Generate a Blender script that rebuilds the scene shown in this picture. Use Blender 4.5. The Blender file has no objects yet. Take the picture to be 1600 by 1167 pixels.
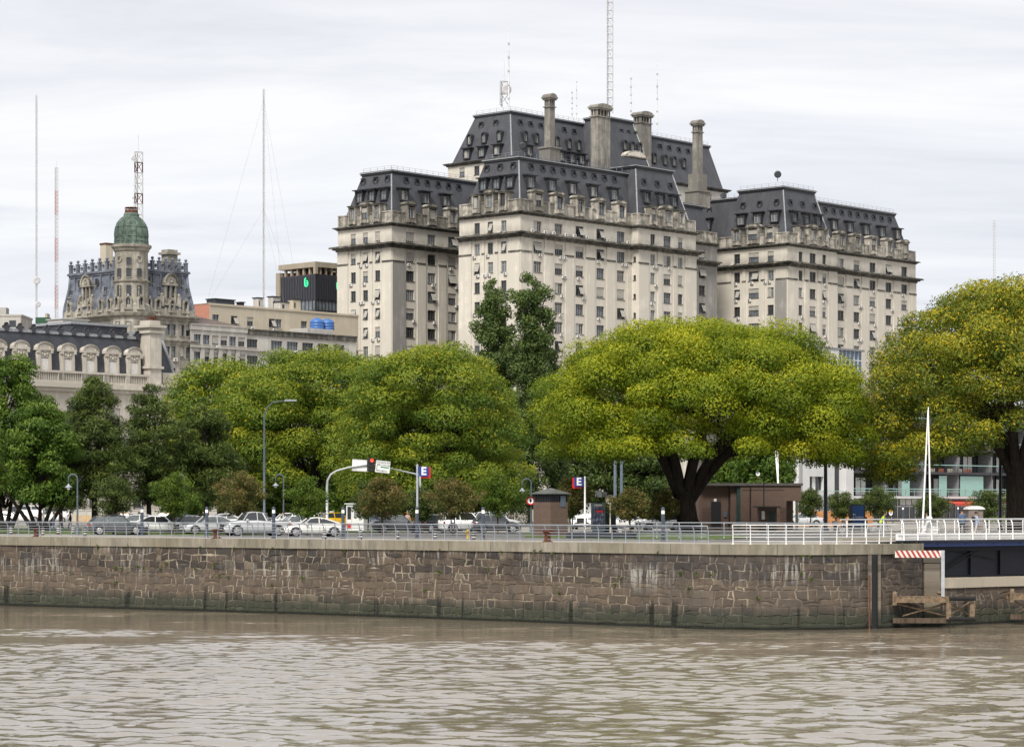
import bpy, bmesh, math, random
import numpy as np
from mathutils import Matrix, Vector
R_ = math.radians
rnd = random.Random(7)
nrs = np.random.RandomState(11)
F = 3850.0; HC = 7.4; G = 5.0
sc = bpy.context.scene
COL = sc.collection

def at(px, py, Y):
    return Vector(((px-800)/F*Y, Y, HC-(py-787)/F*Y))
def gx(px, Y): return (px-800)/F*Y
def gY(py): return (HC-G)*F/(py-787)
def zz(py, Y): return HC-(py-787)/F*Y

# ---------------------------------------------------------------- objects
def tag(o, label=None, cat=None, group=None, kind=None):
    if label: o['label'] = label
    if cat: o['category'] = cat
    if group: o['group'] = group
    if kind: o['kind'] = kind
    return o
def thing(name, label, cat, loc=(0,0,0), rz=0, group=None):
    o = bpy.data.objects.new(name, None); COL.objects.link(o)
    o.location = loc; o.rotation_euler = (0,0,rz); o.empty_display_size = .5
    return tag(o, label, cat, group)
def link(name, me, parent=None, loc=(0,0,0), rz=0, mtx=None):
    o = bpy.data.objects.new(name, me); COL.objects.link(o)
    if mtx is not None: o.matrix_local = mtx
    else:
        o.location = loc; o.rotation_euler = (0,0,rz)
    if parent: o.parent = parent
    return o
def kids(o, _c={}):
    return [c for c in bpy.data.objects if c.parent == o]
def copy_tree(root, loc, rz=None, label=None, group=None, tree=None, scale=None):
    def rec(o, parent, t):
        c = o.copy(); COL.objects.link(c); c.parent = parent
        for ch, sub in t: rec(ch, c, sub)
        return c
    if tree is None: tree = get_tree(root)
    r = rec(root, None, tree); r.location = loc
    if rz is not None: r.rotation_euler = (0,0,rz)
    if scale: r.scale = scale
    if label: r['label'] = label
    if group: r['group'] = group
    return r
def get_tree(root):
    return [(c, [(d, []) for d in kids(c)]) for c in kids(root)]

class MB:
    def __init__(s, T=None): s.v=[]; s.f=[]; s.m=[]; s.T=T; s.sm=[]
    def add(s, vs, fs, mi=0, smooth=False):
        b = len(s.v)
        if s.T is not None: s.v += [tuple(s.T @ Vector(v)) for v in vs]
        else: s.v += [tuple(v) for v in vs]
        s.f += [tuple(i+b for i in f) for f in fs]; s.m += [mi]*len(fs); s.sm += [smooth]*len(fs)
    def quad(s, a, b, c, d, mi=0): s.add([a,b,c,d], [(0,1,2,3)], mi)
    def box(s, x0, x1, y0, y1, z0, z1, mi=0):
        s.add([(x0,y0,z0),(x1,y0,z0),(x1,y1,z0),(x0,y1,z0),(x0,y0,z1),(x1,y0,z1),(x1,y1,z1),(x0,y1,z1)],
              [(0,3,2,1),(4,5,6,7),(0,1,5,4),(1,2,6,5),(2,3,7,6),(3,0,4,7)], mi)
    def bbox(s, x0,x1,y0,y1,z0,z1, b=.03, mi=0):      # box with chamfered vertical and top edges
        p=[(x0+b,y0),(x1-b,y0),(x1,y0+b),(x1,y1-b),(x1-b,y1),(x0+b,y1),(x0,y1-b),(x0,y0+b)]
        q=[(x0+b,y0+b),(x1-b,y0+b),(x1-b,y0+b),(x1-b,y1-b),(x1-b,y1-b),(x0+b,y1-b),(x0+b,y1-b),(x0+b,y0+b)]
        v=[(a,c,z0) for a,c in p]+[(a,c,z1-b) for a,c in p]+[(a,c,z1) for a,c in q]
        f=[tuple(range(7,-1,-1))]+[(i,(i+1)%8,8+(i+1)%8,8+i) for i in range(8)]+[(8+i,8+(i+1)%8,16+(i+1)%8,16+i) for i in range(8)]+[tuple(range(16,24))]
        s.add(v,f,mi)
    def frustum(s, b, t, mi=0):          # b,t: (x0,x1,y0,y1,z)
        x0,x1,y0,y1,z=b; X0,X1,Y0,Y1,Z=t
        s.add([(x0,y0,z),(x1,y0,z),(x1,y1,z),(x0,y1,z),(X0,Y0,Z),(X1,Y0,Z),(X1,Y1,Z),(X0,Y1,Z)],
              [(0,3,2,1),(4,5,6,7),(0,1,5,4),(1,2,6,5),(2,3,7,6),(3,0,4,7)], mi)
    def tube(s, pts, r, n=8, mi=0, caps=True, smooth=True):
        pts=[Vector(p) for p in pts]
        if not hasattr(r,'__len__'): r=[r]*len(pts)
        vs=[]; fs=[]; ref=None
        for i,p in enumerate(pts):
            d=(pts[min(i+1,len(pts)-1)]-pts[max(i-1,0)])
            if d.length<1e-9: d=Vector((0,0,1))
            d.normalize()
            if ref is None:
                ref=Vector((0,0,1)) if abs(d.z)<.9 else Vector((1,0,0))
            a=d.cross(ref)
            if a.length<1e-4: a=d.cross(Vector((0,1,0)))
            a.normalize(); b=d.cross(a).normalized(); ref=a.cross(d)
            for k in range(n):
                t=2*math.pi*k/n
                vs.append(p+a*math.cos(t)*r[i]+b*math.sin(t)*r[i])
        for i in range(len(pts)-1):
            for k in range(n):
                fs.append((i*n+k,i*n+(k+1)%n,(i+1)*n+(k+1)%n,(i+1)*n+k))
        if caps: fs += [tuple(range(n)), tuple((len(pts)-1)*n+k for k in range(n))]
        s.add(vs,fs,mi,smooth)
    def lathe(s, prof, c=(0,0,0), n=16, mi=0, axis='z', smooth=True, rot=0):
        vs=[];fs=[]
        for r,h in prof:
            for k in range(n):
                t=2*math.pi*(k)/n+rot; a,b=r*math.cos(t),r*math.sin(t)
                if axis=='z': vs.append((c[0]+a,c[1]+b,c[2]+h))
                elif axis=='y': vs.append((c[0]+a,c[1]+h,c[2]+b))
                else: vs.append((c[0]+h,c[1]+a,c[2]+b))
        for i in range(len(prof)-1):
            for k in range(n):
                fs.append((i*n+k,i*n+(k+1)%n,(i+1)*n+(k+1)%n,(i+1)*n+k))
        fs += [tuple(range(n)), tuple((len(prof)-1)*n+k for k in range(n))]
        s.add(vs,fs,mi,smooth)
    def prism(s, poly, y0, y1, mi=0, plane='xz'):     # poly in xz (extruded y) / xy (extruded z) / yz (extruded x)
        n=len(poly)
        def P(a,b,h): return (a,h,b) if plane=='xz' else ((a,b,h) if plane=='xy' else (h,a,b))
        v=[P(a,b,y0) for a,b in poly]+[P(a,b,y1) for a,b in poly]
        s.add(v,[tuple(range(n)),tuple(range(2*n-1,n-1,-1))]+[(i,(i+1)%n,n+(i+1)%n,n+i) for i in range(n)],mi)
    def merge(s, o, T):
        b=len(s.v); s.v += [tuple(T @ Vector(v)) for v in o.v]
        s.f += [tuple(i+b for i in f) for f in o.f]; s.m += o.m; s.sm += o.sm
    def mesh(s, name, mats):
        me=bpy.data.meshes.new(name)
        me.from_pydata(s.v,[],s.f)
        for m in (mats if isinstance(mats,(list,tuple)) else [mats]): me.materials.append(m)
        me.polygons.foreach_set('material_index', s.m)
        me.polygons.foreach_set('use_smooth', s.sm)
        me.update(); return me
    def build(s, name, mats, parent=None, **k):
        return link(name, s.mesh(name, mats), parent, **k)

def sph(mb, c, r, n=10, mi=0, sz=1.0, m=6):
    prof=[(max(1e-3,r*math.sin(math.pi*i/m)), -r*sz*math.cos(math.pi*i/m)) for i in range(m+1)]
    mb.lathe(prof, c, n, mi)

def text_mesh(txt, size, ext=.01, bold=False):
    cu=bpy.data.curves.new('t','FONT'); cu.body=txt; cu.size=size; cu.extrude=ext
    cu.align_x='CENTER'; cu.align_y='CENTER'; cu.resolution_u=2
    if bold: cu.offset=size*.03
    o=bpy.data.objects.new('t',cu); COL.objects.link(o)
    dg=bpy.context.evaluated_depsgraph_get()
    me=bpy.data.meshes.new_from_object(o.evaluated_get(dg))
    bpy.data.objects.remove(o); return me
def text(name, txt, size, m, parent, loc, rz=0, tilt=0, bold=False):
    me=text_mesh(txt,size,bold=bold); me.materials.clear(); me.materials.append(m)
    T=Matrix.Translation(loc)@Matrix.Rotation(rz,4,'Z')@Matrix.Rotation(math.pi/2,4,'X')@Matrix.Rotation(tilt,4,'Z')
    return link(name, me, parent, mtx=T)

# ---------------------------------------------------------------- materials
class NT:
    def __init__(s, name):
        s.mat=bpy.data.materials.new(name); s.mat.use_nodes=True
        s.t=s.mat.node_tree; s.b=s.t.nodes['Principled BSDF']; s.out=s.t.nodes['Material Output']
    def n(s, typ, **k):
        nd=s.t.nodes.new(typ)
        for a,v in k.items():
            if a.startswith('i_'):
                key=a[2:]; nd.inputs[int(key) if key.isdigit() else key.replace('_',' ')].default_value=v
            else: setattr(nd,a,v)
        return nd
    def l(s,a,b): s.t.links.new(a,b)
    def pos(s, sx=1,sy=1,sz=1, src='Object'):
        tc=s.n('ShaderNodeTexCoord') if src!='Position' else s.n('ShaderNodeNewGeometry')
        mp=s.n('ShaderNodeMapping'); mp.inputs['Scale'].default_value=(sx,sy,sz)
        s.l(tc.outputs[src],mp.inputs['Vector']); return mp.outputs['Vector']
    def noise(s, vec, scale, detail=4, rough=.55):
        n=s.n('ShaderNodeTexNoise'); n.inputs['Scale'].default_value=scale
        n.inputs['Detail'].default_value=detail; n.inputs['Roughness'].default_value=rough
        s.l(vec,n.inputs['Vector']); return n.outputs['Fac']
    def ramp(s, fac, stops):
        r=s.n('ShaderNodeValToRGB'); e=r.color_ramp.elements
        while len(e)<len(stops): e.new(.5)
        for i,(p,c) in enumerate(stops):
            e[i].position=p; e[i].color=(c,c,c,1) if not hasattr(c,'__len__') else (*c,1)
        s.l(fac,r.inputs['Fac']); return r.outputs['Color']
    def mix(s, fac, a, b, mode='MIX'):
        m=s.n('ShaderNodeMix',data_type='RGBA',blend_type=mode)
        for inp,v in ((m.inputs[0],fac),(m.inputs[6],a),(m.inputs[7],b)):
            if hasattr(v,'is_linked') or hasattr(v,'links'): s.l(v,inp)
            elif hasattr(v,'__len__'): inp.default_value=(*v[:3],1)
            else: inp.default_value=v
        return m.outputs[2]
    def math(s, op, a, b=0.0):
        m=s.n('ShaderNodeMath',operation=op)
        for inp,v in ((m.inputs[0],a),(m.inputs[1],b)):
            if hasattr(v,'links'): s.l(v,inp)
            else: inp.default_value=v
        return m.outputs[0]
    def bump(s, h, strength=.3, dist=.05):
        b=s.n('ShaderNodeBump'); b.inputs['Strength'].default_value=strength; b.inputs['Distance'].default_value=dist
        s.l(h,b.inputs['Height']); s.l(b.outputs['Normal'],s.b.inputs['Normal'])
    def col(s, c):
        if hasattr(c,'links'): s.l(c,s.b.inputs['Base Color'])
        else: s.b.inputs['Base Color'].default_value=(*c,1)
    def set(s, **k):
        for a,v in k.items(): s.b.inputs[a.replace('_',' ')].default_value=v
        return s

def simple(name, c, rough=.6, metal=0, var=.12, scale=3, spec=.4, emit=None, es=1, coat=0, bump=0):
    t=NT(name); t.set(Roughness=rough, Metallic=metal)
    t.b.inputs['Specular IOR Level'].default_value=spec
    if coat: t.b.inputs['Coat Weight'].default_value=coat; t.b.inputs['Coat Roughness'].default_value=.05
    if var:
        v=t.pos(); f=t.noise(v,scale,5)
        lo=[x*(1-var*1.6) for x in c]; hi=[min(1,x*(1+var)) for x in c]
        t.col(t.ramp(f,[(.3,lo),(.7,hi)]))
        if bump: t.bump(t.noise(v,scale*4,3),bump,.02)
    else: t.col(c)
    if emit:
        t.b.inputs['Emission Color'].default_value=(*emit,1); t.b.inputs['Emission Strength'].default_value=es
    return t.mat

def stone(name, base, dirt, amount=.5, scale=.35, streak=1.0, blocks=None, joint=.75, soot=()):
    """ashlar / rendered stone with vertical rain streaks and blotches"""
    t=NT(name); t.set(Roughness=.9); t.b.inputs['Specular IOR Level'].default_value=.2
    v=t.pos(src='Position')
    vs=t.pos(1.1,1.1,.07,src='Position')
    a=t.noise(v,scale,7,.62); b=t.noise(vs,1.1*streak,6,.6); c=t.noise(v,3.0,6,.7); big=t.noise(v,.07,3,.5)
    k=t.math('MULTIPLY',a,b)
    k=t.math('ADD',k,t.math('MULTIPLY',t.math('SUBTRACT',big,.5),.35))
    m=t.ramp(k,[(.30-.12*amount,0.0),(.52-.14*amount,1.0)])
    m=t.math('SUBTRACT',1.0,m)
    # m: 1 in stained areas for low product
    c1=t.mix(t.math('MULTIPLY',m,min(1,amount*1.3)),base,dirt)
    hi=[min(1,x*1.1) for x in base]
    c2=t.mix(t.math('MULTIPLY',c,.35),c1,[x*.7 for x in base],'MIX')
    if blocks:
        # courses of horizontal joints
        sx=t.n('ShaderNodeSeparateXYZ'); gm=t.n('ShaderNodeNewGeometry'); t.l(gm.outputs['Position'],sx.inputs[0])
        w=t.math('FRACT',t.math('MULTIPLY',sx.outputs['Z'],1.0/blocks))
        j=t.math('LESS_THAN',w,.07)
        c2=t.mix(t.math('MULTIPLY',j,.35),c2,[x*joint*.6 for x in base])
    if soot:
        sz=t.n('ShaderNodeSeparateXYZ'); gz_=t.n('ShaderNodeNewGeometry'); t.l(gz_.outputs['Position'],sz.inputs[0])
        mott=t.ramp(t.noise(t.pos(.45,.45,.5,src='Position'),1,6,.7),[(.40,0.0),(.62,1.0)])
        for z0,z1,f in soot:        # dirt washed on to the wall next to a ledge, strongest at z0, gone at z1
            r=t.n('ShaderNodeMapRange'); r.inputs[1].default_value=z1; r.inputs[2].default_value=z0; t.l(sz.outputs['Z'],r.inputs[0])
            cut=t.math('GREATER_THAN' if z1>z0 else 'LESS_THAN',sz.outputs['Z'],z0-.01)
            c2=t.mix(t.math('MULTIPLY',t.math('MULTIPLY',t.math('MULTIPLY',r.outputs[0],cut),t.math('ADD',mott,.15)),f),c2,dirt)
    t.col(c2); t.bump(c,.35,.04)
    return t.mat

def brickmat(name, c1, c2, mortar, scale=1.0, bw=.25, bh=.085, src='Object'):
    t=NT(name); t.set(Roughness=.9)
    tc=t.n('ShaderNodeTexCoord'); sx=t.n('ShaderNodeSeparateXYZ'); t.l(tc.outputs[src],sx.inputs[0])
    u=t.math('ADD',sx.outputs['X'],sx.outputs['Y'])
    cb=t.n('ShaderNodeCombineXYZ'); t.l(u,cb.inputs[0]); t.l(sx.outputs['Z'],cb.inputs[1])
    b=t.n('ShaderNodeTexBrick'); t.l(cb.outputs[0],b.inputs['Vector'])
    b.inputs['Color1'].default_value=(*c1,1); b.inputs['Color2'].default_value=(*c2,1); b.inputs['Mortar'].default_value=(*mortar,1)
    b.inputs['Scale'].default_value=scale; b.inputs['Mortar Size'].default_value=.012
    b.inputs['Brick Width'].default_value=bw; b.inputs['Row Height'].default_value=bh
    n=t.noise(t.pos(),1.3,5)
    t.col(t.mix(t.math('MULTIPLY',n,.5),b.outputs['Color'],[x*.5 for x in c1])); t.bump(b.outputs['Fac'],-.3,.02)
    return t.mat

def leafmat(name, stops, flower=None, trans=.45, rough=.55):
    """stops: colours along the per-leaf attribute 'var'; per-leaf attribute 'flo' picks blossom"""
    t=NT(name); t.set(Roughness=rough); t.b.inputs['Specular IOR Level'].default_value=.25
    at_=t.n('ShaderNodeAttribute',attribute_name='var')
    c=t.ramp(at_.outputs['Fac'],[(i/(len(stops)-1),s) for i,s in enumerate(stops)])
    if flower:
        af=t.n('ShaderNodeAttribute',attribute_name='flo')
        c=t.mix(af.outputs['Fac'],c,flower)
    t.col(c)
    tr=t.n('ShaderNodeBsdfTranslucent'); t.l(t.mix(.0,c,c),tr.inputs['Color'])
    ms=t.n('ShaderNodeMixShader'); ms.inputs[0].default_value=trans
    t.l(t.b.outputs[0],ms.inputs[1]); t.l(tr.outputs[0],ms.inputs[2]); t.l(ms.outputs[0],t.out.inputs['Surface'])
    return t.mat

MT={}
def m_(k): return MT[k]
# ---------------------------------------------------------------- camera, light, sky
cam=bpy.data.cameras.new('camera'); co=bpy.data.objects.new('camera',cam); COL.objects.link(co)
co.location=(0,0,HC); co.rotation_euler=(math.pi/2,0,0)
cam.sensor_width=36; cam.lens=F/1600*36; cam.shift_y=(787-583.5)/1600; cam.clip_end=20000; cam.clip_start=.5
sc.camera=co
sc.view_settings.view_transform='Standard'; sc.view_settings.look='None'; sc.view_settings.exposure=1.53; sc.view_settings.gamma=1
SUN_EL=R_(48); SUN_AZ=R_(198)     # azimuth measured clockwise from +Y (north)
w=bpy.data.worlds.new('World'); sc.world=w; w.use_nodes=True
nt=w.node_tree; nt.nodes.clear()
def wn(t,**k):
    n=nt.nodes.new(t)
    for a,v in k.items(): setattr(n,a,v)
    return n
sky=wn('ShaderNodeTexSky',sky_type='NISHITA'); sky.sun_disc=False; sky.sun_elevation=SUN_EL; sky.sun_rotation=SUN_AZ
bg1=wn('ShaderNodeBackground'); bg1.inputs[1].default_value=.06; nt.links.new(sky.outputs[0],bg1.inputs[0])
tc=wn('ShaderNodeTexCoord'); sp=wn('ShaderNodeSeparateXYZ'); nt.links.new(tc.outputs['Generated'],sp.inputs[0])
def wm(op,a,b=0.0):
    m=wn('ShaderNodeMath',operation=op)
    for i,v in ((0,a),(1,b)):
        if hasattr(v,'links'): nt.links.new(v,m.inputs[i])
        else: m.inputs[i].default_value=v
    return m.outputs[0]
# project the direction on a cloud ceiling: (x,y)/(z+.1)
zc=wm('ADD',wm('MAXIMUM',sp.outputs['Z'],0.0),.10)
cb=wn('ShaderNodeCombineXYZ'); nt.links.new(wm('DIVIDE',sp.outputs['X'],zc),cb.inputs[0]); nt.links.new(wm('MULTIPLY',wm('DIVIDE',sp.outputs['Y'],zc),1.0),cb.inputs[1])
mp=wn('ShaderNodeMapping'); mp.inputs['Rotation'].default_value=(0,0,R_(14)); mp.inputs['Scale'].default_value=(.75,1.5,1); nt.links.new(cb.outputs[0],mp.inputs[0])
n1=wn('ShaderNodeTexNoise'); n1.inputs['Scale'].default_value=1.1; n1.inputs['Detail'].default_value=11; n1.inputs['Roughness'].default_value=.60; n1.inputs['Distortion'].default_value=.5
nt.links.new(mp.outputs[0],n1.inputs['Vector'])
n2=wn('ShaderNodeTexNoise'); n2.inputs['Scale'].default_value=.45; n2.inputs['Detail'].default_value=3
nt.links.new(mp.outputs[0],n2.inputs['Vector'])
cf=wm('ADD',wm('MULTIPLY',n1.outputs['Fac'],.6),wm('MULTIPLY',n2.outputs['Fac'],.4))
rp=wn('ShaderNodeValToRGB'); e=rp.color_ramp.elements; e.new(.5)
for i,(p,c) in enumerate([(.40,(.276,.279,.296)),(.49,(.318,.318,.328)),(.57,(.352,.350,.348))]): e[i].position=p; e[i].color=(*c,1)
nt.links.new(cf,rp.inputs[0])
# lower sky a little greyer-blue (thicker far deck)
el=wn('ShaderNodeMapRange'); el.inputs[1].default_value=.0; el.inputs[2].default_value=.17; nt.links.new(sp.outputs['Z'],el.inputs[0])
mx=wn('ShaderNodeMix',data_type='RGBA',blend_type='MULTIPLY'); mx.inputs[0].default_value=1
er=wn('ShaderNodeValToRGB'); er.color_ramp.elements[0].color=(.90,.92,.97,1); er.color_ramp.elements[1].color=(1,1,1,1); nt.links.new(el.outputs[0],er.inputs[0])
nt.links.new(rp.outputs[0],mx.inputs[6]); nt.links.new(er.outputs[0],mx.inputs[7])
bg2=wn('ShaderNodeBackground'); nt.links.new(mx.outputs[2],bg2.inputs[0]); bg2.inputs[1].default_value=1.0
ms=wn('ShaderNodeMixShader'); ms.inputs[0].default_value=.93
wo=wn('ShaderNodeOutputWorld')
nt.links.new(bg1.outputs[0],ms.inputs[1]); nt.links.new(bg2.outputs[0],ms.inputs[2]); nt.links.new(ms.outputs[0],wo.inputs[0])
sun=bpy.data.lights.new('sun','SUN'); sun.energy=1.5; sun.angle=R_(20); sun.color=(1,.95,.87)
so=bpy.data.objects.new('sun',sun); COL.objects.link(so)
sd=Vector((math.sin(SUN_AZ)*math.cos(SUN_EL),math.cos(SUN_AZ)*math.cos(SUN_EL),math.sin(SUN_EL)))
so.rotation_euler=sd.to_track_quat('Z','Y').to_euler(); so.location=(0,-20,120)

# common materials
MT['white_paint']=simple('white paint',(.72,.72,.71),.4,var=.06)
MT['grey_rail']=simple('galvanised rail',(.30,.325,.36),.45,metal=.3,var=.1)
MT['dark_metal']=simple('dark metal',(.03,.035,.045),.5)
MT['pole_blue']=simple('blue grey pole paint',(.085,.11,.14),.45); MT['col_dark']=simple('dark slate blue column paint',(.035,.045,.065),.45)
MT['rust']=simple('rusty iron',(.10,.035,.02),.85,var=.4,scale=9,bump=.5)
MT['glass_dark']=simple('dark window glass',(.03,.035,.04),.08,var=.3,scale=.8,spec=.8)
MT['glass_mid']=simple('reflecting window glass',(.14,.16,.18),.08,var=.3,scale=.6,spec=.8)
MT['black']=simple('black paint',(.015,.015,.017),.5,var=.1)
MT['rubber']=simple('tyre rubber',(.02,.02,.02),.85,var=.1)
MT['concrete']=stone('weathered concrete',(.42,.39,.33),(.14,.125,.10),.5,.6)
# ================================================================ water, ground, quay
def poly_resample(pts, step):
    pts=[Vector((*p,0)) for p in pts]; out=[pts[0]]
    # catmull-rom smoothing
    P=[pts[0]*2-pts[1]]+pts+[pts[-1]*2-pts[-2]]
    for i in range(1,len(P)-2):
        a,b,c,d=P[i-1:i+3]; n=max(1,int((c-b).length/step))
        for k in range(1,n+1):
            t=k/n
            out.append(.5*((2*b)+(-a+c)*t+(2*a-5*b+4*c-d)*t*t+(-a+3*b-3*c+d)*t**3))
    return out
def offs(pl, d):      # offset away from the water (towards +Y side)
    o=[]
    for i,p in enumerate(pl):
        t=(pl[min(i+1,len(pl)-1)]-pl[max(i-1,0)]).normalized()
        o.append(p+Vector((-t.y,t.x,0))*d)
    return o
QP=[(-150,250),(-90,212.5),(-37.4,180),(-12.8,164.7),(7.7,149.2),(11.3,146.2),(14.5,145.0),(17.5,144.9),(21.2,146.3),(24.8,149.2)]
quay=poly_resample(QP,.5)
def quay_at(px):
    best=min(range(len(quay)),key=lambda i:abs(quay[i].x*F/quay[i].y+800-px)); return best
# water
t=NT('murky river water'); t.set(Roughness=.05); t.b.inputs['IOR'].default_value=2.4
big=t.noise(t.pos(.03,.05,1),1,4,.55)
t.col(t.ramp(big,[(.3,(.175,.142,.100)),(.7,(.215,.178,.130))]))
n3=t.noise(t.pos(3.0,3.6,1),1,3,.6); t.bump(n3,.35,.035)
MT['water']=t.mat
# real waves: a height field of many small wave trains, ruffled in the open and calmer in the lee of the quay
wx=np.arange(-50,56,.21); wy=np.concatenate([np.arange(30,90,.30),np.arange(90,190,.17)])
XX,YY=np.meshgrid(wx,wy); rsw=np.random.RandomState(4)
def vnoise(sx,sy,seed,oct=3):
    r=np.random.RandomState(seed); out=np.zeros_like(XX)
    for o in range(oct):
        for k in range(5):
            a=r.uniform(0,2*math.pi); out+=np.sin((XX*math.cos(a)*sx+YY*math.sin(a)*sy)*2**o*r.uniform(.7,1.4)+r.uniform(0,6.28))/1.7**o
    return out/out.std()
H=np.zeros_like(XX)
for k in range(64):
    lam=.5*(2.3/.5)**rsw.rand(); a=R_(250)+rsw.normal(0,.6); kx,ky=2*math.pi/lam*math.cos(a),2*math.pi/lam*math.sin(a)
    H+=.0035*lam**.85*np.sin(XX*kx+YY*ky+rsw.uniform(0,6.28)+.6*np.sin(XX*.21+YY*.13+k))
streak=vnoise(.10,.42,5,4); patch=vnoise(.045,.10,9,3)
open_=1/(1+np.exp(-((131+streak*5.5+patch*5.0-YY-XX*.12)/3.2)))
gust=1/(1+np.exp(-(vnoise(.16,.55,17,4)-1.15)*3.5))
A=.10+.95*open_+.75*gust*(1-open_)
H*=A; H+=.006*vnoise(.5,.9,23,2)*(.3+A*.4)
wob=bpy.data.meshes.new('river_water'); nx,ny=len(wx),len(wy)
wob.vertices.add(nx*ny); wob.vertices.foreach_set('co',np.stack([XX,YY,H],-1).astype(np.float32).ravel())
I=(np.arange(ny-1)[:,None]*nx+np.arange(nx-1)[None,:]).ravel(); Q=np.stack([I,I+1,I+1+nx,I+nx],1).astype(np.int32)
wob.loops.add(len(Q)*4); wob.loops.foreach_set('vertex_index',Q.ravel()); wob.polygons.add(len(Q)); wob.polygons.foreach_set('loop_start',np.arange(0,len(Q)*4,4,dtype=np.int32))
wob.polygons.foreach_set('use_smooth',np.ones(len(Q),dtype=bool)); wob.materials.append(MT['water']); wob.update(calc_edges=True)
tag(link('river_water',wob),kind='structure')
wb=MB(); wb.quad((-900,-300,-.35),(900,-300,-.35),(900,420,-.35),(-900,420,-.35)); o=wb.build('river_bed_water',m_('water')); tag(o,kind='structure')
# ground sheet
t=NT('paved ground'); t.set(Roughness=.9)
v=t.pos(); f=t.noise(v,.25,6,.6)
t.col(t.ramp(f,[(.3,(.20,.18,.15)),(.7,(.34,.31,.265))])); t.bump(t.noise(v,6,4),.2,.02)
MT['paving']=t.mat
MT['asphalt']=simple('parking asphalt',(.13,.125,.12),.9,var=.25,scale=.8,bump=.2)
MT['road']=simple('road asphalt',(.055,.055,.055),.9,var=.3,scale=.8,bump=.2)
MT['grass']=simple('short grass',(.075,.11,.025),.9,var=.35,scale=2.2,bump=.6)
gb=MB()
front=[(p.x,p.y) for p in offs(quay,.15)]
poly=front+[(26.0,160.5),(60,183),(500,480),(6000,9000),(-6000,9000),(-700,600)]
gb.add([(x,y,G) for x,y in poly],[tuple(range(len(poly)))]); o=gb.build('ground',m_('paving')); tag(o,kind='structure')
def sheet(name, pts, m, z):
    mb=MB(); mb.add([(x,y,z) for x,y in pts],[tuple(range(len(pts)))]); return tag(mb.build(name,m),kind='structure')
def strip(name, i0, i1, d0, d1, m, z, h=0):
    a=offs(quay,d0)[i0:i1]; b=offs(quay,d1)[i0:i1][::-1]
    return sheet(name,[(p.x,p.y) for p in a+b],m,z)
iL=0; iM=quay_at(150)
strip('parking_lot', iM, quay_at(1080), 7.5, 46, MT['asphalt'], G+.004)
sheet('road', [(-180,345),(-60,262),(60,290),(160,360),(160,372),(60,306),(-60,276),(-180,360)], MT['road'], G+.006)
def slab(name, pts, m, z, h):
    mb=MB(); mb.prism(pts, z, z+h, plane='xy'); return tag(mb.build(name,m),kind='structure')
a=offs(quay,14)[0:quay_at(145)]; b=offs(quay,50)[0:quay_at(145)][::-1]
slab('lawn', [(p.x,p.y) for p in a+b], MT['grass'], G-.05, .13)
a=offs(quay,1.6)[quay_at(900):quay_at(960)]; b=offs(quay,4.2)[quay_at(900):quay_at(960)][::-1]
# lawn under the big tree
slab('tree_lawn', [(gx(820,176),176),(gx(960,168),168),(gx(1130,166),166),(gx(1175,172),172),(gx(1170,186),186),(gx(1000,196),196),(gx(820,200),200)], MT['grass'], G-.05, .10)

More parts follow.
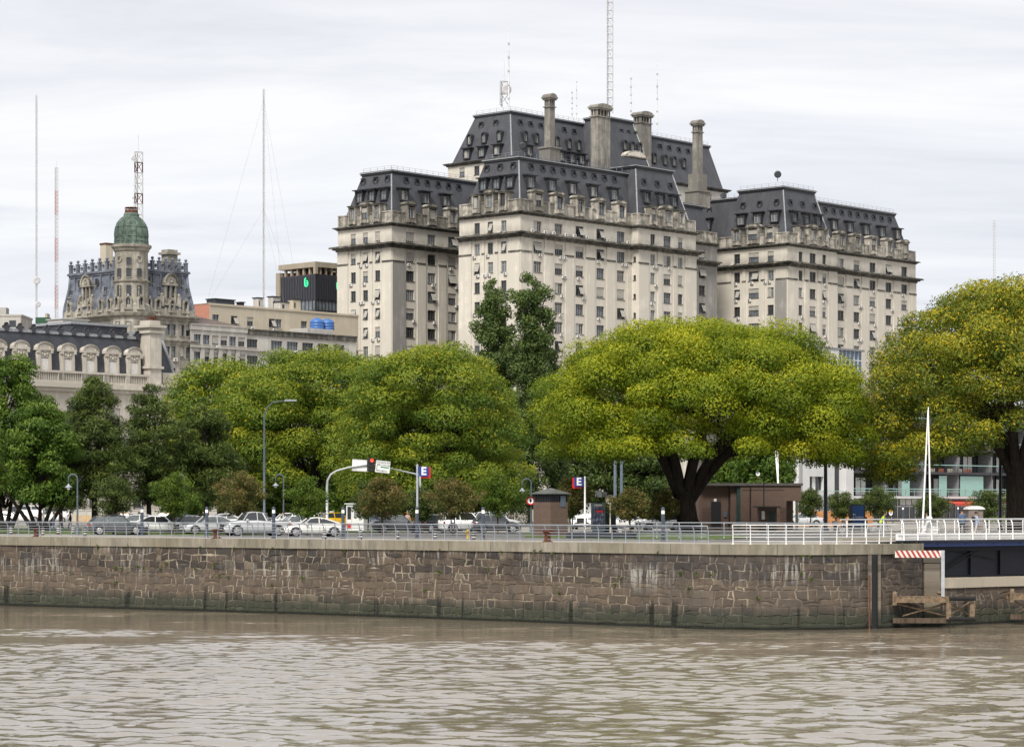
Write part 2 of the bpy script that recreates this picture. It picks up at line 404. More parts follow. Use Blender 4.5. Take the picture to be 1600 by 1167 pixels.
# quay wall materials: stones (tone from the per-stone attribute) and the mortar bed share the same dirt, lime runs and algae
def quaymat(name, kind):
    global t,mapv,sx
    t=NT(name); t.set(Roughness=.85); t.b.inputs['Specular IOR Level'].default_value=.25
    gm=t.n('ShaderNodeNewGeometry'); sx=t.n('ShaderNodeSeparateXYZ'); t.l(gm.outputs['Position'],sx.inputs[0])
    uvn=t.n('ShaderNodeAttribute',attribute_name='along')
    cbn=t.n('ShaderNodeCombineXYZ'); t.l(uvn.outputs['Fac'],cbn.inputs[0]); t.l(sx.outputs['Z'],cbn.inputs[1])
    def mapv(v,sc_):
        mpn=t.n('ShaderNodeMapping'); mpn.inputs['Scale'].default_value=sc_; t.l(v,mpn.inputs['Vector']); return mpn.outputs[0]
    V=cbn.outputs[0]; fine=t.noise(V,4.5,7,.72)
    if kind=='stone':
        tone=t.n('ShaderNodeAttribute',attribute_name='tone')
        c=t.ramp(tone.outputs['Fac'],[(0,(.032,.028,.025)),(.2,(.058,.045,.036)),(.4,(.092,.068,.050)),(.55,(.132,.098,.070)),(.7,(.070,.057,.047)),(.85,(.050,.047,.046)),(1,(.19,.155,.112))])
        c=t.mix(t.math('MULTIPLY',t.ramp(fine,[(.38,0.0),(.68,1.0)]),.65),c,(.045,.038,.034))
        c=t.mix(t.math('MULTIPLY',t.ramp(t.noise(V,9,4,.6),[(.60,0.0),(.72,1.0)]),.35),c,(.26,.22,.17))
    else:
        mp_=t.noise(V,.6,4,.6)
        c=t.ramp(mp_,[(.38,(.055,.046,.038)),(.47,(.16,.135,.10)),(.58,(.34,.295,.225))])
    # right part greyer and darker
    rt=t.n('ShaderNodeMapRange'); rt.inputs[1].default_value=2; rt.inputs[2].default_value=13; t.l(sx.outputs['X'],rt.inputs[0])
    dk=t.math('MULTIPLY',t.ramp(t.noise(mapv(V,(.13,.30,1)),1,4,.6),[(.42,0.0),(.58,1.0)]),t.math('MULTIPLY',t.math('ADD',rt.outputs[0],.30),.50))
    c=t.mix(dk,c,(.046,.044,.046))
    st=t.noise(mapv(V,(2.2,.13,1)),1,6,.65); c=t.mix(t.math('MULTIPLY',t.ramp(st,[(.46,0.0),(.62,1.0)]),.55),c,(.040,.034,.030))
    lime=t.noise(mapv(V,(4.2,.24,1)),1,6,.68); limeb=t.noise(mapv(V,(.17,.25,1)),1,2,.5)
    lm=t.math('MULTIPLY',t.ramp(lime,[(.51,0.0),(.60,1.0)]),t.ramp(limeb,[(.50,0.0),(.60,1.0)]))
    zt=t.n('ShaderNodeMapRange'); zt.inputs[1].default_value=1.8; zt.inputs[2].default_value=3.0; t.l(sx.outputs['Z'],zt.inputs[0])
    c=t.mix(t.math('MULTIPLY',t.math('MULTIPLY',lm,zt.outputs[0]),.75),c,(.36,.35,.32))
    def band(lo,hi,edge,w=.25,fac=1.0):
        zn=t.math('ADD',sx.outputs['Z'],t.math('MULTIPLY',t.math('SUBTRACT',t.noise(mapv(V,(.7,1,1)),1,6,.72),.5),w*2))
        a=t.n('ShaderNodeMapRange'); a.inputs[1].default_value=lo-edge; a.inputs[2].default_value=lo; t.l(zn,a.inputs[0])
        b=t.n('ShaderNodeMapRange'); b.inputs[1].default_value=hi; b.inputs[2].default_value=hi+edge; b.inputs[3].default_value=1; b.inputs[4].default_value=0; t.l(zn,b.inputs[0])
        return t.math('MULTIPLY',t.math('MULTIPLY',a.outputs[0],b.outputs[0]),fac)
    c=t.mix(band(1.45,2.5,.5,.5,.26),c,(.18,.138,.098))
    c=t.mix(band(-2,.90,.35,.45,.60),c,(.040,.046,.033))
    c=t.mix(band(-2,.55,.25,.35,.55),c,(.030,.037,.024))
    c=t.mix(band(-2,.10,.12,.10,.95),c,(.010,.012,.009))
    dr=t.noise(mapv(V,(1.15,.05,1)),1,4,.55)
    c=t.mix(t.math('MULTIPLY',t.ramp(dr,[(.57,0.0),(.61,1.0)]),band(-2,1.1,.7,.9,.92)),c,(.014,.015,.012))
    t.col(c); t.bump(fine,.7,.05); return t.mat
MT['quay_stone']=quaymat('rubble quay stone','stone'); MT['quay_mortar']=quaymat('quay mortar bed','mortar')
t=NT('quay coping concrete'); t.set(Roughness=.9)
gm=t.n('ShaderNodeNewGeometry'); sx2=t.n('ShaderNodeSeparateXYZ'); t.l(gm.outputs['Position'],sx2.inputs[0])
uvn=t.n('ShaderNodeAttribute',attribute_name='along'); cbn=t.n('ShaderNodeCombineXYZ'); t.l(uvn.outputs['Fac'],cbn.inputs[0]); t.l(sx2.outputs['Z'],cbn.inputs[1])
V2=cbn.outputs[0]
s1=t.noise(mapv(V2,(1.8,.35,1)),1,6,.7); s2=t.noise(mapv(V2,(.12,.2,1)),1,3)
c=t.ramp(s1,[(.3,(.11,.098,.078)),(.55,(.24,.215,.17)),(.75,(.33,.30,.245))])
c=t.mix(t.ramp(s2,[(.45,0.0),(.6,.55)]),c,(.15,.135,.085))
jt=t.math('LESS_THAN',t.math('FRACT',t.math('MULTIPLY',uvn.outputs['Fac'],.29)),.012)
c=t.mix(t.math('MULTIPLY',jt,.8),c,(.04,.036,.03)); t.col(c); t.bump(s1,.4,.05)
MT['coping']=t.mat

def ribbon(name, pl, zs, mats, parent=None, close_top=None, u0=0, bulge=None, nz=18, seed=3):
    """vertical ribbon of a wall along pl, zs=(z0,z1)"""
    n=len(pl); z0,z1=zs
    us=[0]
    for i in range(1,n): us.append(us[-1]+(pl[i]-pl[i-1]).length)
    vs=[];al=[]
    rs=np.random.RandomState(seed)
    for i,p in enumerate(pl):
        tdir=(pl[min(i+1,n-1)]-pl[max(i-1,0)]).normalized(); nn=Vector((tdir.y,-tdir.x,0))
        for k in range(nz+1):
            f=k/nz; z=z0+(z1-z0)*f
            d=(bulge(us[i],z) if bulge else 0)
            q=p+nn*d; vs.append((q.x,q.y,z)); al.append(us[i]+u0)
    fs=[(i*(nz+1)+k,(i+1)*(nz+1)+k,(i+1)*(nz+1)+k+1,i*(nz+1)+k+1) for i in range(n-1) for k in range(nz)]
    if close_top:
        b=len(vs); back=offs(pl,close_top)
        for i,p in enumerate(pl):
            q=vs[i*(nz+1)+nz]; vs.append(q); al.append(us[i]+u0)
            vs.append((back[i].x,back[i].y,z1)); al.append(us[i]+u0)
        fs+=[(b+2*i,b+2*i+2,b+2*i+3,b+2*i+1) for i in range(n-1)]
        # underside lip
        b2=len(vs)
        for i,p in enumerate(pl):
            q=vs[i*(nz+1)]; vs.append(q); al.append(us[i]+u0); vs.append((back[i].x,back[i].y,z0)); al.append(us[i]+u0)
        fs+=[(b2+2*i,b2+2*i+1,b2+2*i+3,b2+2*i+2) for i in range(n-1)]
    me=bpy.data.meshes.new(name); me.from_pydata(vs,[],fs); me.materials.append(mats)
    a=me.attributes.new('along','FLOAT','POINT'); a.data.foreach_set('value',al)
    return link(name,me,parent)
def stones(name, pl, z0, z1, parent, bulge, seed=5, rowh=.45, colw=.74, u0=0, proud=.0, d0=0.0):
    """semi-coursed rubble: every stone is a bevelled polygon standing proud of the mortar bed"""
    rr=random.Random(seed); us=[0]
    for i in range(1,len(pl)): us.append(us[-1]+(pl[i]-pl[i-1]).length)
    tot=us[-1]; import bisect
    def P(u,z,d):
        u=min(max(u,0),tot-1e-6); i=min(max(0,bisect.bisect_right(us,u)-1),len(pl)-2); f=(u-us[i])/max(1e-6,us[i+1]-us[i])
        p=pl[i]*(1-f)+pl[i+1]*f; t_=(pl[i+1]-pl[i]).normalized(); q=p+Vector((t_.y,-t_.x,0))*(d+bulge(u,z)); return (q.x,q.y,z)
    nr=int((z1-z0)/rowh); zl=[z0]
    for k in range(nr): zl.append(zl[-1]+rr.uniform(.6,1.4))
    zl=[z0+(z-z0)*(z1-z0)/(zl[-1]-z0) for z in zl]
    rows=[]
    for k in range(nr):
        c=[0.0]
        while c[-1]<tot: c.append(c[-1]+colw*rr.choice([.5,.7,.85,1,1,1.2,1.5,2.0]))
        c[-1]=tot; rows.append(c)
    J={}
    def jit(key,u,z):      # shared wobble for a junction
        if key not in J: J[key]=(rr.gauss(0,.055),rr.gauss(0,.05) if z0+.01<z<z1-.01 else 0)
        return (u+J[key][0],z+J[key][1])
    vs=[];fs=[];al=[];tn=[]
    for k in range(nr):
        row=rows[k]; up=rows[k+1] if k+1<nr else row; dn=rows[k-1] if k>0 else row
        for a,b in zip(row,row[1:]):
            if b-a<.12: continue
            bot=[jit((k,round(x,4)),x,zl[k]) for x in sorted({a,b}|{x for x in dn if a+.1<x<b-.1})]
            top=[jit((k+1,round(x,4)),x,zl[k+1]) for x in sorted({a,b}|{x for x in up if a+.1<x<b-.1})]
            poly=bot+top[::-1]
            # split tall wide ones now and then
            polys=[poly]
            if b-a>1.0 and zl[k+1]-zl[k]>.45 and rr.random()<.3:
                zm=(zl[k]+zl[k+1])/2+rr.uniform(-.06,.06); w1=rr.uniform(-.05,.05)
                polys=[bot+[(b,zm-w1),(a,zm+w1)],[(a,zm+w1),(b,zm-w1)]+top[::-1]]
            for pg in polys:
                cx=sum(p[0] for p in pg)/len(pg); cz=sum(p[1] for p in pg)/len(pg)
                g=rr.uniform(.018,.045); tone=min(1,max(0,rr.gauss(.45,.27))); dd=rr.uniform(.0,.05); n=len(pg)
                # subdivide edges and roughen them
                q=[]
                for i in range(n):
                    p,r_=pg[i],pg[(i+1)%n]; L_=math.hypot(r_[0]-p[0],r_[1]-p[1]); q.append(p)
                    if L_>.35: q.append(((p[0]+r_[0])/2+rr.gauss(0,.012),(p[1]+r_[1])/2+rr.gauss(0,.015)))
                def shr(p,g_):
                    dx,dz=cx-p[0],cz-p[1]; L_=math.hypot(dx,dz)+1e-6; return (p[0]+dx/L_*g_*1.3,p[1]+dz/L_*g_)
                n=len(q); b0=len(vs)
                for lay,(g_,d_) in enumerate(((g,-.03),(g+.008,proud+dd*.45),(g+.04,proud+.015+dd*.7))):
                    for p in q: x,z=shr(p,g_); vs.append(P(x,z,d0+d_+(rr.gauss(0,.006) if lay==2 else 0))); al.append(x+u0); tn.append(tone)
                vs.append(P(cx,cz,d0+proud+.02+dd*.7+rr.uniform(0,.012))); al.append(cx+u0); tn.append(tone); cI=len(vs)-1
                for lay in (0,1):
                    fs+=[(b0+lay*n+i,b0+lay*n+(i+1)%n,b0+(lay+1)*n+(i+1)%n,b0+(lay+1)*n+i) for i in range(n)]
                fs+=[(b0+2*n+i,b0+2*n+(i+1)%n,cI) for i in range(n)]
    me=bpy.data.meshes.new(name); me.from_pydata(vs,[],fs); me.materials.append(MT['quay_stone'])
    a=me.attributes.new('along','FLOAT','POINT'); a.data.foreach_set('value',al); a=me.attributes.new('tone','FLOAT','POINT'); a.data.foreach_set('value',tn)
    return link(name,me,parent)
def wbulge(u,z): return .03*math.sin(u*.9+z*.6)*math.sin(u*.37+1+z*.3)+.01*math.sin(u*3.1+z*5.3)+(5-z)*.045
qw=thing('quay_wall','long rubble stone quay wall with concrete coping and green algae at the waterline','quay wall',(quay[0].x,quay[0].y,0))
qw.location=(0,0,0)
ribbon('mortar_bed',quay,(-1.5,G-.58),MT['quay_mortar'],qw,bulge=wbulge); _u60=sum((quay[i+1]-quay[i]).length for i in range(60)); stones('stone_face',quay[60:],-.55,G-.6,qw,lambda u,z:wbulge(u+_u60,z),u0=_u60)
cop=ribbon('coping',offs(quay,-.16),(G-.60,G+.012),MT['coping'],qw,close_top=.9,nz=3,bulge=lambda u,z:.02*math.sin(u*1.7))
# end face of the upper quay at the bridge
e0=quay[-1]; e1=Vector((26.0,160.5,0))
retp=[e0+(e1-e0)*k/8 for k in range(9)]
ribbon('end_face',retp,(-1.5,G-.004),MT['quay_mortar'],qw,u0=300,nz=10)
# vertical slot near the corner, recess shade given by a black panel; drain pipe
ci=quay_at(1356); c0=quay[ci]; tdir=(quay[ci+1]-quay[ci-1]).normalized(); nn=Vector((tdir.y,-tdir.x,0))
T=Matrix(((tdir.x,nn.x,0,c0.x),(tdir.y,nn.y,0,c0.y),(0,0,1,0),(0,0,0,1)))
mb=MB(T)
mb.box(-.26,-.12,.22,.40,-.5,G-.62,0); mb.box(.42,.55,.22,.42,-.5,G-.62,0); mb.box(-.12,.42,.20,.30,-.5,G-.62,1)
mb.build('ladder_slot',[MT['quay_mortar'],MT['black']],qw)
mb=MB(T); mb.tube([(-.34,.46,-.5),(-.34,.46,3.2)],.05,8); mb.build('drain_pipe',MT['rust'],qw)
# weeds on the wall: little tufts
def tufts(name, pts, r, n, m, parent=None, up=.3):
    vs=[];fs=[];va=[]
    for p in pts:
        for k in range(n):
            d=Vector((rnd.gauss(0,1),rnd.gauss(0,1)-.5,rnd.gauss(0,.7)+up)).normalized()*r*rnd.uniform(.5,1.1)
            s=d.cross(Vector((rnd.random(),rnd.random(),rnd.random()))).normalized()*r*.16
            b=len(vs); q=Vector(p); vs+=[q,q+d*.55+s,q+d,q+d*.55-s]; fs.append((b,b+1,b+2,b+3)); va+= [rnd.random()]*4
    me=bpy.data.meshes.new(name); me.from_pydata([tuple(v) for v in vs],[],fs); me.materials.append(m)
    a=me.attributes.new('var','FLOAT','POINT'); a.data.foreach_set('value',va)
    return link(name,me,parent)
MT['weed']=leafmat('weed leaf',[(.06,.10,.015),(.14,.20,.03)],trans=.3)
pts=[]
for k in range(46):
    i=rnd.randrange(quay_at(30),quay_at(1440)); zq=rnd.choice([4.35,4.35,3.2,2.4,2.9,1.8]); p=offs(quay,-.12-(5-zq)*.045)[i]
    pts.append((p.x,p.y,zq+rnd.uniform(-.1,.1)))
o=tufts('wall_weeds',pts,.22,14,MT['weed']); tag(o,'small green weeds sprouting from the joints of the stone quay wall','weeds',kind='stuff')

# lower quay right of the bridge abutment
lw=[Vector((x,y,0)) for x,y in [(24.8,149.5),(26.6,150.2),(28.6,151.8),(32.2,154.3),(60,172),(160,235)]]
lw=poly_resample([(p.x,p.y) for p in lw],.5)
lq=thing('low_quay','low rubble quay with a pale concrete ledge under the bridge','quay wall',(0,0,0))
ribbon('mortar_bed',lw,(-1.5,2.30),MT['quay_mortar'],lq,bulge=lambda u,z:wbulge(u,z)*.7,u0=77,nz=10); stones('stone_face',lw[:60],-.55,2.26,lq,lambda u,z:wbulge(u,z)*.7,seed=8,u0=77)
MT['pale_ledge']=stone('pale concrete ledge',(.50,.45,.36),(.22,.19,.15),.35,.5)
a=offs(lw,-.25); b=[p+Vector((-.54,.84,0))*9 for p in lw]
mb=MB(); n=len(lw)
vs=[(p.x,p.y,2.28) for p in a]+[(p.x,p.y,2.86) for p in a]+[(p.x,p.y,2.86) for p in b]
fs=[(i,i+1,n+i+1,n+i) for i in range(n-1)]+[(n+i,n+i+1,2*n+i+1,2*n+i) for i in range(n-1)]
mb.add(vs,fs); mb.build('ledge',MT['pale_ledge'],lq)
# pier block between upper quay and ledge
mb=MB(); mb.bbox(24.9,25.9,148.9,152,-1.5,3.85,.06,0); mb.bbox(24.85,26.0,148.85,152.1,3.85,4.15,.04,1)
pb=mb.build('bridge_pier_block',[MT['quay_mortar'],MT['coping']]); tag(pb,'stepped stone pier block between quay corner and bridge','pier')
# retaining wall behind the ledge (under the bridge)
rw=[p+Vector((-.54,.84,0))*8.6 for p in lw]; mb=MB(); n=len(rw)
mb.add([(p.x,p.y,2.8) for p in rw]+[(p.x,p.y,G-.01) for p in rw],[(i,i+1,n+i+1,n+i) for i in range(n-1)])
o=mb.build('retaining_wall',MT['concrete']); tag(o,'shaded concrete retaining wall under the footbridge','retaining wall')

# ---------------------------------------------------------------- railings
def railing(name,label,pl,m,h=1.08,post_step=1.0,rails=(.98,.80,.62,.44,.18),r=.022,curve=.16,group=None,skip=(),cat='railing',base=G,split=True):
    us=[0]
    for i in range(1,len(pl)): us.append(us[-1]+(pl[i]-pl[i-1]).length)
    th=thing(name,label,cat,(pl[0].x,pl[0].y,base),group=group); o0=Vector((pl[0].x,pl[0].y,0))
    def P(u):
        u=min(max(u,0),us[-1]-1e-6)
        import bisect
        i=max(0,bisect.bisect_right(us,u)-1); i=min(i,len(pl)-2); f=(u-us[i])/max(1e-6,us[i+1]-us[i])
        p=pl[i]*(1-f)+pl[i+1]*f; t=(pl[i+1]-pl[i]).normalized(); return p-o0,t
    # post mesh: flat bar curving toward the water at the top
    pm=MB(); pts=[]
    for k in range(7):
        f=k/6; z=h*f; y=-curve*max(0,(f-.55)/.45)**2+curve*.5*max(0,.3-f)
        pts.append((0,y,z))
    pm.tube(pts,[.045,.04,.035,.035,.035,.034,.036],6,0); pm.box(-.09,.09,-.06,.13,0,.02,0)
    me=pm.mesh('post',m)
    n=int(us[-1]/post_step)
    for k in range(n+1):
        if k in skip: continue
        p,t_=P(k*post_step); ang=math.atan2(t_.y,t_.x)
        link('post',me,th,loc=(p.x,p.y,0),rz=ang)
    for j,zr in enumerate([h]+list(rails)):
        mb=MB(); f=zr/h; y=-curve*max(0,(f-.55)/.45)**2
        pts=[]
        u=0
        while u<=us[-1]+1e-6:
            p,t_=P(u); nn=Vector((t_.y,-t_.x,0)); q=p+nn*(-y); pts.append((q.x,q.y,zr)); u+=post_step
        if len(pts)<2: continue
        mb.tube(pts,.04 if j==0 else r,6,0); mb.build('top_rail' if j==0 else 'rail',m,th)
    return th
MT['grey_rail2']=simple('dull grey rail',(.34,.37,.41),.5,metal=.2)
ql=offs(quay,.42)
railing('railing','grey metal quay railing with curved posts along the stone wall edge',ql[quay_at(-40):quay_at(1141)],MT['grey_rail'],post_step=1.02,group=None)
railing('railing','white curved-post railing above the quay corner beside the bridge',ql[quay_at(1147):quay_at(1436)],MT['white_paint'],post_step=1.05,h=1.15)
# ================================================================ big ministry block
AR=R_(48.2); Rv=Vector((math.cos(AR),math.sin(AR),0)); Lv=Vector((-math.sin(AR),math.cos(AR),0))
class Frame:
    def __init__(s,px,Y,ang=AR):
        s.O=Vector((gx(px,Y),Y,0)); s.a=ang; s.R=Vector((math.cos(ang),math.sin(ang),0)); s.L=Vector((-math.sin(ang),math.cos(ang),0))
    def along(s,kind,const,px):       # coordinate on a wall plane seen at photo column px
        k=(px-800)/F
        if kind=='f':   # y=const, unknown x
            b=s.O+s.L*const; d=s.R
        else: b=s.O+s.R*const; d=s.L
        return (k*b.y-b.x)/(d.x-k*d.y)
    def zat(s,x,y,py):
        p=s.O+s.R*x+s.L*y; return zz(py,p.y)
class Wall:
    """kind f: plane y=c facing -y; l: plane x=c facing -x; r: x=c facing +x"""
    def __init__(s,kind,c,a0,a1): s.k=kind;s.c=c;s.a0=a0;s.a1=a1
    def pt(s,a,z,d=0):
        if s.k=='f': return (a,s.c-d,z)
        if s.k=='l': return (s.c-d,a,z)
        return (s.c+d,a,z)
    rot=property(lambda s:{'f':math.pi,'l':math.pi/2,'r':-math.pi/2}[s.k])
    def M(s,a,z,d=0): return Matrix.Translation(s.pt(a,z,d))@Matrix.Rotation(s.rot,4,'Z')
    def face(s,mb,z0,z1,holes,depth=.35,mi=0,mr=None):
        """wall sheet with real rectangular openings (a0,a1,z0,z1) and their reveals"""
        A=sorted({s.a0,s.a1}|{h[0] for h in holes}|{h[1] for h in holes}); Z=sorted({z0,z1}|{h[2] for h in holes}|{h[3] for h in holes})
        idx={}
        def V(i,j):
            if (i,j) not in idx: idx[(i,j)]=len(vs); vs.append(s.pt(A[i],Z[j]))
            return idx[(i,j)]
        vs=[];fs=[]
        for i in range(len(A)-1):
            ca=(A[i]+A[i+1])/2
            hs=[h for h in holes if h[0]<ca<h[1]]
            for j in range(len(Z)-1):
                cz=(Z[j]+Z[j+1])/2
                if any(h[2]<cz<h[3] for h in hs): continue
                fs.append((V(i,j),V(i+1,j),V(i+1,j+1),V(i,j+1)))
        mb.add(vs,fs,mi)
        mr=mi if mr is None else mr
        for a0,a1,b0,b1 in holes:
            for p,q in (((a0,b0),(a1,b0)),((a1,b0),(a1,b1)),((a1,b1),(a0,b1)),((a0,b1),(a0,b0))):
                mb.quad(s.pt(*p),s.pt(*q),s.pt(q[0],q[1],-depth),s.pt(p[0],p[1],-depth),mr)
    def bar(s,mb,a0,a1,z0,z1,d0,d1,mi=0):
        p=s.pt(a0,z0,d0); q=s.pt(a1,z1,d1)
        mb.box(min(p[0],q[0]),max(p[0],q[0]),min(p[1],q[1]),max(p[1],q[1]),z0,z1,mi)

MT['lime']=stone('warm limestone render',(.74,.695,.61),(.27,.25,.215),.33,.35,soot=((62.4,64.6,.95),(61.6,58.6,.55),(66.7,69.5,.6),(65.9,64.9,.4)))
MT['lime_grey']=stone('grey stained limestone',(.40,.385,.36),(.17,.165,.155),.55,.3)
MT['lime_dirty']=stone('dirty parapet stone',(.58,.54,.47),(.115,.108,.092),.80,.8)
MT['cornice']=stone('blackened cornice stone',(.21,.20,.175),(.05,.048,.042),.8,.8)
t=NT('dark slate roof'); t.set(Roughness=.55); t.b.inputs['Specular IOR Level'].default_value=.35
v=t.pos(src='Position'); sxx=t.n('ShaderNodeSeparateXYZ'); t.l(v,sxx.inputs[0])
row=t.math('FRACT',t.math('MULTIPLY',sxx.outputs['Z'],2.2)); u=t.math('FRACT',t.math('MULTIPLY',t.math('ADD',sxx.outputs['X'],t.math('MULTIPLY',sxx.outputs['Y'],.3)),1.1))
f=t.noise(t.pos(.6,.6,.25,src='Position'),1,6,.65); c=t.ramp(f,[(.3,(.050,.052,.060)),(.7,(.094,.097,.110))])
f2=t.noise(t.pos(4,4,6,src='Position'),1,2); c=t.mix(t.math('MULTIPLY',f2,.5),c,(.035,.037,.044))
c=t.mix(t.math('MULTIPLY',t.math('LESS_THAN',row,.1),.5),c,(.02,.021,.025))
t.col(c); MT['slate']=t.mat
MT['lead']=simple('lead flashing',(.28,.29,.31),.5,var=.2)
MT['frame_d']=simple('dark window frame',(.085,.08,.075),.6)
MT['frame_l']=simple('pale window frame',(.42,.40,.36),.6)
MT['blind']=simple('cream roller blind',(.36,.345,.31),.8,var=.15)
MT['ac_white']=simple('air conditioner casing',(.62,.61,.58),.5,var=.1)
MT['dormer']=simple('dark zinc dormer',(.03,.032,.038),.5,var=.3)

# window meshes are cached per size and variant; local axes: x along wall, y outward, z up, origin at opening centre
WC={}
def win_meshes(w,h,var):
    key=(round(w,2),round(h,2),var)
    if key in WC: return WC[key]
    fr=MB(); pn=MB(); d=-.30; t_=.09
    fm=1 if var in (1,4,7) else 0
    for a in ((-w/2,-w/2+t_),(w/2-t_,w/2)): fr.box(a[0],a[1],d,d+.1,-h/2,h/2,fm)
    fr.box(-w/2+t_,w/2-t_,d,d+.1,-h/2,-h/2+t_,fm); fr.box(-w/2+t_,w/2-t_,d,d+.1,h/2-t_,h/2,fm)
    if w>1.0:
        fr.box(-.045,.045,d+.005,d+.09,-h/2+t_,h/2-t_,fm)
        if w>2.0 :
            for sx_ in (-w/4,w/4): fr.box(sx_-.03,sx_+.03,d+.005,d+.08,-h/2+t_,h/2-t_,fm)
    fr.box(-w/2+t_,w/2-t_,d+.01,d+.07,h*.12,h*.12+.06,fm)
    if var in (3,4):     # roller blind lowered part way
        f=.45 if var==3 else .85
        fr.box(-w/2+.05,w/2-.05,d+.11,d+.15,h/2-h*f,h/2-.02,2)
    if var==5:           # projecting awning shutter pushed out
        fr.add([(-w/2+.04,.0,h*.30),(w*.1,.0,h*.30),(w*.1,.55,-h*.35),(-w/2+.04,.55,-h*.35),(-w/2+.04,.04,h*.30),(w*.1,.04,h*.30),(w*.1,.60,-h*.33),(-w/2+.04,.60,-h*.33)],
               [(0,1,2,3),(4,7,6,5),(0,3,7,4),(1,5,6,2),(2,6,7,3),(0,4,5,1)],2)
    if var==6:
        fr.add([(-w/2+.04,-.02,h*.42),(w/2-.04,-.02,h*.42),(w/2-.04,.5,-h*.30),(-w/2+.04,.5,-h*.30)],[(0,1,2,3)],2)
        fr.box(-w/2+.04,w/2-.04,-.06,-.02,h*.40,h*.48,fm)
    if var==7:
        fr.box(.03,w/2-.05,d+.11,d+.15,-h/2+.1,h/2-.02,2)
    fr.box(-w/2-.08,w/2+.08,-.02,.12,-h/2-.12,-h/2,3)       # sill
    pn.quad((-w/2,d-.01,-h/2),(w/2,d-.01,-h/2),(w/2,d-.01,h/2),(-w/2,d-.01,h/2),0)
    WC[key]=(fr,pn,[None,None]); return WC[key]
WMAT=lambda: [MT['frame_d'],MT['frame_l'],MT['blind'],MT['cornice']]
ACm=MB(); ACm.bbox(-.42,.42,.02,.36,-.3,.3,.03,0); ACm.lathe([(.22,0),(.22,.012)],(.08,.36,0),14,1,axis='y'); ACm.lathe([(.07,.012),(.07,.02)],(.08,.36,0),8,0,axis='y'); ACm.box(-.35,-.28,.0,.34,-.42,-.3,2); ACm.box(.28,.35,.0,.34,-.42,-.3,2)
class Bld:
    """collects repeated fittings and links the first 100 of each kind as parts, the rest as one"""
    def __init__(s,root,z0=G): s.root=root; s.items={}; s.T0=Matrix.Translation((0,0,-z0))
    def win(s,wall,a,z,w,h,var=None,d=0,pri=0):
        if var is None: var=rnd.choice([0,0,0,1,1,2,3,3,4,5,6,7])
        s.items.setdefault('window',[]).append((pri,s.T0@wall.M(a,z,d),(w,h,var)))
    def put(s,kind,M,mb,mats,pri=0,sub=None): s.items.setdefault(kind,[]).append((pri,s.T0@M,(mb,mats,sub)))
    def flush(s,winmats=None,glass=None,cap=100):
        wm_=winmats or WMAT(); gl=glass or [MT['glass_dark'],MT['glass_mid']]
        for kind,lst in s.items.items():
            lst.sort(key=lambda q:q[0])
            rest=lst[cap:]; cache={}
            for i,(pri,M,dat) in enumerate(lst[:cap]):
                if kind=='window':
                    fr,pn,c=win_meshes(*dat); k=('w',)+tuple(round(q,2) for q in dat)+(hash(dat[2])%2,)
                    if k not in cache: cache[k]=(fr.mesh('window',wm_),pn.mesh('pane',gl[(dat[2]+int(dat[0]*3))%len(gl)]))
                    o=link('window',cache[k][0],s.root,mtx=M); link('pane',cache[k][1],o)
                else:
                    mb,mats,sub=dat
                    if id(mb) not in cache: cache[id(mb)]=(mb.mesh(kind,mats),[(n_,b_.mesh(n_,m__)) for n_,b_,m__ in (sub or [])])
                    o=link(kind,cache[id(mb)][0],s.root,mtx=M)
                    for n_,me in cache[id(mb)][1]: link(n_,me,o)
            if rest:
                big=MB(); mats=None
                if kind=='window':
                    for pri,M,dat in rest:
                        fr,pn,c=win_meshes(*dat); big.merge(fr,M)
                        b=len(big.m); big.merge(pn,M); 
                        for q in range(b,len(big.m)): big.m[q]=4+(dat[2]%len(gl))
                    mats=wm_+gl
                else:
                    mats=rest[0][2][1]
                    for pri,M,dat in rest:
                        big.merge(dat[0],M)
                        for n_,b_,m__ in (dat[2] or []):
                            off=len(mats)
                            if m__ not in mats: mats=mats+[m__]
                            b=len(big.m); big.merge(b_,M)
                            for q in range(b,len(big.m)): big.m[q]=mats.index(m__)
                o=big.build(kind,mats,s.root); o['kind']='stuff'

fr=Frame(813,500)
lib=thing('ministry_building','huge pale stone office building with dark mansard roofs and tall chimneys behind the trees','building',(fr.O.x,fr.O.y,G),fr.a)
TL=Matrix.Translation((0,0,-G))
B=Bld(lib)
ROWS=[64.1,59.8,55.85,51.85,47.85,43.85,39.85,35.85,31.85,27.85]
ZC,ZP0,ZP1,ZT=62.3,66.6,69.5,78.6
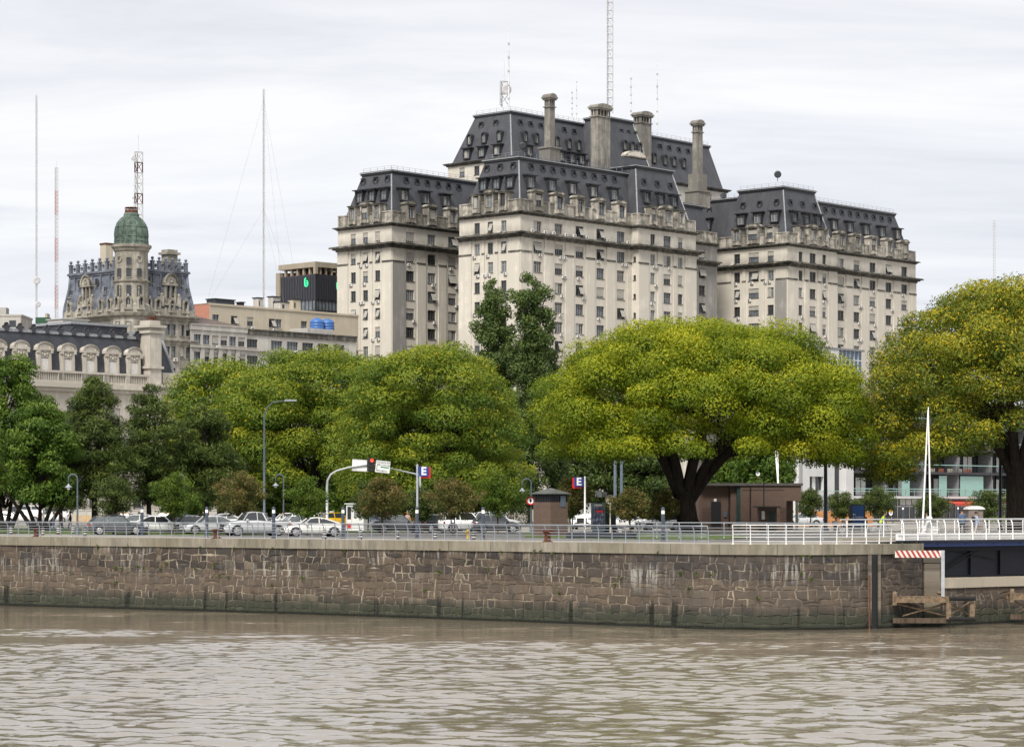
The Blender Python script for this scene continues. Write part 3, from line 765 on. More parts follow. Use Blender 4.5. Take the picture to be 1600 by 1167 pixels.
# dormer meshes: local x along, y outward, z up; origin at centre of the opening on the wall plane
def slate_dormer(w,h,dep,arch=False):
    mb=MB(); sub=MB()
    t_=.26; b=-dep
    mb.box(-w/2-t_,-w/2,b,.05,-h/2-.1,h/2+.1,0); mb.box(w/2,w/2+t_,b,.05,-h/2-.1,h/2+.1,0)
    if not arch:
        mb.box(-w/2-t_,w/2+t_,b,.10,h/2+.1,h/2+.38,0); mb.box(-w/2-t_-.3,w/2+t_+.3,b,.40,h/2+.38,h/2+.55,0)
        mb.add([(-w/2-t_-.45,.5,h/2+.55),(w/2+t_+.45,.5,h/2+.55),(w/2+t_,b-.6,h/2+.85),(-w/2-t_,b-.6,h/2+.85)],[(0,1,2,3)],0)
        mb.box(-w/2-t_-.45,w/2+t_+.45,.40,.50,h/2+.42,h/2+.60,0)
    else:
        n=10; R=w/2+t_
        out=[(R*math.cos(math.pi*k/n),h/2-.1+R*1.05*math.sin(math.pi*k/n)) for k in range(n+1)]
        inn=[(w/2*math.cos(math.pi*k/n),h/2-.1+w/2*math.sin(math.pi*k/n)) for k in range(n+1)]
        for k in range(n):
            a,b2,c,d=out[k],out[k+1],inn[k+1],inn[k]
            mb.add([(a[0],.12,a[1]),(b2[0],.12,b2[1]),(c[0],.12,c[1]),(d[0],.12,d[1]),(a[0],b,a[1]),(b2[0],b,b2[1]),(c[0],-.3,c[1]),(d[0],-.3,d[1])],
                   [(0,1,2,3),(0,4,5,1),(2,6,7,3)],0)
        sub.add([(p[0],-.28,p[1]) for p in inn],[tuple(range(n+1))],0)
    mb.box(-w/2-t_,w/2+t_,b,.12,-h/2-.28,-h/2-.1,0)
    wd,wn_,_=win_meshes(w,h,rnd.choice([0,1,1,7,4])); 
    return mb,wd,wn_,sub
def oculus():
    mb=MB(); g=MB(); n=16
    for k in range(n):
        t0,t1=2*math.pi*k/n,2*math.pi*(k+1)/n
        for (r0,y0),(r1,y1) in (((.78,-.25),(.78,.22)),((.78,.22),(.50,.22)),((.50,.22),(.44,-.12))):
            mb.quad((r0*math.cos(t0),y0,r0*math.sin(t0)),(r0*math.cos(t1),y0,r0*math.sin(t1)),(r1*math.cos(t1),y1,r1*math.sin(t1)),(r1*math.cos(t0),y1,r1*math.sin(t0)),0)
    mb.box(-.05,.05,-.14,-.06,-.45,.45,0); mb.box(-.45,.45,-.15,-.05,-.05,.05,0); mb.box(-.5,.5,-.2,.42,.72,.86,0)
    g.lathe([(.46,-.16),(.46,-.14)],(0,0,0),14,0,axis='y'); return mb,g
OC=oculus()
def stone_dormer(w,h,ped):
    mb=MB(); t_=.36
    for s_ in (-1,1):
        x0,x1=(w/2,w/2+t_) if s_>0 else (-w/2-t_,-w/2)
        mb.box(x0,x1,-1.9,.12,-h/2-.9,h/2+.25,0); mb.box(x0-.08,x1+.08,-.2,.22,-h/2-1.05,-h/2-.85,0)
    mb.box(-w/2-t_,w/2+t_,-1.9,.2,h/2+.25,h/2+.5,0)
    mb.box(-w/2-t_-.2,w/2+t_+.2,-1.9,.42,h/2+.5,h/2+.68,1)
    mb.box(-w/2,w/2,-1.9,.1,-h/2-.9,-h/2-.1,0)
    if ped:
        R=w/2+t_+.12; n=9; vs=[(R*math.cos(math.pi*k/n),h/2+.68+.42*R*math.sin(math.pi*k/n)) for k in range(n+1)]
        mb.prism(vs,-.35,.0-1.9,0); 
        mb.prism([(x*1.06,h/2+.68+(z-h/2-.68)*1.08) for x,z in vs],-.36,.30,1)
        mb.prism([(x*.78,h/2+.70+(z-h/2-.68)*.72) for x,z in vs],.31,.33,0)
    return mb
SDM={}
for ped in (0,1): SDM[ped]={}
SLD={}
def put_stone_dormer(wall,a,z,w,ped,pri,h=2.3):
    k=(round(w,1),ped,h)
    if k not in SLD: SLD[k]=stone_dormer(w,h,ped)
    z=z+.55; B.put('stone_dormer',wall.M(a,z,.32),SLD[k],[MT['lime_dirty'],MT['cornice']],pri)
    B.win(wall,a,z,w,h,rnd.choice([0,1,3,4,7]),d=.34,pri=pri)
def put_slate_dormer(wall,a,z,w,ins,pri,arch=False,h=1.95):
    k=('s',round(w,1),arch,h,rnd.randrange(2))
    if k not in SLD: SLD[k]=slate_dormer(w,h,1.9,arch)
    mb,wd,wn_,sub=SLD[k]
    if 'm%s'%(k,) not in SLD:
        mm=MB(); mm.merge(mb,Matrix()); o=len(mm.m); mm.merge(wd,Matrix())
        for q in range(o,len(mm.m)): mm.m[q]+=1
        gg=MB(); gg.merge(wn_,Matrix()); gg.merge(sub,Matrix()); SLD['m%s'%(k,)]=(mm,gg)
    mm,gg=SLD['m%s'%(k,)]
    B.put('roof_dormer',wall.M(a,z,-ins),mm,[MT['dormer']]+WMAT(),pri,[('pane',gg,MT['glass_mid'])])
def put_oculus(wall,a,z,ins,pri): B.put('round_window',wall.M(a,z,-ins),OC[0],[MT['dormer']],pri,[('pane',OC[1],MT['glass_dark'])])
def put_ac(wall,a,z,pri,d=0):
    if rnd.random()<.985: B.put('air_conditioner',wall.M(a,z,d),ACm,[MT['ac_white'],MT['dark_metal'],MT['frame_d']],pri)

bodies=MB(TL); corn=MB(TL); par=MB(TL); roof=MB(TL); ridge=MB(TL); pil=[]; grey=MB(TL)
def facade(wall,cols,z0,pri,h=2.2,skiprows=0,greyish=False,pilast=True,slit=None,ends=(True,True),rows=ROWS,acp=.55):
    holes=[]
    for a,wd in cols:
        for r in rows[skiprows:]:
            zc_=r; holes.append((a-wd/2,a+wd/2,zc_-h/2,zc_+h/2)); B.win(wall,a,zc_,wd,h,pri=pri)
            if rnd.random()<acp:
                put_ac(wall,a+rnd.choice([-.35,.2,.45,.5])*wd*rnd.uniform(.5,1.2),zc_-h/2-.45,pri,0.0 if r<60 else .0)
                if rnd.random()<.2: put_ac(wall,a+wd*.55+.5,zc_-h/2-.5,pri)
        if pri<40:
            pass
    if slit:
        for r in rows[1:]: holes.append((slit-.35,slit+.35,r-.8,r+.3)); B.win(wall,slit,r-.25,.7,1.1,0,pri=pri)
    wall.face(grey if greyish else bodies,z0,ZP0,holes,.32)
    # pilasters between window bays, from the base to the main cornice
    cs=sorted(cols); mb=MB(TL)
    edges=[wall.a0]+[None]*0
    segs=[]
    prev=wall.a0+(.0)
    for a,wd in cs: segs.append((prev,a-wd/2-.75)); prev=a+wd/2+.75
    segs.append((prev,wall.a1))
    for i,(s0,s1) in enumerate(segs):
        if s1-s0<.5 or not pilast: continue
        m0,m1=s0,s1
        wall.bar(mb,m0,m1,z0,58.55,.0,.22,0); wall.bar(mb,m0,m1,58.9,ZC-.75,.0,.20,0); wall.bar(mb,m0-.0,m1+.0,58.55,58.9,0,.34,1)
    if mb.v:
        mb.build('pilasters',[MT['lime_grey'] if greyish else MT['lime'],MT['cornice']],lib)
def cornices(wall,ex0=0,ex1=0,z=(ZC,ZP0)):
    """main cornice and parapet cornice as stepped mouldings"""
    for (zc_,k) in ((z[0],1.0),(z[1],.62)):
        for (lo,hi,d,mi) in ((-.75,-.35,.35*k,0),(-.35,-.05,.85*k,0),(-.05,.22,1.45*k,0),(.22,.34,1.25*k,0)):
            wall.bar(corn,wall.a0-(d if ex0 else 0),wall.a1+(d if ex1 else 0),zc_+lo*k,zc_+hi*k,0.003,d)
def parapet(wall,z0=ZP0,z1=ZP1,ex0=0,ex1=0):
    wall.bar(par,wall.a0,wall.a1,z0+.2,z1-.35,-.5,-.12)
    wall.bar(par,wall.a0,wall.a1,z1-.35,z1-.1,-.55,.02)
    wall.bar(par,wall.a0,wall.a1,z0+.2,z0+.65,-.5,.02)
    n=max(1,int((wall.a1-wall.a0)/4.2)); 
    for i in range(n+1):
        a=wall.a0+(wall.a1-wall.a0)*i/n
        wall.bar(par,max(wall.a0,a-.4),min(wall.a1,a+.4),z0+.65,z1-.35,-.45,.01)
def mansard(x0,x1,y0,y1,zp=ZP1,zt=ZT,ins=3.9,hips=(),rail=True,insr=None):
    i0=.55
    if insr: x1=x1-insr+ins; xb=x1-ins+insr-i0
    else: xb=x1-i0
    roof.frustum((x0+i0,xb,y0+i0,y1-i0,zp-2.6),(x0+ins,x1-ins,y0+ins,y1-ins,zt))
    # ridge moulding, light top line and flat roof
    for (lo,hi,d,mi) in ((-.9,-.55,.25,0),(-.55,-.2,.45,0),(-.2,.0,.65,1),(.0,.12,.5,0)):
        ridge.box(x0+ins-d,x1-ins+d,y0+ins-d,y1-ins+d,zt+lo,zt+hi,mi)
    for hx,hy in hips:
        bx=x0+i0 if hx==0 else x1-i0; tx=x0+ins if hx==0 else x1-ins; by=y0+i0 if hy==0 else y1-i0; ty=y0+ins if hy==0 else y1-ins
        g_=(zt-.9-(zp-2.6))/(zt-(zp-2.6)); ridge.tube([(bx,by,zp-2.6),(bx+(tx-bx)*g_,by+(ty-by)*g_,zt-.9)],.17,6,1)
    if rail:
        pts=[(x0+ins,y1-ins),(x0+ins,y0+ins),(x1-ins,y0+ins)]
        for (ax,ay),(bx,by) in zip(pts,pts[1:]):
            L_=math.hypot(bx-ax,by-ay); n=max(1,int(L_/1.8))
            for k in range(n+1):
                x=ax+(bx-ax)*k/n;y=ay+(by-ay)*k/n; ridge.box(x-.025,x+.025,y-.025,y+.025,zt+.1,zt+1.0,2)
            for h_ in (.55,1.0): ridge.tube([(ax,ay,zt+h_),(bx,by,zt+h_)],.022,4,2)
def insat(z,zp=ZP1,zt=ZT,ins=3.9): return .55+(ins-.55)*(z-(zp-2.6))/(zt-(zp-2.6))

Z0=G-.05
# ---- central block
cf=[(fr.along('f',0,p),2.5) for p in (840,873,905.5,938,970)]
w1=Wall('f',0,0,35.6); facade(w1,cf,Z0,0,slit=None)
w2=Wall('l',0,0,16.9); cl=[(fr.along('l',0,p),1.5) for p in (745.4,766,787)]; facade(w2,cl,Z0,2)
w3=Wall('f',-2,35.6,55.7); cw=[(fr.along('f',-2,1020),1.6),(fr.along('f',-2,1042.5),2.5),(fr.along('f',-2,1063),1.6)]
facade(w3,cw,Z0,1); w4=Wall('l',35.6,-2,0); facade(w4,[],Z0,1,slit=-1.0,pilast=False)
w5=Wall('r',55.7,-2,16.9); w5.face(bodies,Z0,ZP0,[])
for w_,e0_,e1_ in ((w1,1,0),(w2,1,0),(w3,1,1),(w4,0,0),(w5,1,0)): cornices(w_,e0_,e1_); parapet(w_)
mansard(0,45,0,16.9,hips=[(0,0)]); mansard(35.6,55.7,-2,18,zt=80.3,hips=[(0,0),(1,0)],rail=False)
def roofline(wall,mains,oc,smalls,ped,pri,zd=73.2,zo=76.55,zs=69.35,wm=2.0,zt=ZT):
    for a in mains: put_slate_dormer(wall,a,zd,wm,insat(zd,zt=zt)-.75,pri)
    for a in oc: put_oculus(wall,a,zo,insat(zo,zt=zt)-.02,pri)
    for a,p,wd in smalls: put_stone_dormer(wall,a,zs-.55,wd,p,pri)
roofline(w1,[a for a,_ in cf],[fr.along('f',2,p) for p in (837,855,871,887,903.5,919.5,935.5,951.5,967)],[(a,1,1.9) for a,_ in cf],1,0)
roofline(w2,[a for a,_ in cl],[fr.along('l',2,p) for p in (754.5,775,795.5)],[(cl[0][0],0,1.5),(cl[1][0],1,1.8),(cl[2][0],0,1.5)],1,2,wm=1.7)
roofline(w3,[a for a,_ in cw],[fr.along('f',0,p) for p in (1011,1032,1052.5)],[(cw[0][0],0,1.5),(cw[1][0],1,2.3),(cw[2][0],0,1.5)],1,1,zt=80.35,wm=1.7)
# row of air conditioners on the main cornice
for a in [x+1.9 for x,_ in cf]+[x-2.1 for x,_ in cf[:3]]: put_ac(w1,a,ZC+.75,0,.25)
# ---- left block
dx,dy=-2.65,34.0
wl=Wall('l',dx,dy,dy+16.3); cc=[(fr.along('l',dx,p),1.5) for p in (552,571,590)]; facade(wl,cc,Z0,6)
wf=Wall('f',dy,dx,60); cc2=[(fr.along('f',dy,p),2.5) for p in (641,674.5,706.5)]+[(26,2.5),(33,2.5)]; facade(wf,cc2,Z0,5)
for w_,e0_,e1_ in ((wl,1,1),(wf,1,0)): cornices(w_,e0_,e1_); parapet(w_)
mansard(dx,60,dy,dy+16.3,hips=[(0,0)])
roofline(wl,[a for a,_ in cc],[fr.along('l',dx+2,p) for p in (561,580.5,599)],[(cc[0][0],0,1.5),(cc[1][0],1,1.8),(cc[2][0],0,1.5)],1,6,wm=1.7)
roofline(wf,[a for a,_ in cc2],[fr.along('f',dy+2,p) for p in (641,658,674,691,707,723)],[(a,1,1.9) for a,_ in cc2],1,5)
# grey dirty strip pilaster at the corner
# ---- right block
rx,ry=86.6,-4.4
we=Wall('f',ry,rx,rx+19.9); c3=[(fr.along('f',ry,1251),1.5),(fr.along('f',ry,1270),2.4),(fr.along('f',ry,1288),1.5)]; facade(we,c3,Z0,3)
wll=Wall('l',rx,ry,ry+20); c4=[(fr.along('l',rx,1151.5),1.7),(fr.along('l',rx,1177.5),2.9),(fr.along('l',rx,1204),1.7)]; facade(wll,c4,Z0,4)
wg=Wall('f',ry+2,rx+19.9,rx+57.0); c5=[(fr.along('f',ry+2,p),2.5) for p in (1314,1338.5,1363.5,1388.5,1413)]; facade(wg,c5,Z0,3)
wr_=Wall('r',rx+57.0,ry+2,ry+20); wr_.face(bodies,Z0,ZP0,[])
wr2=Wall('r',rx+19.9,ry,ry+2); wr2.face(bodies,Z0,ZP0,[])
wh=Wall('l',rx+2,ry+20,ry+60); c6=[(fr.along('l',rx+2,p),2.5) for p in (1097,)]+[(ry+38,2.5),(ry+46,2.5)]; facade(wh,c6,Z0,7,greyish=True)
for w_,e0_,e1_ in ((we,1,1),(wll,1,1),(wg,0,1),(wr_,0,0),(wh,0,0)): cornices(w_,e0_,e1_); parapet(w_)
mansard(rx,rx+19.9,ry,ry+20,zt=80.4,hips=[(0,0),(1,0)]); mansard(rx+10,rx+57.0,ry+2,ry+20); mansard(rx+2,rx+22,ry+8,ry+60,zt=79.2)
roofline(we,[a for a,_ in c3],[fr.along('f',ry+2,p) for p in (1240,1259,1278)],[(c3[0][0],0,1.5),(c3[1][0],1,2.3),(c3[2][0],0,1.5)],1,3,zt=80.35,wm=1.7)
roofline(wll,[a for a,_ in c4],[fr.along('l',rx+2,p) for p in (1157.5,1183.5,1210)],[(c4[0][0],0,1.7),(c4[1][0],1,2.7),(c4[2][0],0,1.7)],1,4,zt=80.35,wm=1.9)
roofline(wg,[a for a,_ in c5],[fr.along('f',ry+4,p) for p in (1296.5,1309.5,1322,1335,1347,1360,1372,1384.5,1397)],[(a,1,1.9) for a,_ in c5],1,3)
roofline(wh,[c6[0][0]],[fr.along('l',rx+4,p) for p in (1104,)],[(c6[0][0],0,2.3)],1,7)
# ---- back tower
tx,ty,tz0,tz1=37.7,36.0,85.0,96.4
TP=[(tx,84,ty,ty+18.7)]
xt1=fr.along('f',ty+4.6,1106)+1.7; aw=fr.along('f',ty,1109)
wt=Wall('f',ty,tx,xt1); wt.face(bodies,60,tz0,[(aw-.8,aw+.8,81.6,83.6)]); B.win(wt,aw,82.6,1.6,2.0,pri=8)
wtl=Wall('l',tx,ty,ty+19.7); awl=[fr.along('l',tx,p) for p in (722,745,768)]; wtl.face(bodies,60,tz0,[(a-.8,a+.8,82.0,84.0) for a in awl])
for a in awl: B.win(wtl,a,83.0,1.6,2.0,pri=8)
wtr=Wall('r',xt1,ty,ty+19.7); wtr.face(bodies,60,tz0,[])
for w_,e0_,e1_ in ((wt,1,1),(wtl,1,1),(wtr,1,1)):
    for lo,hi,d in ((-.5,-.2,.3),(-.2,.05,.7),(.05,.2,.9)): w_.bar(corn,w_.a0-(d if e0_ else 0),w_.a1+(d if e1_ else 0),tz0+lo,tz0+hi,.003,d)
INS2=4.6
def ins2(z): return .55+(INS2-.55)*(z-tz0)/(tz1-tz0)
mansard(tx,xt1,ty,ty+19.7,zp=tz0+2.6-.0,zt=tz1,ins=INS2,hips=[(0,0)],insr=1.7)
# projecting middle bay of the tower roof
mx0=fr.along('f',ty-5.5,946); mx1=fr.along('f',ty-5.5,1026)
mansard(mx0,mx1,ty-5.5,ty+8,zp=tz0+2.0,zt=tz1+1.2,ins=4.2,hips=[(0,0),(1,0)],rail=False)
wm_=Wall('f',ty-5.5,mx0,mx1); wm_.face(bodies,60,tz0,[]); Wall('l',mx0,ty-5.5,ty).face(bodies,60,tz0,[]); Wall('r',mx1,ty-5.5,ty).face(bodies,60,tz0,[])
for p in (748,769,): pass
for p in (749,772): put_oculus(wtl,fr.along('l',tx+3,p),93.7,ins2(93.7),8)
for p in (734,756.5,780.5): put_slate_dormer(wtl,fr.along('l',tx+2,p),90.4,1.0,ins2(90.4)-.7,8,True,1.6)
for p in (730.5,753.5,777.5): put_slate_dormer(wtl,fr.along('l',tx+1,p),87.1,1.6,ins2(87.1)-.7,8,False,1.7)
for p in (816,832,848,884.5,900,1034.5,1048.5,1063.5,1078): put_oculus(wt,fr.along('f',ty+3,p),93.7,ins2(93.7),8)
for p in (820.5,838,870,889,904,1022,1039,1053,1068): put_slate_dormer(wt,fr.along('f',ty+2,p),90.4,1.0,ins2(90.4)-.7,8,True,1.6)
for p in (826,877,893,908,): put_slate_dormer(wt,fr.along('f',ty+1,p),87.1,1.6,ins2(87.1)-.7,8,False,1.7)
for p in (973,984,995): put_oculus(wm_,fr.along('f',ty-2.5,p),94.3,.55+3.65*(94.3-tz0+.6)/12.2,8)
for p in (976.5,988,999): put_slate_dormer(wm_,fr.along('f',ty-3.5,p),91.0,1.0,.55+3.65*(91.0-tz0+.6)/12.2-.7,8,True,1.6)
# arched pediment in front of the middle bay
pm_=MB(); n=12; pm_.prism([(3.8*math.cos(math.pi*k/n),1.5*math.sin(math.pi*k/n)) for k in range(n+1)],-1.0,.5,0); pm_.prism([(2.9*math.cos(math.pi*k/n),.2+1.0*math.sin(math.pi*k/n)) for k in range(n+1)],-.5,.62,1)
xa=fr.along('f',0,995); zp_=fr.zat(xa,0,247)
link('arched_pediment',pm_.mesh('arched_pediment',[MT['lime_dirty'],MT['lime']]),lib,mtx=TL@Matrix.Translation((fr.along('f',3,993),3.0,fr.zat(fr.along('f',3,993),3,247)))@Matrix.Rotation(math.pi,4,'Z'))
# grey stained corner strips
for q in (0,1):
    st_=MB(TL); (wll.bar(st_,ry+.0,ry+3.2,Z0,58.5,.225,.26,0) if q else wf.bar(st_,dx,dx+4.0,Z0,58.5,.225,.26,0)); st_.build('stained_strip',MT['lime_grey'],lib)
# ---- chimneys
def chimney(px0,px1,ytop,ybot,yloc,base=None,dep=None):
    a0=fr.along('f',yloc,px0); a1=fr.along('f',yloc,px1); d=dep or (a1-a0)*.8
    zt=fr.zat(a0,yloc,ytop); zb=fr.zat(a0,yloc,ybot); mb=MB(TL)
    mb.box(a0,a1,yloc,yloc+d,zb-8,zt-2.6,0)
    # open arcade under the cap
    n=max(3,int((a1-a0)/.9))
    for k in range(n+1):
        x=a0+(a1-a0)*k/n; mb.box(max(a0,x-.16),min(a1,x+.16),yloc,yloc+.35,zt-2.6,zt-1.2,0)
    for k in range(1,4):
        y=yloc+d*k/3; mb.box(a0,a0+.3,y-.32,y,zt-2.6,zt-1.2,0)
    mb.box(a0+.3,a1-.3,yloc+.36,yloc+d-.3,zt-2.6,zt-1.2,1)
    mb.box(a0-.25,a1+.25,yloc-.25,yloc+d+.25,zt-2.75,zt-2.55,0)
    mb.box(a0-.3,a1+.3,yloc-.3,yloc+d+.3,zt-1.2,zt-.85,0); mb.box(a0-.5,a1+.5,yloc-.5,yloc+d+.5,zt-.85,zt-.55,0)
    n=8; w_=(a1-a0)/2+.4; cx=(a0+a1)/2
    mb.prism([(cx+w_*math.cos(math.pi*k/n),zt-.55+.75*math.sin(math.pi*k/n)) for k in range(n+1)],yloc-.35,yloc+d+.35,0)
    if base:
        for (e,zl,zh) in base: mb.box(a0-e,a1+e,yloc-e,yloc+d+e,zl,zh,0)
    mb.build('chimney',[MT['chim'],MT['black']],lib)
MT['chim']=stone('smoke stained chimney stone',(.36,.34,.30),(.10,.095,.085),.6,.6)
zc1=fr.zat(12,8,242)
chimney(859,867,147,226,9,base=[(.8,74,zc1+2.2),(1.05,zc1+2.2,zc1+2.6)],dep=1.5)
chimney(934,953.5,162,252,8.5,dep=2.0); chimney(1002,1018,174,236,37.5,dep=2.4)
zr_=fr.zat(68,12,318)
wx=Wall('f',9,55.7,78); cx_=[(fr.along('f',9,1097),2.3)]; facade(wx,cx_,Z0,7,greyish=True,pilast=False); Wall('r',78,9,20).face(grey,Z0,ZP0,[]); cornices(wx); parapet(wx)
mansard(55.9,78,9,24,zt=zr_,ins=2.6,rail=False); chimney(1090,1098,188,262,12.3,base=[(1.2,zr_-.3,fr.zat(70,12,297)),(1.45,fr.zat(70,12,297),fr.zat(70,12,295)),(.7,zr_-.3,fr.zat(70,12,268))],dep=1.5)
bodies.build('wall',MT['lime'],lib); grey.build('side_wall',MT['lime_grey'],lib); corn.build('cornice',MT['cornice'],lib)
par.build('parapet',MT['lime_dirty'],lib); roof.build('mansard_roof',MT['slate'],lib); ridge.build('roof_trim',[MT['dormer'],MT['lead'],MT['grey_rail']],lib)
B.flush()
# ---- roof masts and dishes: things of their own standing on the roof
MT['mast_w']=simple('white mast steel',(.55,.55,.56),.5,metal=.2)
MT['mast_r']=simple('faded red mast steel',(.42,.17,.13),.6)
def lattice(name,label,px,py0,py1,Y,w,m2=None,cat='antenna mast',step=None,guys=0,thin=False,dishes=(),bands=True,group=None):
    x=gx(px,Y); z0=zz(py1,Y); z1=zz(py0,Y); th=thing(name,label,cat,(x,Y,z0),R_(20),group=group); H=z1-z0
    mb=MB(); r=max(.045,w*.07)
    if thin:
        mb.tube([(0,0,0),(0,0,H*.62),(0,0,H)],[w*.32,w*.24,w*.12],6,0)
        for k in range(5): mb.box(-w*.45,w*.45,-w*.45,w*.45,H*(.1+.17*k),H*(.1+.17*k)+w*.8,0)
        mb.T=None
    else:
        cs=[(w/2*math.cos(a),w/2*math.sin(a)) for a in (R_(90),R_(210),R_(330))]; st=step or w*1.1; n=int(H/st)
        for k in range(n):
            z_a=H*k/n; z_b=H*(k+1)/n; mi=(int(k*7/n)%2) if bands else 0
            for i in range(3):
                a=cs[i]; b=cs[(i+1)%3]
                mb.tube([(*a,z_a),(*a,z_b)],r,4,mi,caps=False); mb.tube([(*a,z_a),(*b,z_b)],r*.6,3,mi,caps=False); mb.tube([(*a,z_b),(*b,z_b)],r*.6,3,mi,caps=False)
        mb.tube([(0,0,H-.1),(0,0,H+w*2)],r*.8,4,0)
    mb.build('lattice' if not thin else 'pole',[MT['mast_w'],m2 or MT['mast_r']],th)
    for (hz,r_,off) in dishes:
        d=MB(); d.lathe([(.02,.22*r_),(r_*.6,.10*r_),(r_,0),(r_*1.02,-.02),(r_*.98,-.05),(r_*.5,.1*r_-.05)],(off,-w*.8-.1,hz*H),14,0,axis='y'); d.tube([(off,0,hz*H),(off,-w*.8,hz*H)],.06,5)
        d.build('dish',MT['mast_w'],th)
    if guys:
        g=MB()
        for q in range(3):
            a=R_(35+120*q)
            for hz in (.45,.95): g.tube([(0,0,H*hz),(math.cos(a)*guys,math.sin(a)*guys,0)],.014,3)
        g.build('guy_wires',MT['mast_w'],th)
    return th
def onroof(px,ly): # world Y for a roof point of the ministry at local y
    a=fr.along('f',ly,px); p=fr.O+fr.R*a+fr.L*ly; return p.y
lattice('antenna_mast','very tall slender white lattice mast rising out of the frame above the broad middle chimney',952,-70,178,onroof(952,45),1.7,bands=False)
lattice('antenna_mast','thin white whip mast with clamps between the two right chimneys',986,108,182,onroof(986,46),.45,thin=True)
lattice('antenna_mast','thin whip mast with a small box near its middle, right of the tower chimneys',1027,92,206,onroof(1027,46),.45,thin=True)
lattice('antenna_mast','short thin whip antenna standing right of the narrow chimney on the roof',894,135,184,onroof(894,43),.35,thin=True)
lattice('antenna_mast','leaning thin whip antenna, the taller of the pair right of the narrow chimney',901,113,186,onroof(901,42),.3,thin=True)
lattice('antenna_mast','thin spike mast beside the round microwave dish on the tower roof',795,42,168,onroof(800,41),.5,thin=True)
th=lattice('dish_tower','white steel frame holding a round microwave dish on the tower roof',787,128,166,onroof(800,43),2.4,bands=False,cat='antenna',dishes=[(.62,1.15,0)])
def roof_dish(label,px,py,Y,r,tilt=0):
    x=gx(px,Y); z=zz(py,Y); th=thing('satellite_dish',label,'satellite dish',(x,Y,z-r*1.9),0); d=MB()
    d.lathe([(.02,.25*r),(r*.6,.12*r),(r,0),(r*.98,-.04),(r*.5,.05*r)],(0,-.3,r*1.9),16,0,axis='y'); d.build('dish',MT['dormer'],th)
    s=MB(); s.tube([(0,0,0),(0,0,r*1.9)],.08,6); s.tube([(0,0,r*1.9),(0,-.9*r,r*1.9)],.03,4); s.build('stand',MT['dark_metal'],th)
Yr=(fr.O+fr.R*92+fr.L*4).y
roof_dish('dark round dish on the flat top of the right corner roof',1215,273,Yr,.85)
roof_dish('dark dish low on the roof between the back tower and right corner roof',1130,306,(fr.O+fr.R*92+fr.L*28).y,.75)
roof_dish('beige dish on the roof edge left of the narrow chimney',817,228,(fr.O+fr.R*10+fr.L*6).y,.75)
# ================================================================ other buildings
MT['domestone']=stone('grey beige carved stone',(.47,.44,.38),(.15,.14,.115),.65,.7)
MT['bluelead']=simple('blue grey slate and lead',(.135,.15,.185),.55,var=.35,scale=.8)
MT['copper']=stone('green weathered copper',(.15,.205,.17),(.04,.055,.045),.95,1.2)
MT['cream']=stone('cream plaster',(.58,.52,.41),(.33,.29,.23),.4,.3)
MT['whitewash']=stone('off white plaster',(.60,.58,.54),(.28,.265,.24),.45,.3)
MT['pink']=simple('salmon plaster',(.42,.19,.135),.8,var=.15)
MT['brownroof']=simple('brown bitumen roof',(.13,.10,.085),.8,var=.2)
MT['slate2']=simple('blue black zinc roof',(.05,.053,.065),.5,var=.25,scale=.6)
MT['palestone']=stone('pale carved stone',(.64,.60,.53),(.27,.245,.205),.45,.6); MT['sign_w']=simple('white shutter',(.66,.64,.61),.7)
WM2=lambda:[MT['frame_d'],MT['frame_d'],MT['blind'],MT['palestone']]

def grid_building(B_,TL_,root,wall,cols,rows,h,ztop,mat,pri=0,ac=.2,vars_=None,name='wall',z0=G-.05,depth=.3):
    mb=MB(TL_); holes=[]
    for c in cols:
        a,wd=c
        for r in rows:
            holes.append((a-wd/2,a+wd/2,r-h/2,r+h/2)); B_.win(wall,a,r,wd,h,rnd.choice(vars_ or [0,1,2,3,4,7]),pri=pri)
            if rnd.random()<ac: B_.put('air_conditioner',wall.M(a+wd*.3,r-h/2-.4),ACm,[MT['ac_white'],MT['dark_metal'],MT['frame_d']],pri)
    wall.face(mb,z0,ztop,holes,depth); mb.build(name,mat,root)

# ---- domed corner building
f2=Frame(202,440,R_(45)); dom=thing('domed_building','ornate grey stone corner building with a green copper dome and blue grey slate roof','building',(f2.O.x,f2.O.y,G),f2.a)
B2=Bld(dom); xe=f2.along('f',0,303); ye=f2.along('l',0,99)
WF=Wall('f',0,0,xe); WL=Wall('l',0,0,ye)
rws=[38.9,34.9,31.0,27.0,23.0,19.0]
colsF=[(f2.along('f',0,p),1.0) for p in (232,241,262,271,284.4,294)]; colsL=[(f2.along('l',0,p),1.0) for p in (110,117,138,144.5,154.5,161,171,179)]
grid_building(B2,TL,dom,WF,colsF,rws,2.0,40.6,MT['domestone'],ac=.05); grid_building(B2,TL,dom,WL,colsL,rws,2.0,40.6,MT['domestone'],ac=.03)
co_=MB(TL); ms_=MB(TL); bal=MB(TL)
for W in (WF,WL):
    for zc_,k in ((41.2,1.0),(36.9,.6)):
        for lo,hi,d in ((-.6,-.2,.3),(-.2,.05,.7),(.05,.25,1.0)): W.bar(co_,W.a0-(d*k if True else 0),W.a1+d*k,zc_+lo,zc_+hi,.003,d*k)
    W.bar(co_,W.a0,W.a1,41.45,42.6,-.6,.05)
    for i in range(int(W.a1/1.6)+1): W.bar(co_,max(0,1.6*i-.2),1.6*i+.2,41.45,42.9,-.6,.2)
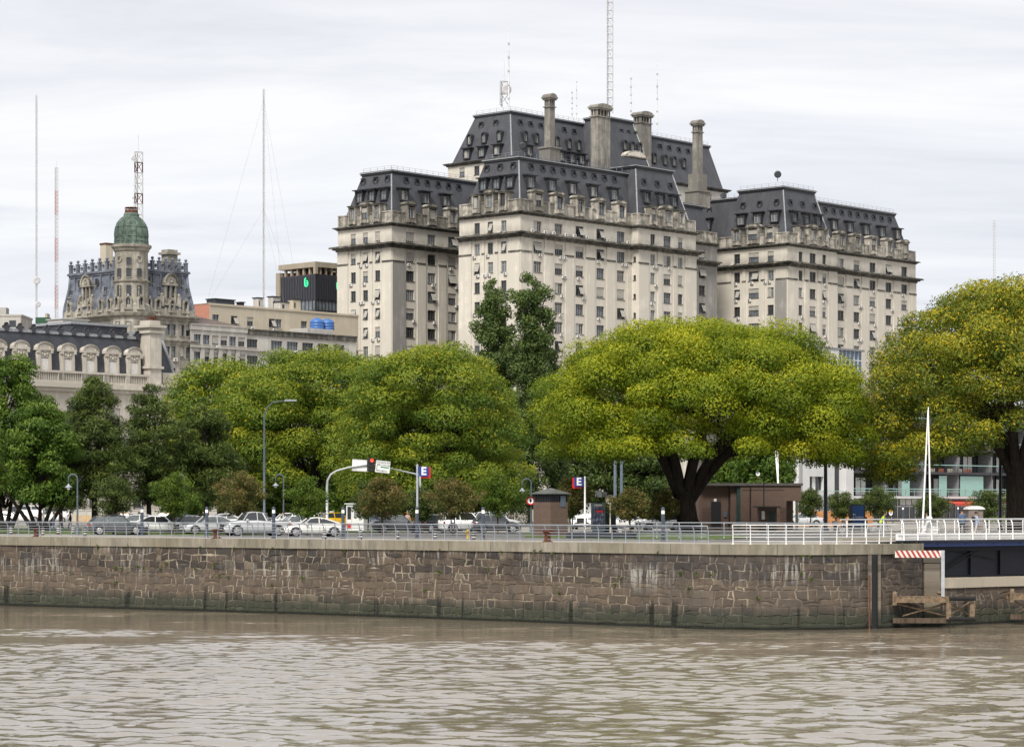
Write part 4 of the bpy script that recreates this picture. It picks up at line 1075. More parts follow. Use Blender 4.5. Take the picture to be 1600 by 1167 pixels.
# bell-shaped mansard
prof=[(.1,41.4),(.1,42.6),(.2,43.6),(.45,45.0),(.8,47),(.95,49.4)]
for (i0,z_a),(i1,z_b) in zip(prof,prof[1:]): ms_.frustum((i0,xe-i0,i0,ye-i0,z_a),(i1,xe-i1,i1,ye-i1,z_b))
for (lo,hi,e) in ((48.9,49.3,.25),(49.3,49.6,.5),(49.6,49.75,.4)): ms_.box(.95-e,xe-.95+e,.95-e,ye-.95+e,lo,hi,0)
for hx,hy in ((xe,0),(0,ye)):
    pts=[((i if hx==0 else xe-i),(i if hy==0 else ye-i),z) for i,z in prof]; ms_.tube(pts,.28,6,0)
nF=7
for W,e in ((WF,xe),(WL,ye)):
    n=8
    for k in range(n+1):
        a=1.2+(e-2.4)*k/n; 
        if a<3.4: continue
        p=W.pt(a,49.7,-.85)
        bal.box(p[0]-.28,p[0]+.28,p[1]-.28,p[1]+.28,49.75,51.2,0); bal.box(p[0]-.36,p[0]+.36,p[1]-.36,p[1]+.36,51.2,51.35,0)
        sph(bal,(p[0],p[1],51.75),.30,8,0)
        bal.tube([p,(p[0],p[1],51.6)],.08,5,0)
        if k<n:
            for z_ in (49.95,50.95): W.bar(bal,a,a+(e-2.4)/n,z_,z_+.12,-.92,-.78)
            m=a+(e-2.4)/n/2; c=W.pt(m,50.45,-.85); bal.lathe([(.36,-.06),(.36,.06),(.24,.06),(.24,-.06)],c,10,0,axis='y' if W.k=='f' else 'x')
    # slate ribs and upper windows
    for k in range(6):
        a=4.2+k*(e-5.5)/5.5; W.bar(ms_,a-.12,a+.12,46.4,48.9,-.95,-.62)
        B2.win(W,a+1.1,46.0 if k%2 else 47.7,.8,1.3,0,d=-.30)
# round-headed small dormers along the eaves
def small_dormer(w,h,crest=False):
    mb=MB(); R=w/2+.28; n=9; b=-1.6
    mb.box(-R,-w/2,b,.15,-h/2,h/2-.1,0); mb.box(w/2,R,b,.15,-h/2,h/2-.1,0); mb.box(-R-.1,R+.1,b,.2,-h/2-.35,-h/2,0)
    o_=[(R*math.cos(math.pi*k/n),h/2-.1+R*math.sin(math.pi*k/n)) for k in range(n+1)]; i_=[(w/2*math.cos(math.pi*k/n),h/2-.1+w/2*math.sin(math.pi*k/n)) for k in range(n+1)]
    for k in range(n):
        mb.add([(o_[k][0],.2,o_[k][1]),(o_[k+1][0],.2,o_[k+1][1]),(i_[k+1][0],.2,i_[k+1][1]),(i_[k][0],.2,i_[k][1]),(o_[k][0],b,o_[k][1]),(o_[k+1][0],b,o_[k+1][1]),(i_[k][0],-.2,i_[k][1]),(i_[k+1][0],-.2,i_[k+1][1])],[(0,1,2,3),(0,4,5,1),(3,2,7,6)],0)
    mb.box(-w/2,w/2,-.26,-.18,-h/2,h/2-.1,1); mb.add([(p[0],-.19,p[1]) for p in i_],[tuple(range(n+1))],1)
    mb.box(-.04,.04,-.18,-.1,-h/2,h/2+.3,0); mb.box(-.2,.2,.1,.38,h/2+R-.25,h/2+R+.25,0)
    return mb
sdm=small_dormer(.75,1.5)
for W,pxs in ((WL,(109,125.5,141,158.5,172)),(WF,(232,246,268,289.5))):
    for p in pxs: B2.put('dormer',W.M(f2.along(W.k,0,p),43.1,.1),sdm,[MT['domestone'],MT['glass_dark']])
# big ornate dormers
bd=MB()
for x in (-1.25,0.95,-.15):
    bd.box(x,x+.3,-1.8,.1,-2.2,1.0,0)
bd.box(-1.6,1.6,-1.8,.25,-2.6,-2.2,0); bd.box(-1.5,1.5,-1.8,.3,1.0,1.4,0); bd.box(-1.25,1.25,-.35,-.25,-2.2,1.0,1); bd.box(-1.25,1.25,-.26,-.1,-2.2,-1.3,0)
n=10; bd.prism([(1.3*math.cos(math.pi*k/n),1.4+1.5*math.sin(math.pi*k/n)) for k in range(n+1)],-1.8,.1,0)
for k in range(n):
    a0=math.pi*k/n;a1=math.pi*(k+1)/n; bd.tube([(1.5*math.cos(a0),.2,1.4+1.7*math.sin(a0)),(1.5*math.cos(a1),.2,1.4+1.7*math.sin(a1))],.2,5,0)
bd.lathe([(.5,.1),(.5,.2),(.3,.2),(.3,.15)],(0,0,1.95),10,0,axis='y')
for s_ in (-1,1): bd.box(s_*1.9-.3,s_*1.9+.3,-1.2,.3,-2.8,-.9,0); sph(bd,(s_*1.9,0,-.7),.3,8)
B2.put('large_dormer',WL.M(f2.along('l',0,134),45.9,-.1),bd,[MT['domestone'],MT['glass_dark']]); B2.put('large_dormer',WF.M(f2.along('f',0,267),45.9,-.1),bd,[MT['domestone'],MT['glass_dark']])
co_.build('cornice',MT['domestone'],dom); ms_.merge(bal,Matrix()); ms_.build('slate_roof',MT['bluelead'],dom)
# corner tower
TW=TL@Matrix.Translation((1.7,1.7,0)); tw=MB(TW); R0=3.05
def ring(r,z0,z1,mi=0,n=16): tw.lathe([(r,z0),(r,z1)],(0,0,0),n,mi,smooth=False,rot=math.pi/16)
tw.lathe([(3.5,G),(3.5,40.8),(4.1,41.0),(4.3,41.5),(3.6,41.6),(3.5,42.9),(R0,43.3),(R0,46.9),(R0+.25,47.1),(R0+.3,47.35),(R0-.05,47.5),(R0-.1,52.4),(R0+.15,52.7),(R0+.2,53.0),(R0+.55,53.3),(R0+.6,53.7),(R0,53.8)],(0,0,0),16,0,smooth=False,rot=math.pi/16)
tw.build('corner_tower',MT['domestone'],dom)
dm=MB(TW); DP=[(3.1,53.75),(3.15,54.0),(3.05,54.15),(3.0,54.9),(3.05,55.6),(2.95,56.6),(2.6,57.6),(2.0,58.4),(1.45,58.8),(1.35,59.0),(1.45,59.2),(1.3,59.35),(1.2,59.6)]
dm.lathe(DP,(0,0,0),16,0,rot=math.pi/16)
for k in range(8):
    t_=2*math.pi*k/8+math.pi/8; dm.tube([((r+.03)*math.cos(t_),(r+.03)*math.sin(t_),z) for r,z in DP[2:9]],.10,5,0)
for zq,rq in ((54.35,3.08),(55.2,3.08),(56.9,2.92)): dm.lathe([(rq,zq),(rq+.06,zq+.06),(rq,zq+.14)],(0,0,0),16,0)
dm.build('copper_dome',MT['copper'],dom)
ln=MB(TW); ln.lathe([(1.2,59.4),(1.25,59.6),(1.05,59.7),(1.05,60.1)],(0,0,0),12,0)
for k in range(10):
    t_=2*math.pi*k/10; ln.tube([(1.1*math.cos(t_),1.1*math.sin(t_),59.6),(1.1*math.cos(t_),1.1*math.sin(t_),60.5)],.07,4)
ln.lathe([(1.1,60.4),(1.15,60.4),(1.15,60.55),(1.1,60.55)],(0,0,0),12,0); ln.build('lantern_rail',MT['rust'],dom)
for k,dz in ((0,0),):
    pass
for j,ang in enumerate((R_(-135),R_(-135+36),R_(-135-36))):
    for z_,h_,w_ in ((50.6,1.5,.85),(48.6,1.6,.9),(45.4,2.0,.9),(38.9,2,1.0),(34.9,2,1.0)):
        rr=(R0+.28 if z_>42 else 3.7)
        if z_==50.6 and j: 
            B2.put('round_window',Matrix.Translation((1.7+math.cos(ang)*(R0-.1),1.7+math.sin(ang)*(R0-.1),51.0))@Matrix.Rotation(ang-math.pi/2,4,'Z')@Matrix.Scale(.7,4),OC[0],[MT['domestone']],0,[('pane',OC[1],MT['glass_dark'])]); continue
        B2.items.setdefault('window',[]).append((0,B2.T0@Matrix.Translation((1.7+math.cos(ang)*rr,1.7+math.sin(ang)*rr,z_))@Matrix.Rotation(ang-math.pi/2,4,'Z'),(w_,h_,0)))
    B2.put('dormer',Matrix.Translation((1.7+math.cos(ang)*3.6,1.7+math.sin(ang)*3.6,43.1))@Matrix.Rotation(ang-math.pi/2,4,'Z'),sdm,[MT['domestone'],MT['glass_dark']])
ch=MB(TL); xq=f2.along('f',5,270); ch.box(xq-1.1,xq+1.1,5,7,49,53.2,0); ch.box(xq-1.5,xq+1.5,4.6,7.4,53.2,53.6,0); ch.box(xq-1.1,xq+1.1,5,7,53.6,54.1,0); ch.build('chimney',MT['domestone'],dom)
ch=MB(TL); yq=f2.along('l',6,161); ch.box(6,7.6,yq-.9,yq+.9,49,55.3,0); ch.box(5.9,7.7,yq-1.0,yq+1.0,55.3,55.6,1); ch.build('chimney',[MT['cream'],MT['rust']],dom)
B2.flush(winmats=[MT['frame_d'],MT['frame_d'],MT['blind'],MT['domestone']])

# ---- long front building with giant dormers
f3=Frame(233,403); cus=thing('customs_building','long pale stone building with blue black mansard and large carved dormers, left behind the trees','building',(f3.O.x,f3.O.y,G),f3.a)
B3=Bld(cus); W3=Wall('f',0,-62,0)
cx=[f3.along('f',0,p) for p in (2,38,75,111.5,146.6,181.4,215)]; stp=cx[-1]-cx[-2]; cx=[cx[0]-stp*k for k in range(4,0,-1)]+cx
grid_building(B3,TL,cus,W3,[(c,1.8) for c in cx],[21.0,14.5,8.5],3.6,25.2,MT['palestone'],ac=0,vars_=[0,3])
cb_=MB(TL); W3.bar(cb_,-62,.0,25.2,25.8,0,.5); W3.bar(cb_,-62,0,25.8,26.5,0,1.0); W3.bar(cb_,-62,0,26.5,26.9,-.4,.3); W3.bar(cb_,-62,0,28.1,28.45,-.35,.35)
W3.bar(cb_,-62,0,26.9,28.1,-.5,-.3)
for c in cx:
    for s_ in (-1,1): W3.bar(cb_,c+s_*2.65-.0-(.9 if s_>0 else 0),c+s_*2.65+(.9 if s_<0 else 0),26.9,28.1,-.3,.3)
    for k in range(9): W3.bar(cb_,c-1.5+k*.36,c-1.32+k*.36,26.9,28.1,-.25,.15)
for zb in (12,18): W3.bar(cb_,-62,0,zb,zb+.4,0,.3)
cb_.build('balustrade_cornice',MT['palestone'],cus)
rf=MB(TL); rf.frustum((-62,.0,.9,18,26.9),(-62,-.6,2.0,16,34.3)); rf.box(-62,-.4,1.8,16.2,34.3,34.75,1)
for k in range(24):
    a=-.9-2.62*k; p=(a,1.9,34.9)
    rf.box(a-.35,a+.35,1.7,2.2,34.3,35.2,0); rf.lathe([(.42,-.15),(.42,.15)],(a,1.9,35.3),8,0,axis='y'); rf.lathe([(.22,-.2),(.22,.2)],(a+.5,1.9,35.0),7,0,axis='y'); rf.lathe([(.22,-.2),(.22,.2)],(a-.5,1.9,35.0),7,0,axis='y')
rf.build('mansard_roof',[MT['slate2'],MT['lead']],cus)
gd=MB()     # giant dormer: local x along, y out, z up from the balustrade
for s_ in (-1,1):
    gd.prism([(s_*1.05,0),(s_*2.0,0),(s_*1.75,5.2),(s_*1.05,5.2)],-2.2,.2,0)
    gd.prism([(s_*1.25,.4),(s_*1.75,.4),(s_*1.62,4.6),(s_*1.25,4.6)],.2,.34,0); gd.box(s_*1.75-.3,s_*1.75+.3,-.3,.6,4.7,5.3,0)
gd.box(-1.05,1.05,-2.2,.1,3.9,5.2,0); gd.box(-2.2,2.2,-2.3,.55,5.2,5.55,0)
n=12; gd.prism([(2.15*math.cos(math.pi*k/n),5.55+.95*math.sin(math.pi*k/n)) for k in range(n+1)],-2.3,.25,0)
for k in range(n):
    a0=math.pi*k/n;a1=math.pi*(k+1)/n; gd.tube([(2.1*math.cos(a0),.35,5.6+1.0*math.sin(a0)),(2.1*math.cos(a1),.35,5.6+1.0*math.sin(a1))],.20,5,0)
for x,z,r in ((0,5.2,.5),(-.7,4.6,.3),(.7,4.6,.3),(0,4.4,.35),(-1.3,5.7,.25),(1.3,5.7,.25)): gd.lathe([(r,.1),(r*.9,.3),(r*.4,.42)],(x,0,z),9,0,axis='y')
shut=MB(); shut.box(-1.02,1.02,-.12,-.02,.2,3.8,0)
for k in range(12): shut.box(-.98,.98,-.02,.0,.35+k*.28,.40+k*.28,0)
for c in cx: B3.put('large_dormer',W3.M(c,27.0,-.9)@Matrix.Diagonal((.72,.62,.88,1)),gd,[MT['palestone']],0,[('shutter',shut,MT['sign_w'])])
# end pavilion
pv=MB(TL); pv.box(-.2,2.2,-.5,2.4,G,36.2,0); 
for z_,e in ((29.5,.3),(35.3,.35),(36.2,.6),(26.5,.5)): pv.box(-.2-e,2.2+e,-.5-e,2.4+e,z_,z_+.4,0)
pv.box(-.1,2.1,-.3,2.2,36.6,37.4,0); pv.box(.2,.8,0,.8,37.4,38.1,2);pv.box(1.0,1.6,0,.8,37.4,38.1,2)
pv.box(2.2,9.5,.2,16,G,27.0,0); pv.box(2.2,9.9,-.2,16,26.6,27.1,0); pv.box(3.4,9.3,.6,2.2,27.1,29.0,0)
pv.frustum((2.2,7.5,1.5,14,27.1),(2.2,5.2,3.0,13,34.5),1); pv.box(2.2,5.5,2.8,13.2,34.5,36.0,3); pv.tube([(7.4,1.6,27.1),(5.2,3.0,34.5)],.3,5,3); pv.tube([(3.4,1.7,27.1),(3.1,3.0,34.5)],.25,5,3)
pv.box(-12,-.5,5,14,33,36.4,1); pv.box(-12.3,-.5,4.7,14.3,36.4,36.8,3)
pv.build('end_pavilion',[MT['palestone'],MT['slate2'],MT['rust'],MT['lead']],cus)
B3.flush(winmats=WM2())
# plant hut on the roof
hx=f3.along('f',8,118); h_=thing('roof_cabin','white plant cabin with small windows on the long building roof','cabin',tuple(f3.O+f3.R*hx+f3.L*8+Vector((0,0,34.75))),f3.a)
m1=MB(); m1.bbox(-2.6,2.6,0,4,0,2.6,.05,0); m1.box(-2.8,2.8,-.2,4.2,2.6,2.75,0); m1.build('body',MT['whitewash'],h_)
for x in (-1.7,0,1.5):
    m1=MB(); m1.box(x-.6,x+.6,-.04,0,.9,1.9,0); m1.box(x-.66,x+.66,-.07,-.03,.8,.9,1); m1.box(x-.03,x+.03,-.07,-.04,.9,1.9,1); m1.build('window',[MT['glass_dark'],MT['white_paint']],h_)

# ---- cream and white row behind
f4=Frame(303.6,450); row=thing('plaster_row_building','long off white plaster building with brown roof, right of the domed building','building',(f4.O.x,f4.O.y,G),f4.a)
B4=Bld(row); xs=f4.along('f',0,386); xr=f4.along('f',0,560)
Wa=Wall('f',0,-1,xs); Wb=Wall('f',.6,xs,xr)
grid_building(B4,TL,row,Wa,[(f4.along('f',0,p),1.7) for p in (308.6,322.4,336.6,350,363.7,377.5)],[37.5,34.3,31.2,28.0,24.8],1.75,39.2,MT['whitewash'],vars_=[3,4,3,0,2],ac=.2)
grid_building(B4,TL,row,Wb,[(f4.along('f',0,p),2.9) for p in (397,435.7,460.3,484.3,508.6,533)],[37.4,34.3,31.2,28.0,24.8],1.6,39.0,MT['whitewash'],vars_=[0,1,2,3],ac=.1)
q=MB(TL)
for W,z_ in ((Wa,39.2),(Wb,39.0)):
    W.bar(q,W.a0,W.a1,z_,z_+.9,-.3,.25,0 if W is Wa else 1); W.bar(q,W.a0,W.a1,z_+.9,z_+1.1,-.4,.4,0 if W is Wa else 1); W.bar(q,W.a0,W.a1,36.0,36.25,.003,.45,2)
cs=[f4.along('f',0,p) for p in (315.5,329.5,343.5,357,370.5)]
for c in cs: Wa.bar(q,c-.45,c+.45,G,36.0,0,.25,0)
q.add([(-1,0.2,40.3),(xs,0.2,40.3),(xs,8,40.6),(xs-14,9,43.2),(-1,9,43.6)],[(0,1,2,3,4)],3)
q.box(-1,xr,10,18,G,40.2,0)
q.build('trim',[MT['whitewash'],MT['cornice'],MT['whitewash'],MT['brownroof']],row); B4.flush(winmats=WM2())

f5=Frame(327,482); pen=thing('cream_block','long cream rendered block with a salmon end wall and roof clutter, left of the ministry','building',(f5.O.x,f5.O.y,G),f5.a)
B5=Bld(pen); z5=f5.zat(0,0,474); x5=f5.along('f',0,560); y5=f5.along('l',0,303)
W5=Wall('f',0,0,x5); grid_building(B5,TL,pen,W5,[(f5.along('f',0,p),1.7) for p in (337,366,391,425,435,475)],[z5-3.0],1.8,z5,MT['cream'],vars_=[0,0,3,5],ac=.4)
m=MB(TL); Wall('l',0,0,y5).face(m,G,z5,[]); m.build('end_wall',MT['pink'],pen)
m=MB(TL); W5.bar(m,0,x5,z5-.3,z5,0.003,.2); W5.bar(m,0,x5,z5-7.5,z5-7.3,.003,1.4); m.box(0,x5,0.01,y5,z5-.2,z5+.1,0)
for k in range(9): 
    a=x5*.35+k*2.6; W5.bar(m,a,a+.08,z5-7.3,z5-5.6,1.2,1.28)
m.build('ledges',MT['cream'],pen); B5.flush(winmats=WM2())
def roofbox(label,px0,px1,py0,py1,fr_,yl,z,mat,cat='roof box',name='roof_box',cap=True,group=None):
    a0=fr_.along('f',yl,px0); a1=fr_.along('f',yl,px1); zb=fr_.zat(a0,yl,py1); zt=fr_.zat(a0,yl,py0)
    p=fr_.O+fr_.R*a0+fr_.L*yl; z_=min(z,zb)
    m=MB(); w=a1-a0; h=zt-z_; m.bbox(0,w,0,max(1.5,w*.5),0,h,.08,0)
    if cap: m.box(-.15,w+.15,-.15,max(1.5,w*.5)+.15,h,h+.2,1)
    m.box(w*.2,w*.35,-.05,0,h*.3,h*.75,1)
    o=m.build(name,[mat,MT['dark_metal']],None,loc=(p.x,p.y,z_),rz=fr_.a); tag(o,label,cat,group); return o
roofbox('dark low plant box on the cream block roof above the salmon wall',336,367,467.5,475,f5,4,z5+.1,MT['dark_metal'],'plant box')
roofbox('small black vent box alone in the middle of the cream block roof',377,382,473,476.5,f5,4,z5+.1,MT['black'],'vent')
roofbox('pale twin-flue chimney standing left of the cream roof tank',403,411,466,478,f5,4,z5+.1,MT['whitewash'],'chimney','chimney')
roofbox('pale chimney with dark flue tops left of the dark glass building',426,437,464,482,f5,6,z5+.1,MT['whitewash'],'chimney','chimney')
roofbox('yellow plastered stair head in front of the dark glass building',457,470,468,484,f5,3,z5+.1,MT['cream'],'stair head')
roofbox('low white plant room under the dark glass building',437,457,472,484,f5,4,z5+.1,MT['whitewash'],'plant room')
# blue water tanks on a white platform
pz=f4.zat(30,6,520)
p0=f4.along('f',3,480); p1=f4.along('f',3,521); base=f4.O+f4.R*p0+f4.L*3; zt_=f4.zat(p0,3,512.5)
m=MB(); m.bbox(0,p1-p0,0,5,0,zt_-39.9,.05,0); o=m.build('tank_platform',MT['whitewash'],None,loc=(base.x,base.y,39.9),rz=f4.a); tag(o,'white platform under the two blue water tanks','platform')
MT['bluetank']=simple('blue plastic tank',(.05,.14,.38),.4,var=.1)
for k,(pc,lb) in enumerate(((497.5,'blue plastic water tank on the white platform, left of its twin'),(513.5,'blue plastic water tank on the white platform, right of its twin beside the ministry wall'))):
    a=f4.along('f',4.8,pc); c=f4.O+f4.R*a+f4.L*5.2; m=MB()
    r=1.35; prof=[(r,0)]
    for i in range(3): prof+=[(r,.2+i*.55),(r+.07,.28+i*.55),(r+.07,.38+i*.55),(r,.46+i*.55)]
    prof+=[(r*.97,1.75),(r*.7,2.05),(r*.35,2.15),(r*.35,2.3),(.05,2.32)]
    m.lathe(prof,(0,0,0),20,0); o=m.build('water_tank',MT['bluetank'],None,loc=(c.x,c.y,zt_),rz=0); tag(o,lb,'water tank','blue rooftop water tanks')

# ---- dark glass block with the green mark
f6=Frame(493,560,R_(45)); zt6=f6.zat(0,0,417); dk=thing('glass_office_block','dark glass office block with a concrete crown and bright green mark, behind the cream block','building',(f6.O.x,f6.O.y,G),f6.a)
x6=f6.along('f',0,545); y6=f6.along('l',0,436)
MT['darkclad']=simple('dark ribbed cladding',(.035,.036,.045),.4,var=.2)
MT['greenmark']=simple('luminous green sign face',(.05,.75,.30),.5,var=0,emit=(.05,.8,.3),es=.35)
MT['crown']=stone('beige concrete crown',(.42,.37,.29),(.2,.17,.13),.4,.4)
m=MB(TL); za,zb_=zt6-7.4,zt6-1.6
m.box(0,x6,0,y6,za,zb_,0)
for k in range(14): Wall('l',0,0,y6).bar(m,y6*k/14-.05,y6*k/14+.05,za,zb_-.3,0,.10,0); Wall('f',0,0,x6).bar(m,x6*k/14,x6*k/14+.1,za,zb_-.3,0,.10,0)
m.build('clad_band',MT['darkclad'],dk)
m=MB(TL); m.box(.25,x6,.25,y6,za-5.2,za,0); m.build('glass_band',MT['glass_mid'],dk)
m=MB(TL)
for k in range(10):
    Wall('l',.25,0,y6).bar(m,y6*k/10,y6*k/10+.12,za-5,za,0,.12,0); Wall('f',.25,0,x6).bar(m,x6*k/10,x6*k/10+.12,za-5,za,0,.12,0)
m.box(.1,x6,.1,y6,za-2.6,za-2.3,0); m.build('mullions',MT['darkclad'],dk)
m=MB(TL); m.box(-.1,x6,-.1,y6,G,za-5.1,0); m.build('base',MT['darkclad'],dk)
m=MB(TL); m.box(-.2,x6,-.2,y6,zt6-.0,zt6+1.2,0); m.box(-.2,0.6,-.2,.6,zb_,zt6,0); m.box(-.3,1.5,y6-.6,y6+.8,za-8,zt6-.6,0)
for k in range(6): Wall('l',0,0,y6).bar(m,y6*k/6,y6*k/6+.5,zb_,zt6,-.8,-.2,0); Wall('f',0,0,x6).bar(m,x6*k/6,x6*k/6+.3,zb_,zt6,-.8,-.2,0)
m.box(1,x6,1,y6,zb_-.1,zb_+.9,1); m.build('crown',[MT['crown'],MT['rust']],dk)
g_=MB()   # hooked green mark: a leaning stem that curls round below and a tick to its right
def stroke(mb,pts,w,y0,y1):
    pts=[Vector((p[0],0,p[1])) for p in pts]; L=[];R=[]
    for i,p in enumerate(pts):
        d=(pts[min(i+1,len(pts)-1)]-pts[max(i-1,0)]).normalized(); n_=Vector((-d.z,0,d.x))*w/2; L.append(p+n_);R.append(p-n_)
    for i in range(len(pts)-1): mb.prism([(L[i].x,L[i].z),(L[i+1].x,L[i+1].z),(R[i+1].x,R[i+1].z),(R[i].x,R[i].z)],y0,y1,0)
stroke(g_,[(-.15,.85),(-.42,.6),(-.42,-.3),(-.35,-.62),(-.1,-.78),(.25,-.72),(.42,-.5),(.42,.05)],.26,0,.12)
stroke(g_,[(.42,.05),(.12,-.25)],.2,0,.12); stroke(g_,[(.1,.38),(.42,.12)],.18,0,.12)
Ma=B.T0@Wall('l',0,0,y6).M(f6.along('l',0,479.5),f6.zat(0,8,443.5),.12)@Matrix.Rotation(math.pi,4,'Z')@Matrix.Translation((0,-.14,0))@Matrix.Scale(1.15,4)
link('green_mark',g_.mesh('green_mark',MT['greenmark']),dk,mtx=Ma)
Ma=B.T0@Wall('f',0,0,x6).M(f6.along('f',0,528.5),f6.zat(0,0,444.5),.12)@Matrix.Rotation(math.pi,4,'Z')@Matrix.Translation((0,-.14,0))@Matrix.Scale(1.15,4)
link('green_mark',g_.mesh('green_mark',MT['greenmark']),dk,mtx=Ma)
bk=thing('crenellated_block','pale block with a dark notched parapet peeping between the glass block and the ministry','building',(gx(518,640),640,G),R_(30))
m=MB(); H=zz(414,640)-G; m.box(-2.2,4,0,8,0,H-.8,0)
for k in range(7): m.box(-2.2+k*.9,-1.7+k*.9,-.1,.6,H-.8,H,1)
m.box(-2.3,4.1,-.12,.1,H-1.5,H-1.2,1); m.build('body',[MT['cream'],MT['dark_metal']],bk)

# ---- far left bits behind the long building
def farblock(label,px0,px1,py,Y,mat,rows=2,name='apartment_block',cat='building',d=12):
    w=gx(px1,Y)-gx(px0,Y); H=zz(py,Y)-G; th=thing(name,label,cat,(gx(px0,Y),Y,G),0); m=MB(); m.bbox(0,w,0,d,0,H,.1,0); m.box(-.15,w+.15,-.15,d,H-.4,H,0); m.box(w*.3,w*.5,2,5,H,H+1.6,0); m.build('body',mat,th)
    for i in range(rows):
        n=max(1,int(w/3))
        for k in range(n):
            q=MB(); q.box(w*(k+.3)/n,w*(k+.7)/n,-.05,.0,H-2.8-i*3.2,H-1.3-i*3.2,0); q.box(w*(k+.28)/n,w*(k+.72)/n,-.1,-.04,H-2.9-i*3.2,H-2.8-i*3.2,1); q.build('window',[MT['glass_dark'],MT['white_paint']],th)
farblock('pale grey apartment block at the far left edge beyond the long roof',-20,33,491,520,MT['whitewash'])
farblock('low cream block with roof room beyond the long roof, right of the green container',62,80,500,530,MT['cream'],1)
MT['greenbox']=simple('dark green sheet',(.03,.09,.05),.6,var=.15)
m=MB(); m.bbox(-1.4,1.4,0,2.4,0,2.2,.05,0)
for k in range(8): m.box(-1.35+k*.36,-1.25+k*.36,-.05,0,.1,2.1,0)
o=m.build('roof_container',MT['greenbox'],None,loc=(gx(66,500),500,zz(505,500)-1)); tag(o,'small dark green container on the far left rooftops','container')
st=MB(); st.box(-2.5,4,0.2,4,0,zz(505,500)-1-G,0); o=st.build('rooftop_block',MT['cream'],None,loc=(gx(66,500),500,G)); tag(o,'cream rooftop storey carrying the green container','building')
lattice('radio_mast','tallest slender white radio mast at the far left with small dishes low down',57,150,520,610,.5,bands=False,guys=0,dishes=[(.22,.9,0),(.12,.7,.3)])
lattice('radio_mast','red and white lattice mast second from the left edge',88,262,520,560,.8)
lattice('radio_mast','stout pale lattice mast rising behind the green dome',216,238,400,470,1.7,m2=MT['rust'],dishes=[(.93,.5,-1.2)])
lattice('radio_mast','short thin whip mast just left of the lattice mast behind the dome',208,285,400,472,.3,thin=True)
lattice('radio_mast','tall slender guyed mast standing above the cream block',412,140,480,500,.45,bands=False,guys=12,dishes=[])
lattice('radio_mast','small thin mast against the sky above the right-hand yellow tree',1553,345,460,620,.7,bands=False)

# ---- modern apartment building on the right
f7=Frame(1254,322); ap=thing('balcony_apartment_building','modern grey and white apartment building with glass-railed balconies, right behind the yellow trees','building',(f7.O.x,f7.O.y,G),f7.a)
MT['white_clad']=simple('white cladding panels',(.62,.62,.62),.5,var=.05,scale=.5); MT['dgrey']=simple('charcoal panel',(.05,.05,.058),.6)
MT['teal']=simple('pale teal glass',(.30,.50,.44),.15,var=.05,spec=.7); MT['curtain']=simple('white curtain',(.72,.72,.69),.9,var=.2,scale=6); MT['grey_slab']=simple('grey concrete slab',(.24,.24,.25),.7)
MT['terracotta']=simple('terracotta',(.35,.12,.06),.8); MT['skyglass']=simple('blue curtain glass',(.05,.12,.22),.08,var=.3,scale=.3,spec=.8)
x7=f7.along('f',0,1640); xw=f7.along('f',0,1304); xd=f7.along('f',0,1314); xp=f7.along('f',0,1326)
SL=[8.35,11.75,15.0,18.2,21.4]
# white end block
Wn=Wall('f',0,0,xw); m=MB(TL); holes=[]
wc=f7.along('f',0,1276)
for z_ in (10.1,13.4,16.6,19.8): holes.append((wc-1.6,wc+1.6,z_-.9,z_+.9))
Wn.face(m,G,22.5,holes,.6); m.box(0,xw,.62,3,G,22.5,0); m.build('white_wall',MT['white_clad'],ap)
for h_ in holes:
    q=MB(TL); Wn.bar(q,h_[0],h_[1],h_[2],h_[3],-.55,-.5,0); 
    for k in range(4): Wn.bar(q,h_[0]+k*(3.2-.08)/3,h_[0]+k*(3.2-.08)/3+.08,h_[2],h_[3],-.5,-.42,1)
    Wn.bar(q,h_[0]+1.1,h_[0]+2.0,h_[2],h_[3],-.5,-.47,2); q.build('window',[MT['glass_dark'],MT['dgrey'],MT['curtain']],ap)
m=MB(TL); Wall('f',.3,xw,xd).face(m,G,21.9,[]); m.build('dark_pier',MT['dgrey'],ap)
m=MB(TL); Wall('f',-.8,xd,xp).bar(m,xd,xp,G,21.9,-1.5,0); m.build('white_pier',MT['white_clad'],ap)
Wq=Wall('f',0,xp,x7)
for i,z_ in enumerate(SL):
    m=MB(TL); Wq.bar(m,xp,x7,z_-.22,z_+.12,-2.6,.25 if i else .6,0); m.build('balcony_slab',MT['dgrey'] if i else MT['white_clad'],ap)
m=MB(TL); Wall('f',2.4,xp,x7).face(m,G,21.9,[]); m.box(xp,x7,2.5,14,G,21.9,0); m.build('back_wall',MT['dgrey'],ap)
nb=int((x7-xp)/4.6)
for i in range(4):
    z0_=SL[i]+.15; zt_=SL[i+1]-.28
    for k in range(nb):
        a=xp+k*4.6+.3; q=MB(TL); Wb_=Wall('f',2.35,0,1)
        ty=rnd.random()
        Wb_.bar(q,a,a+4.0,z0_,zt_,0,.04,0)
        for j in range(4): Wb_.bar(q,a+j*1.3,a+j*1.3+.09,z0_,zt_,.04,.12,1)
        Wb_.bar(q,a,a+4.0,zt_-.5,zt_,.04,.1,1)
        if ty<.9:
            s0=rnd.choice([0,1.3]); Wb_.bar(q,a+s0+.1,a+s0+1.3*rnd.choice([1,2])-.05,z0_+.1,zt_-.5,.045,.07,2)
        q.build('balcony_window',[MT['glass_dark'],MT['black'],MT['curtain']],ap)
        # party fins between bays
        if k%2==0:
            q=MB(TL); Wall('f',0,0,1).bar(q,a-.35,a-.1,z0_,zt_+.1,-2.3,-.05,0); q.build('fin',MT['grey_slab'],ap)
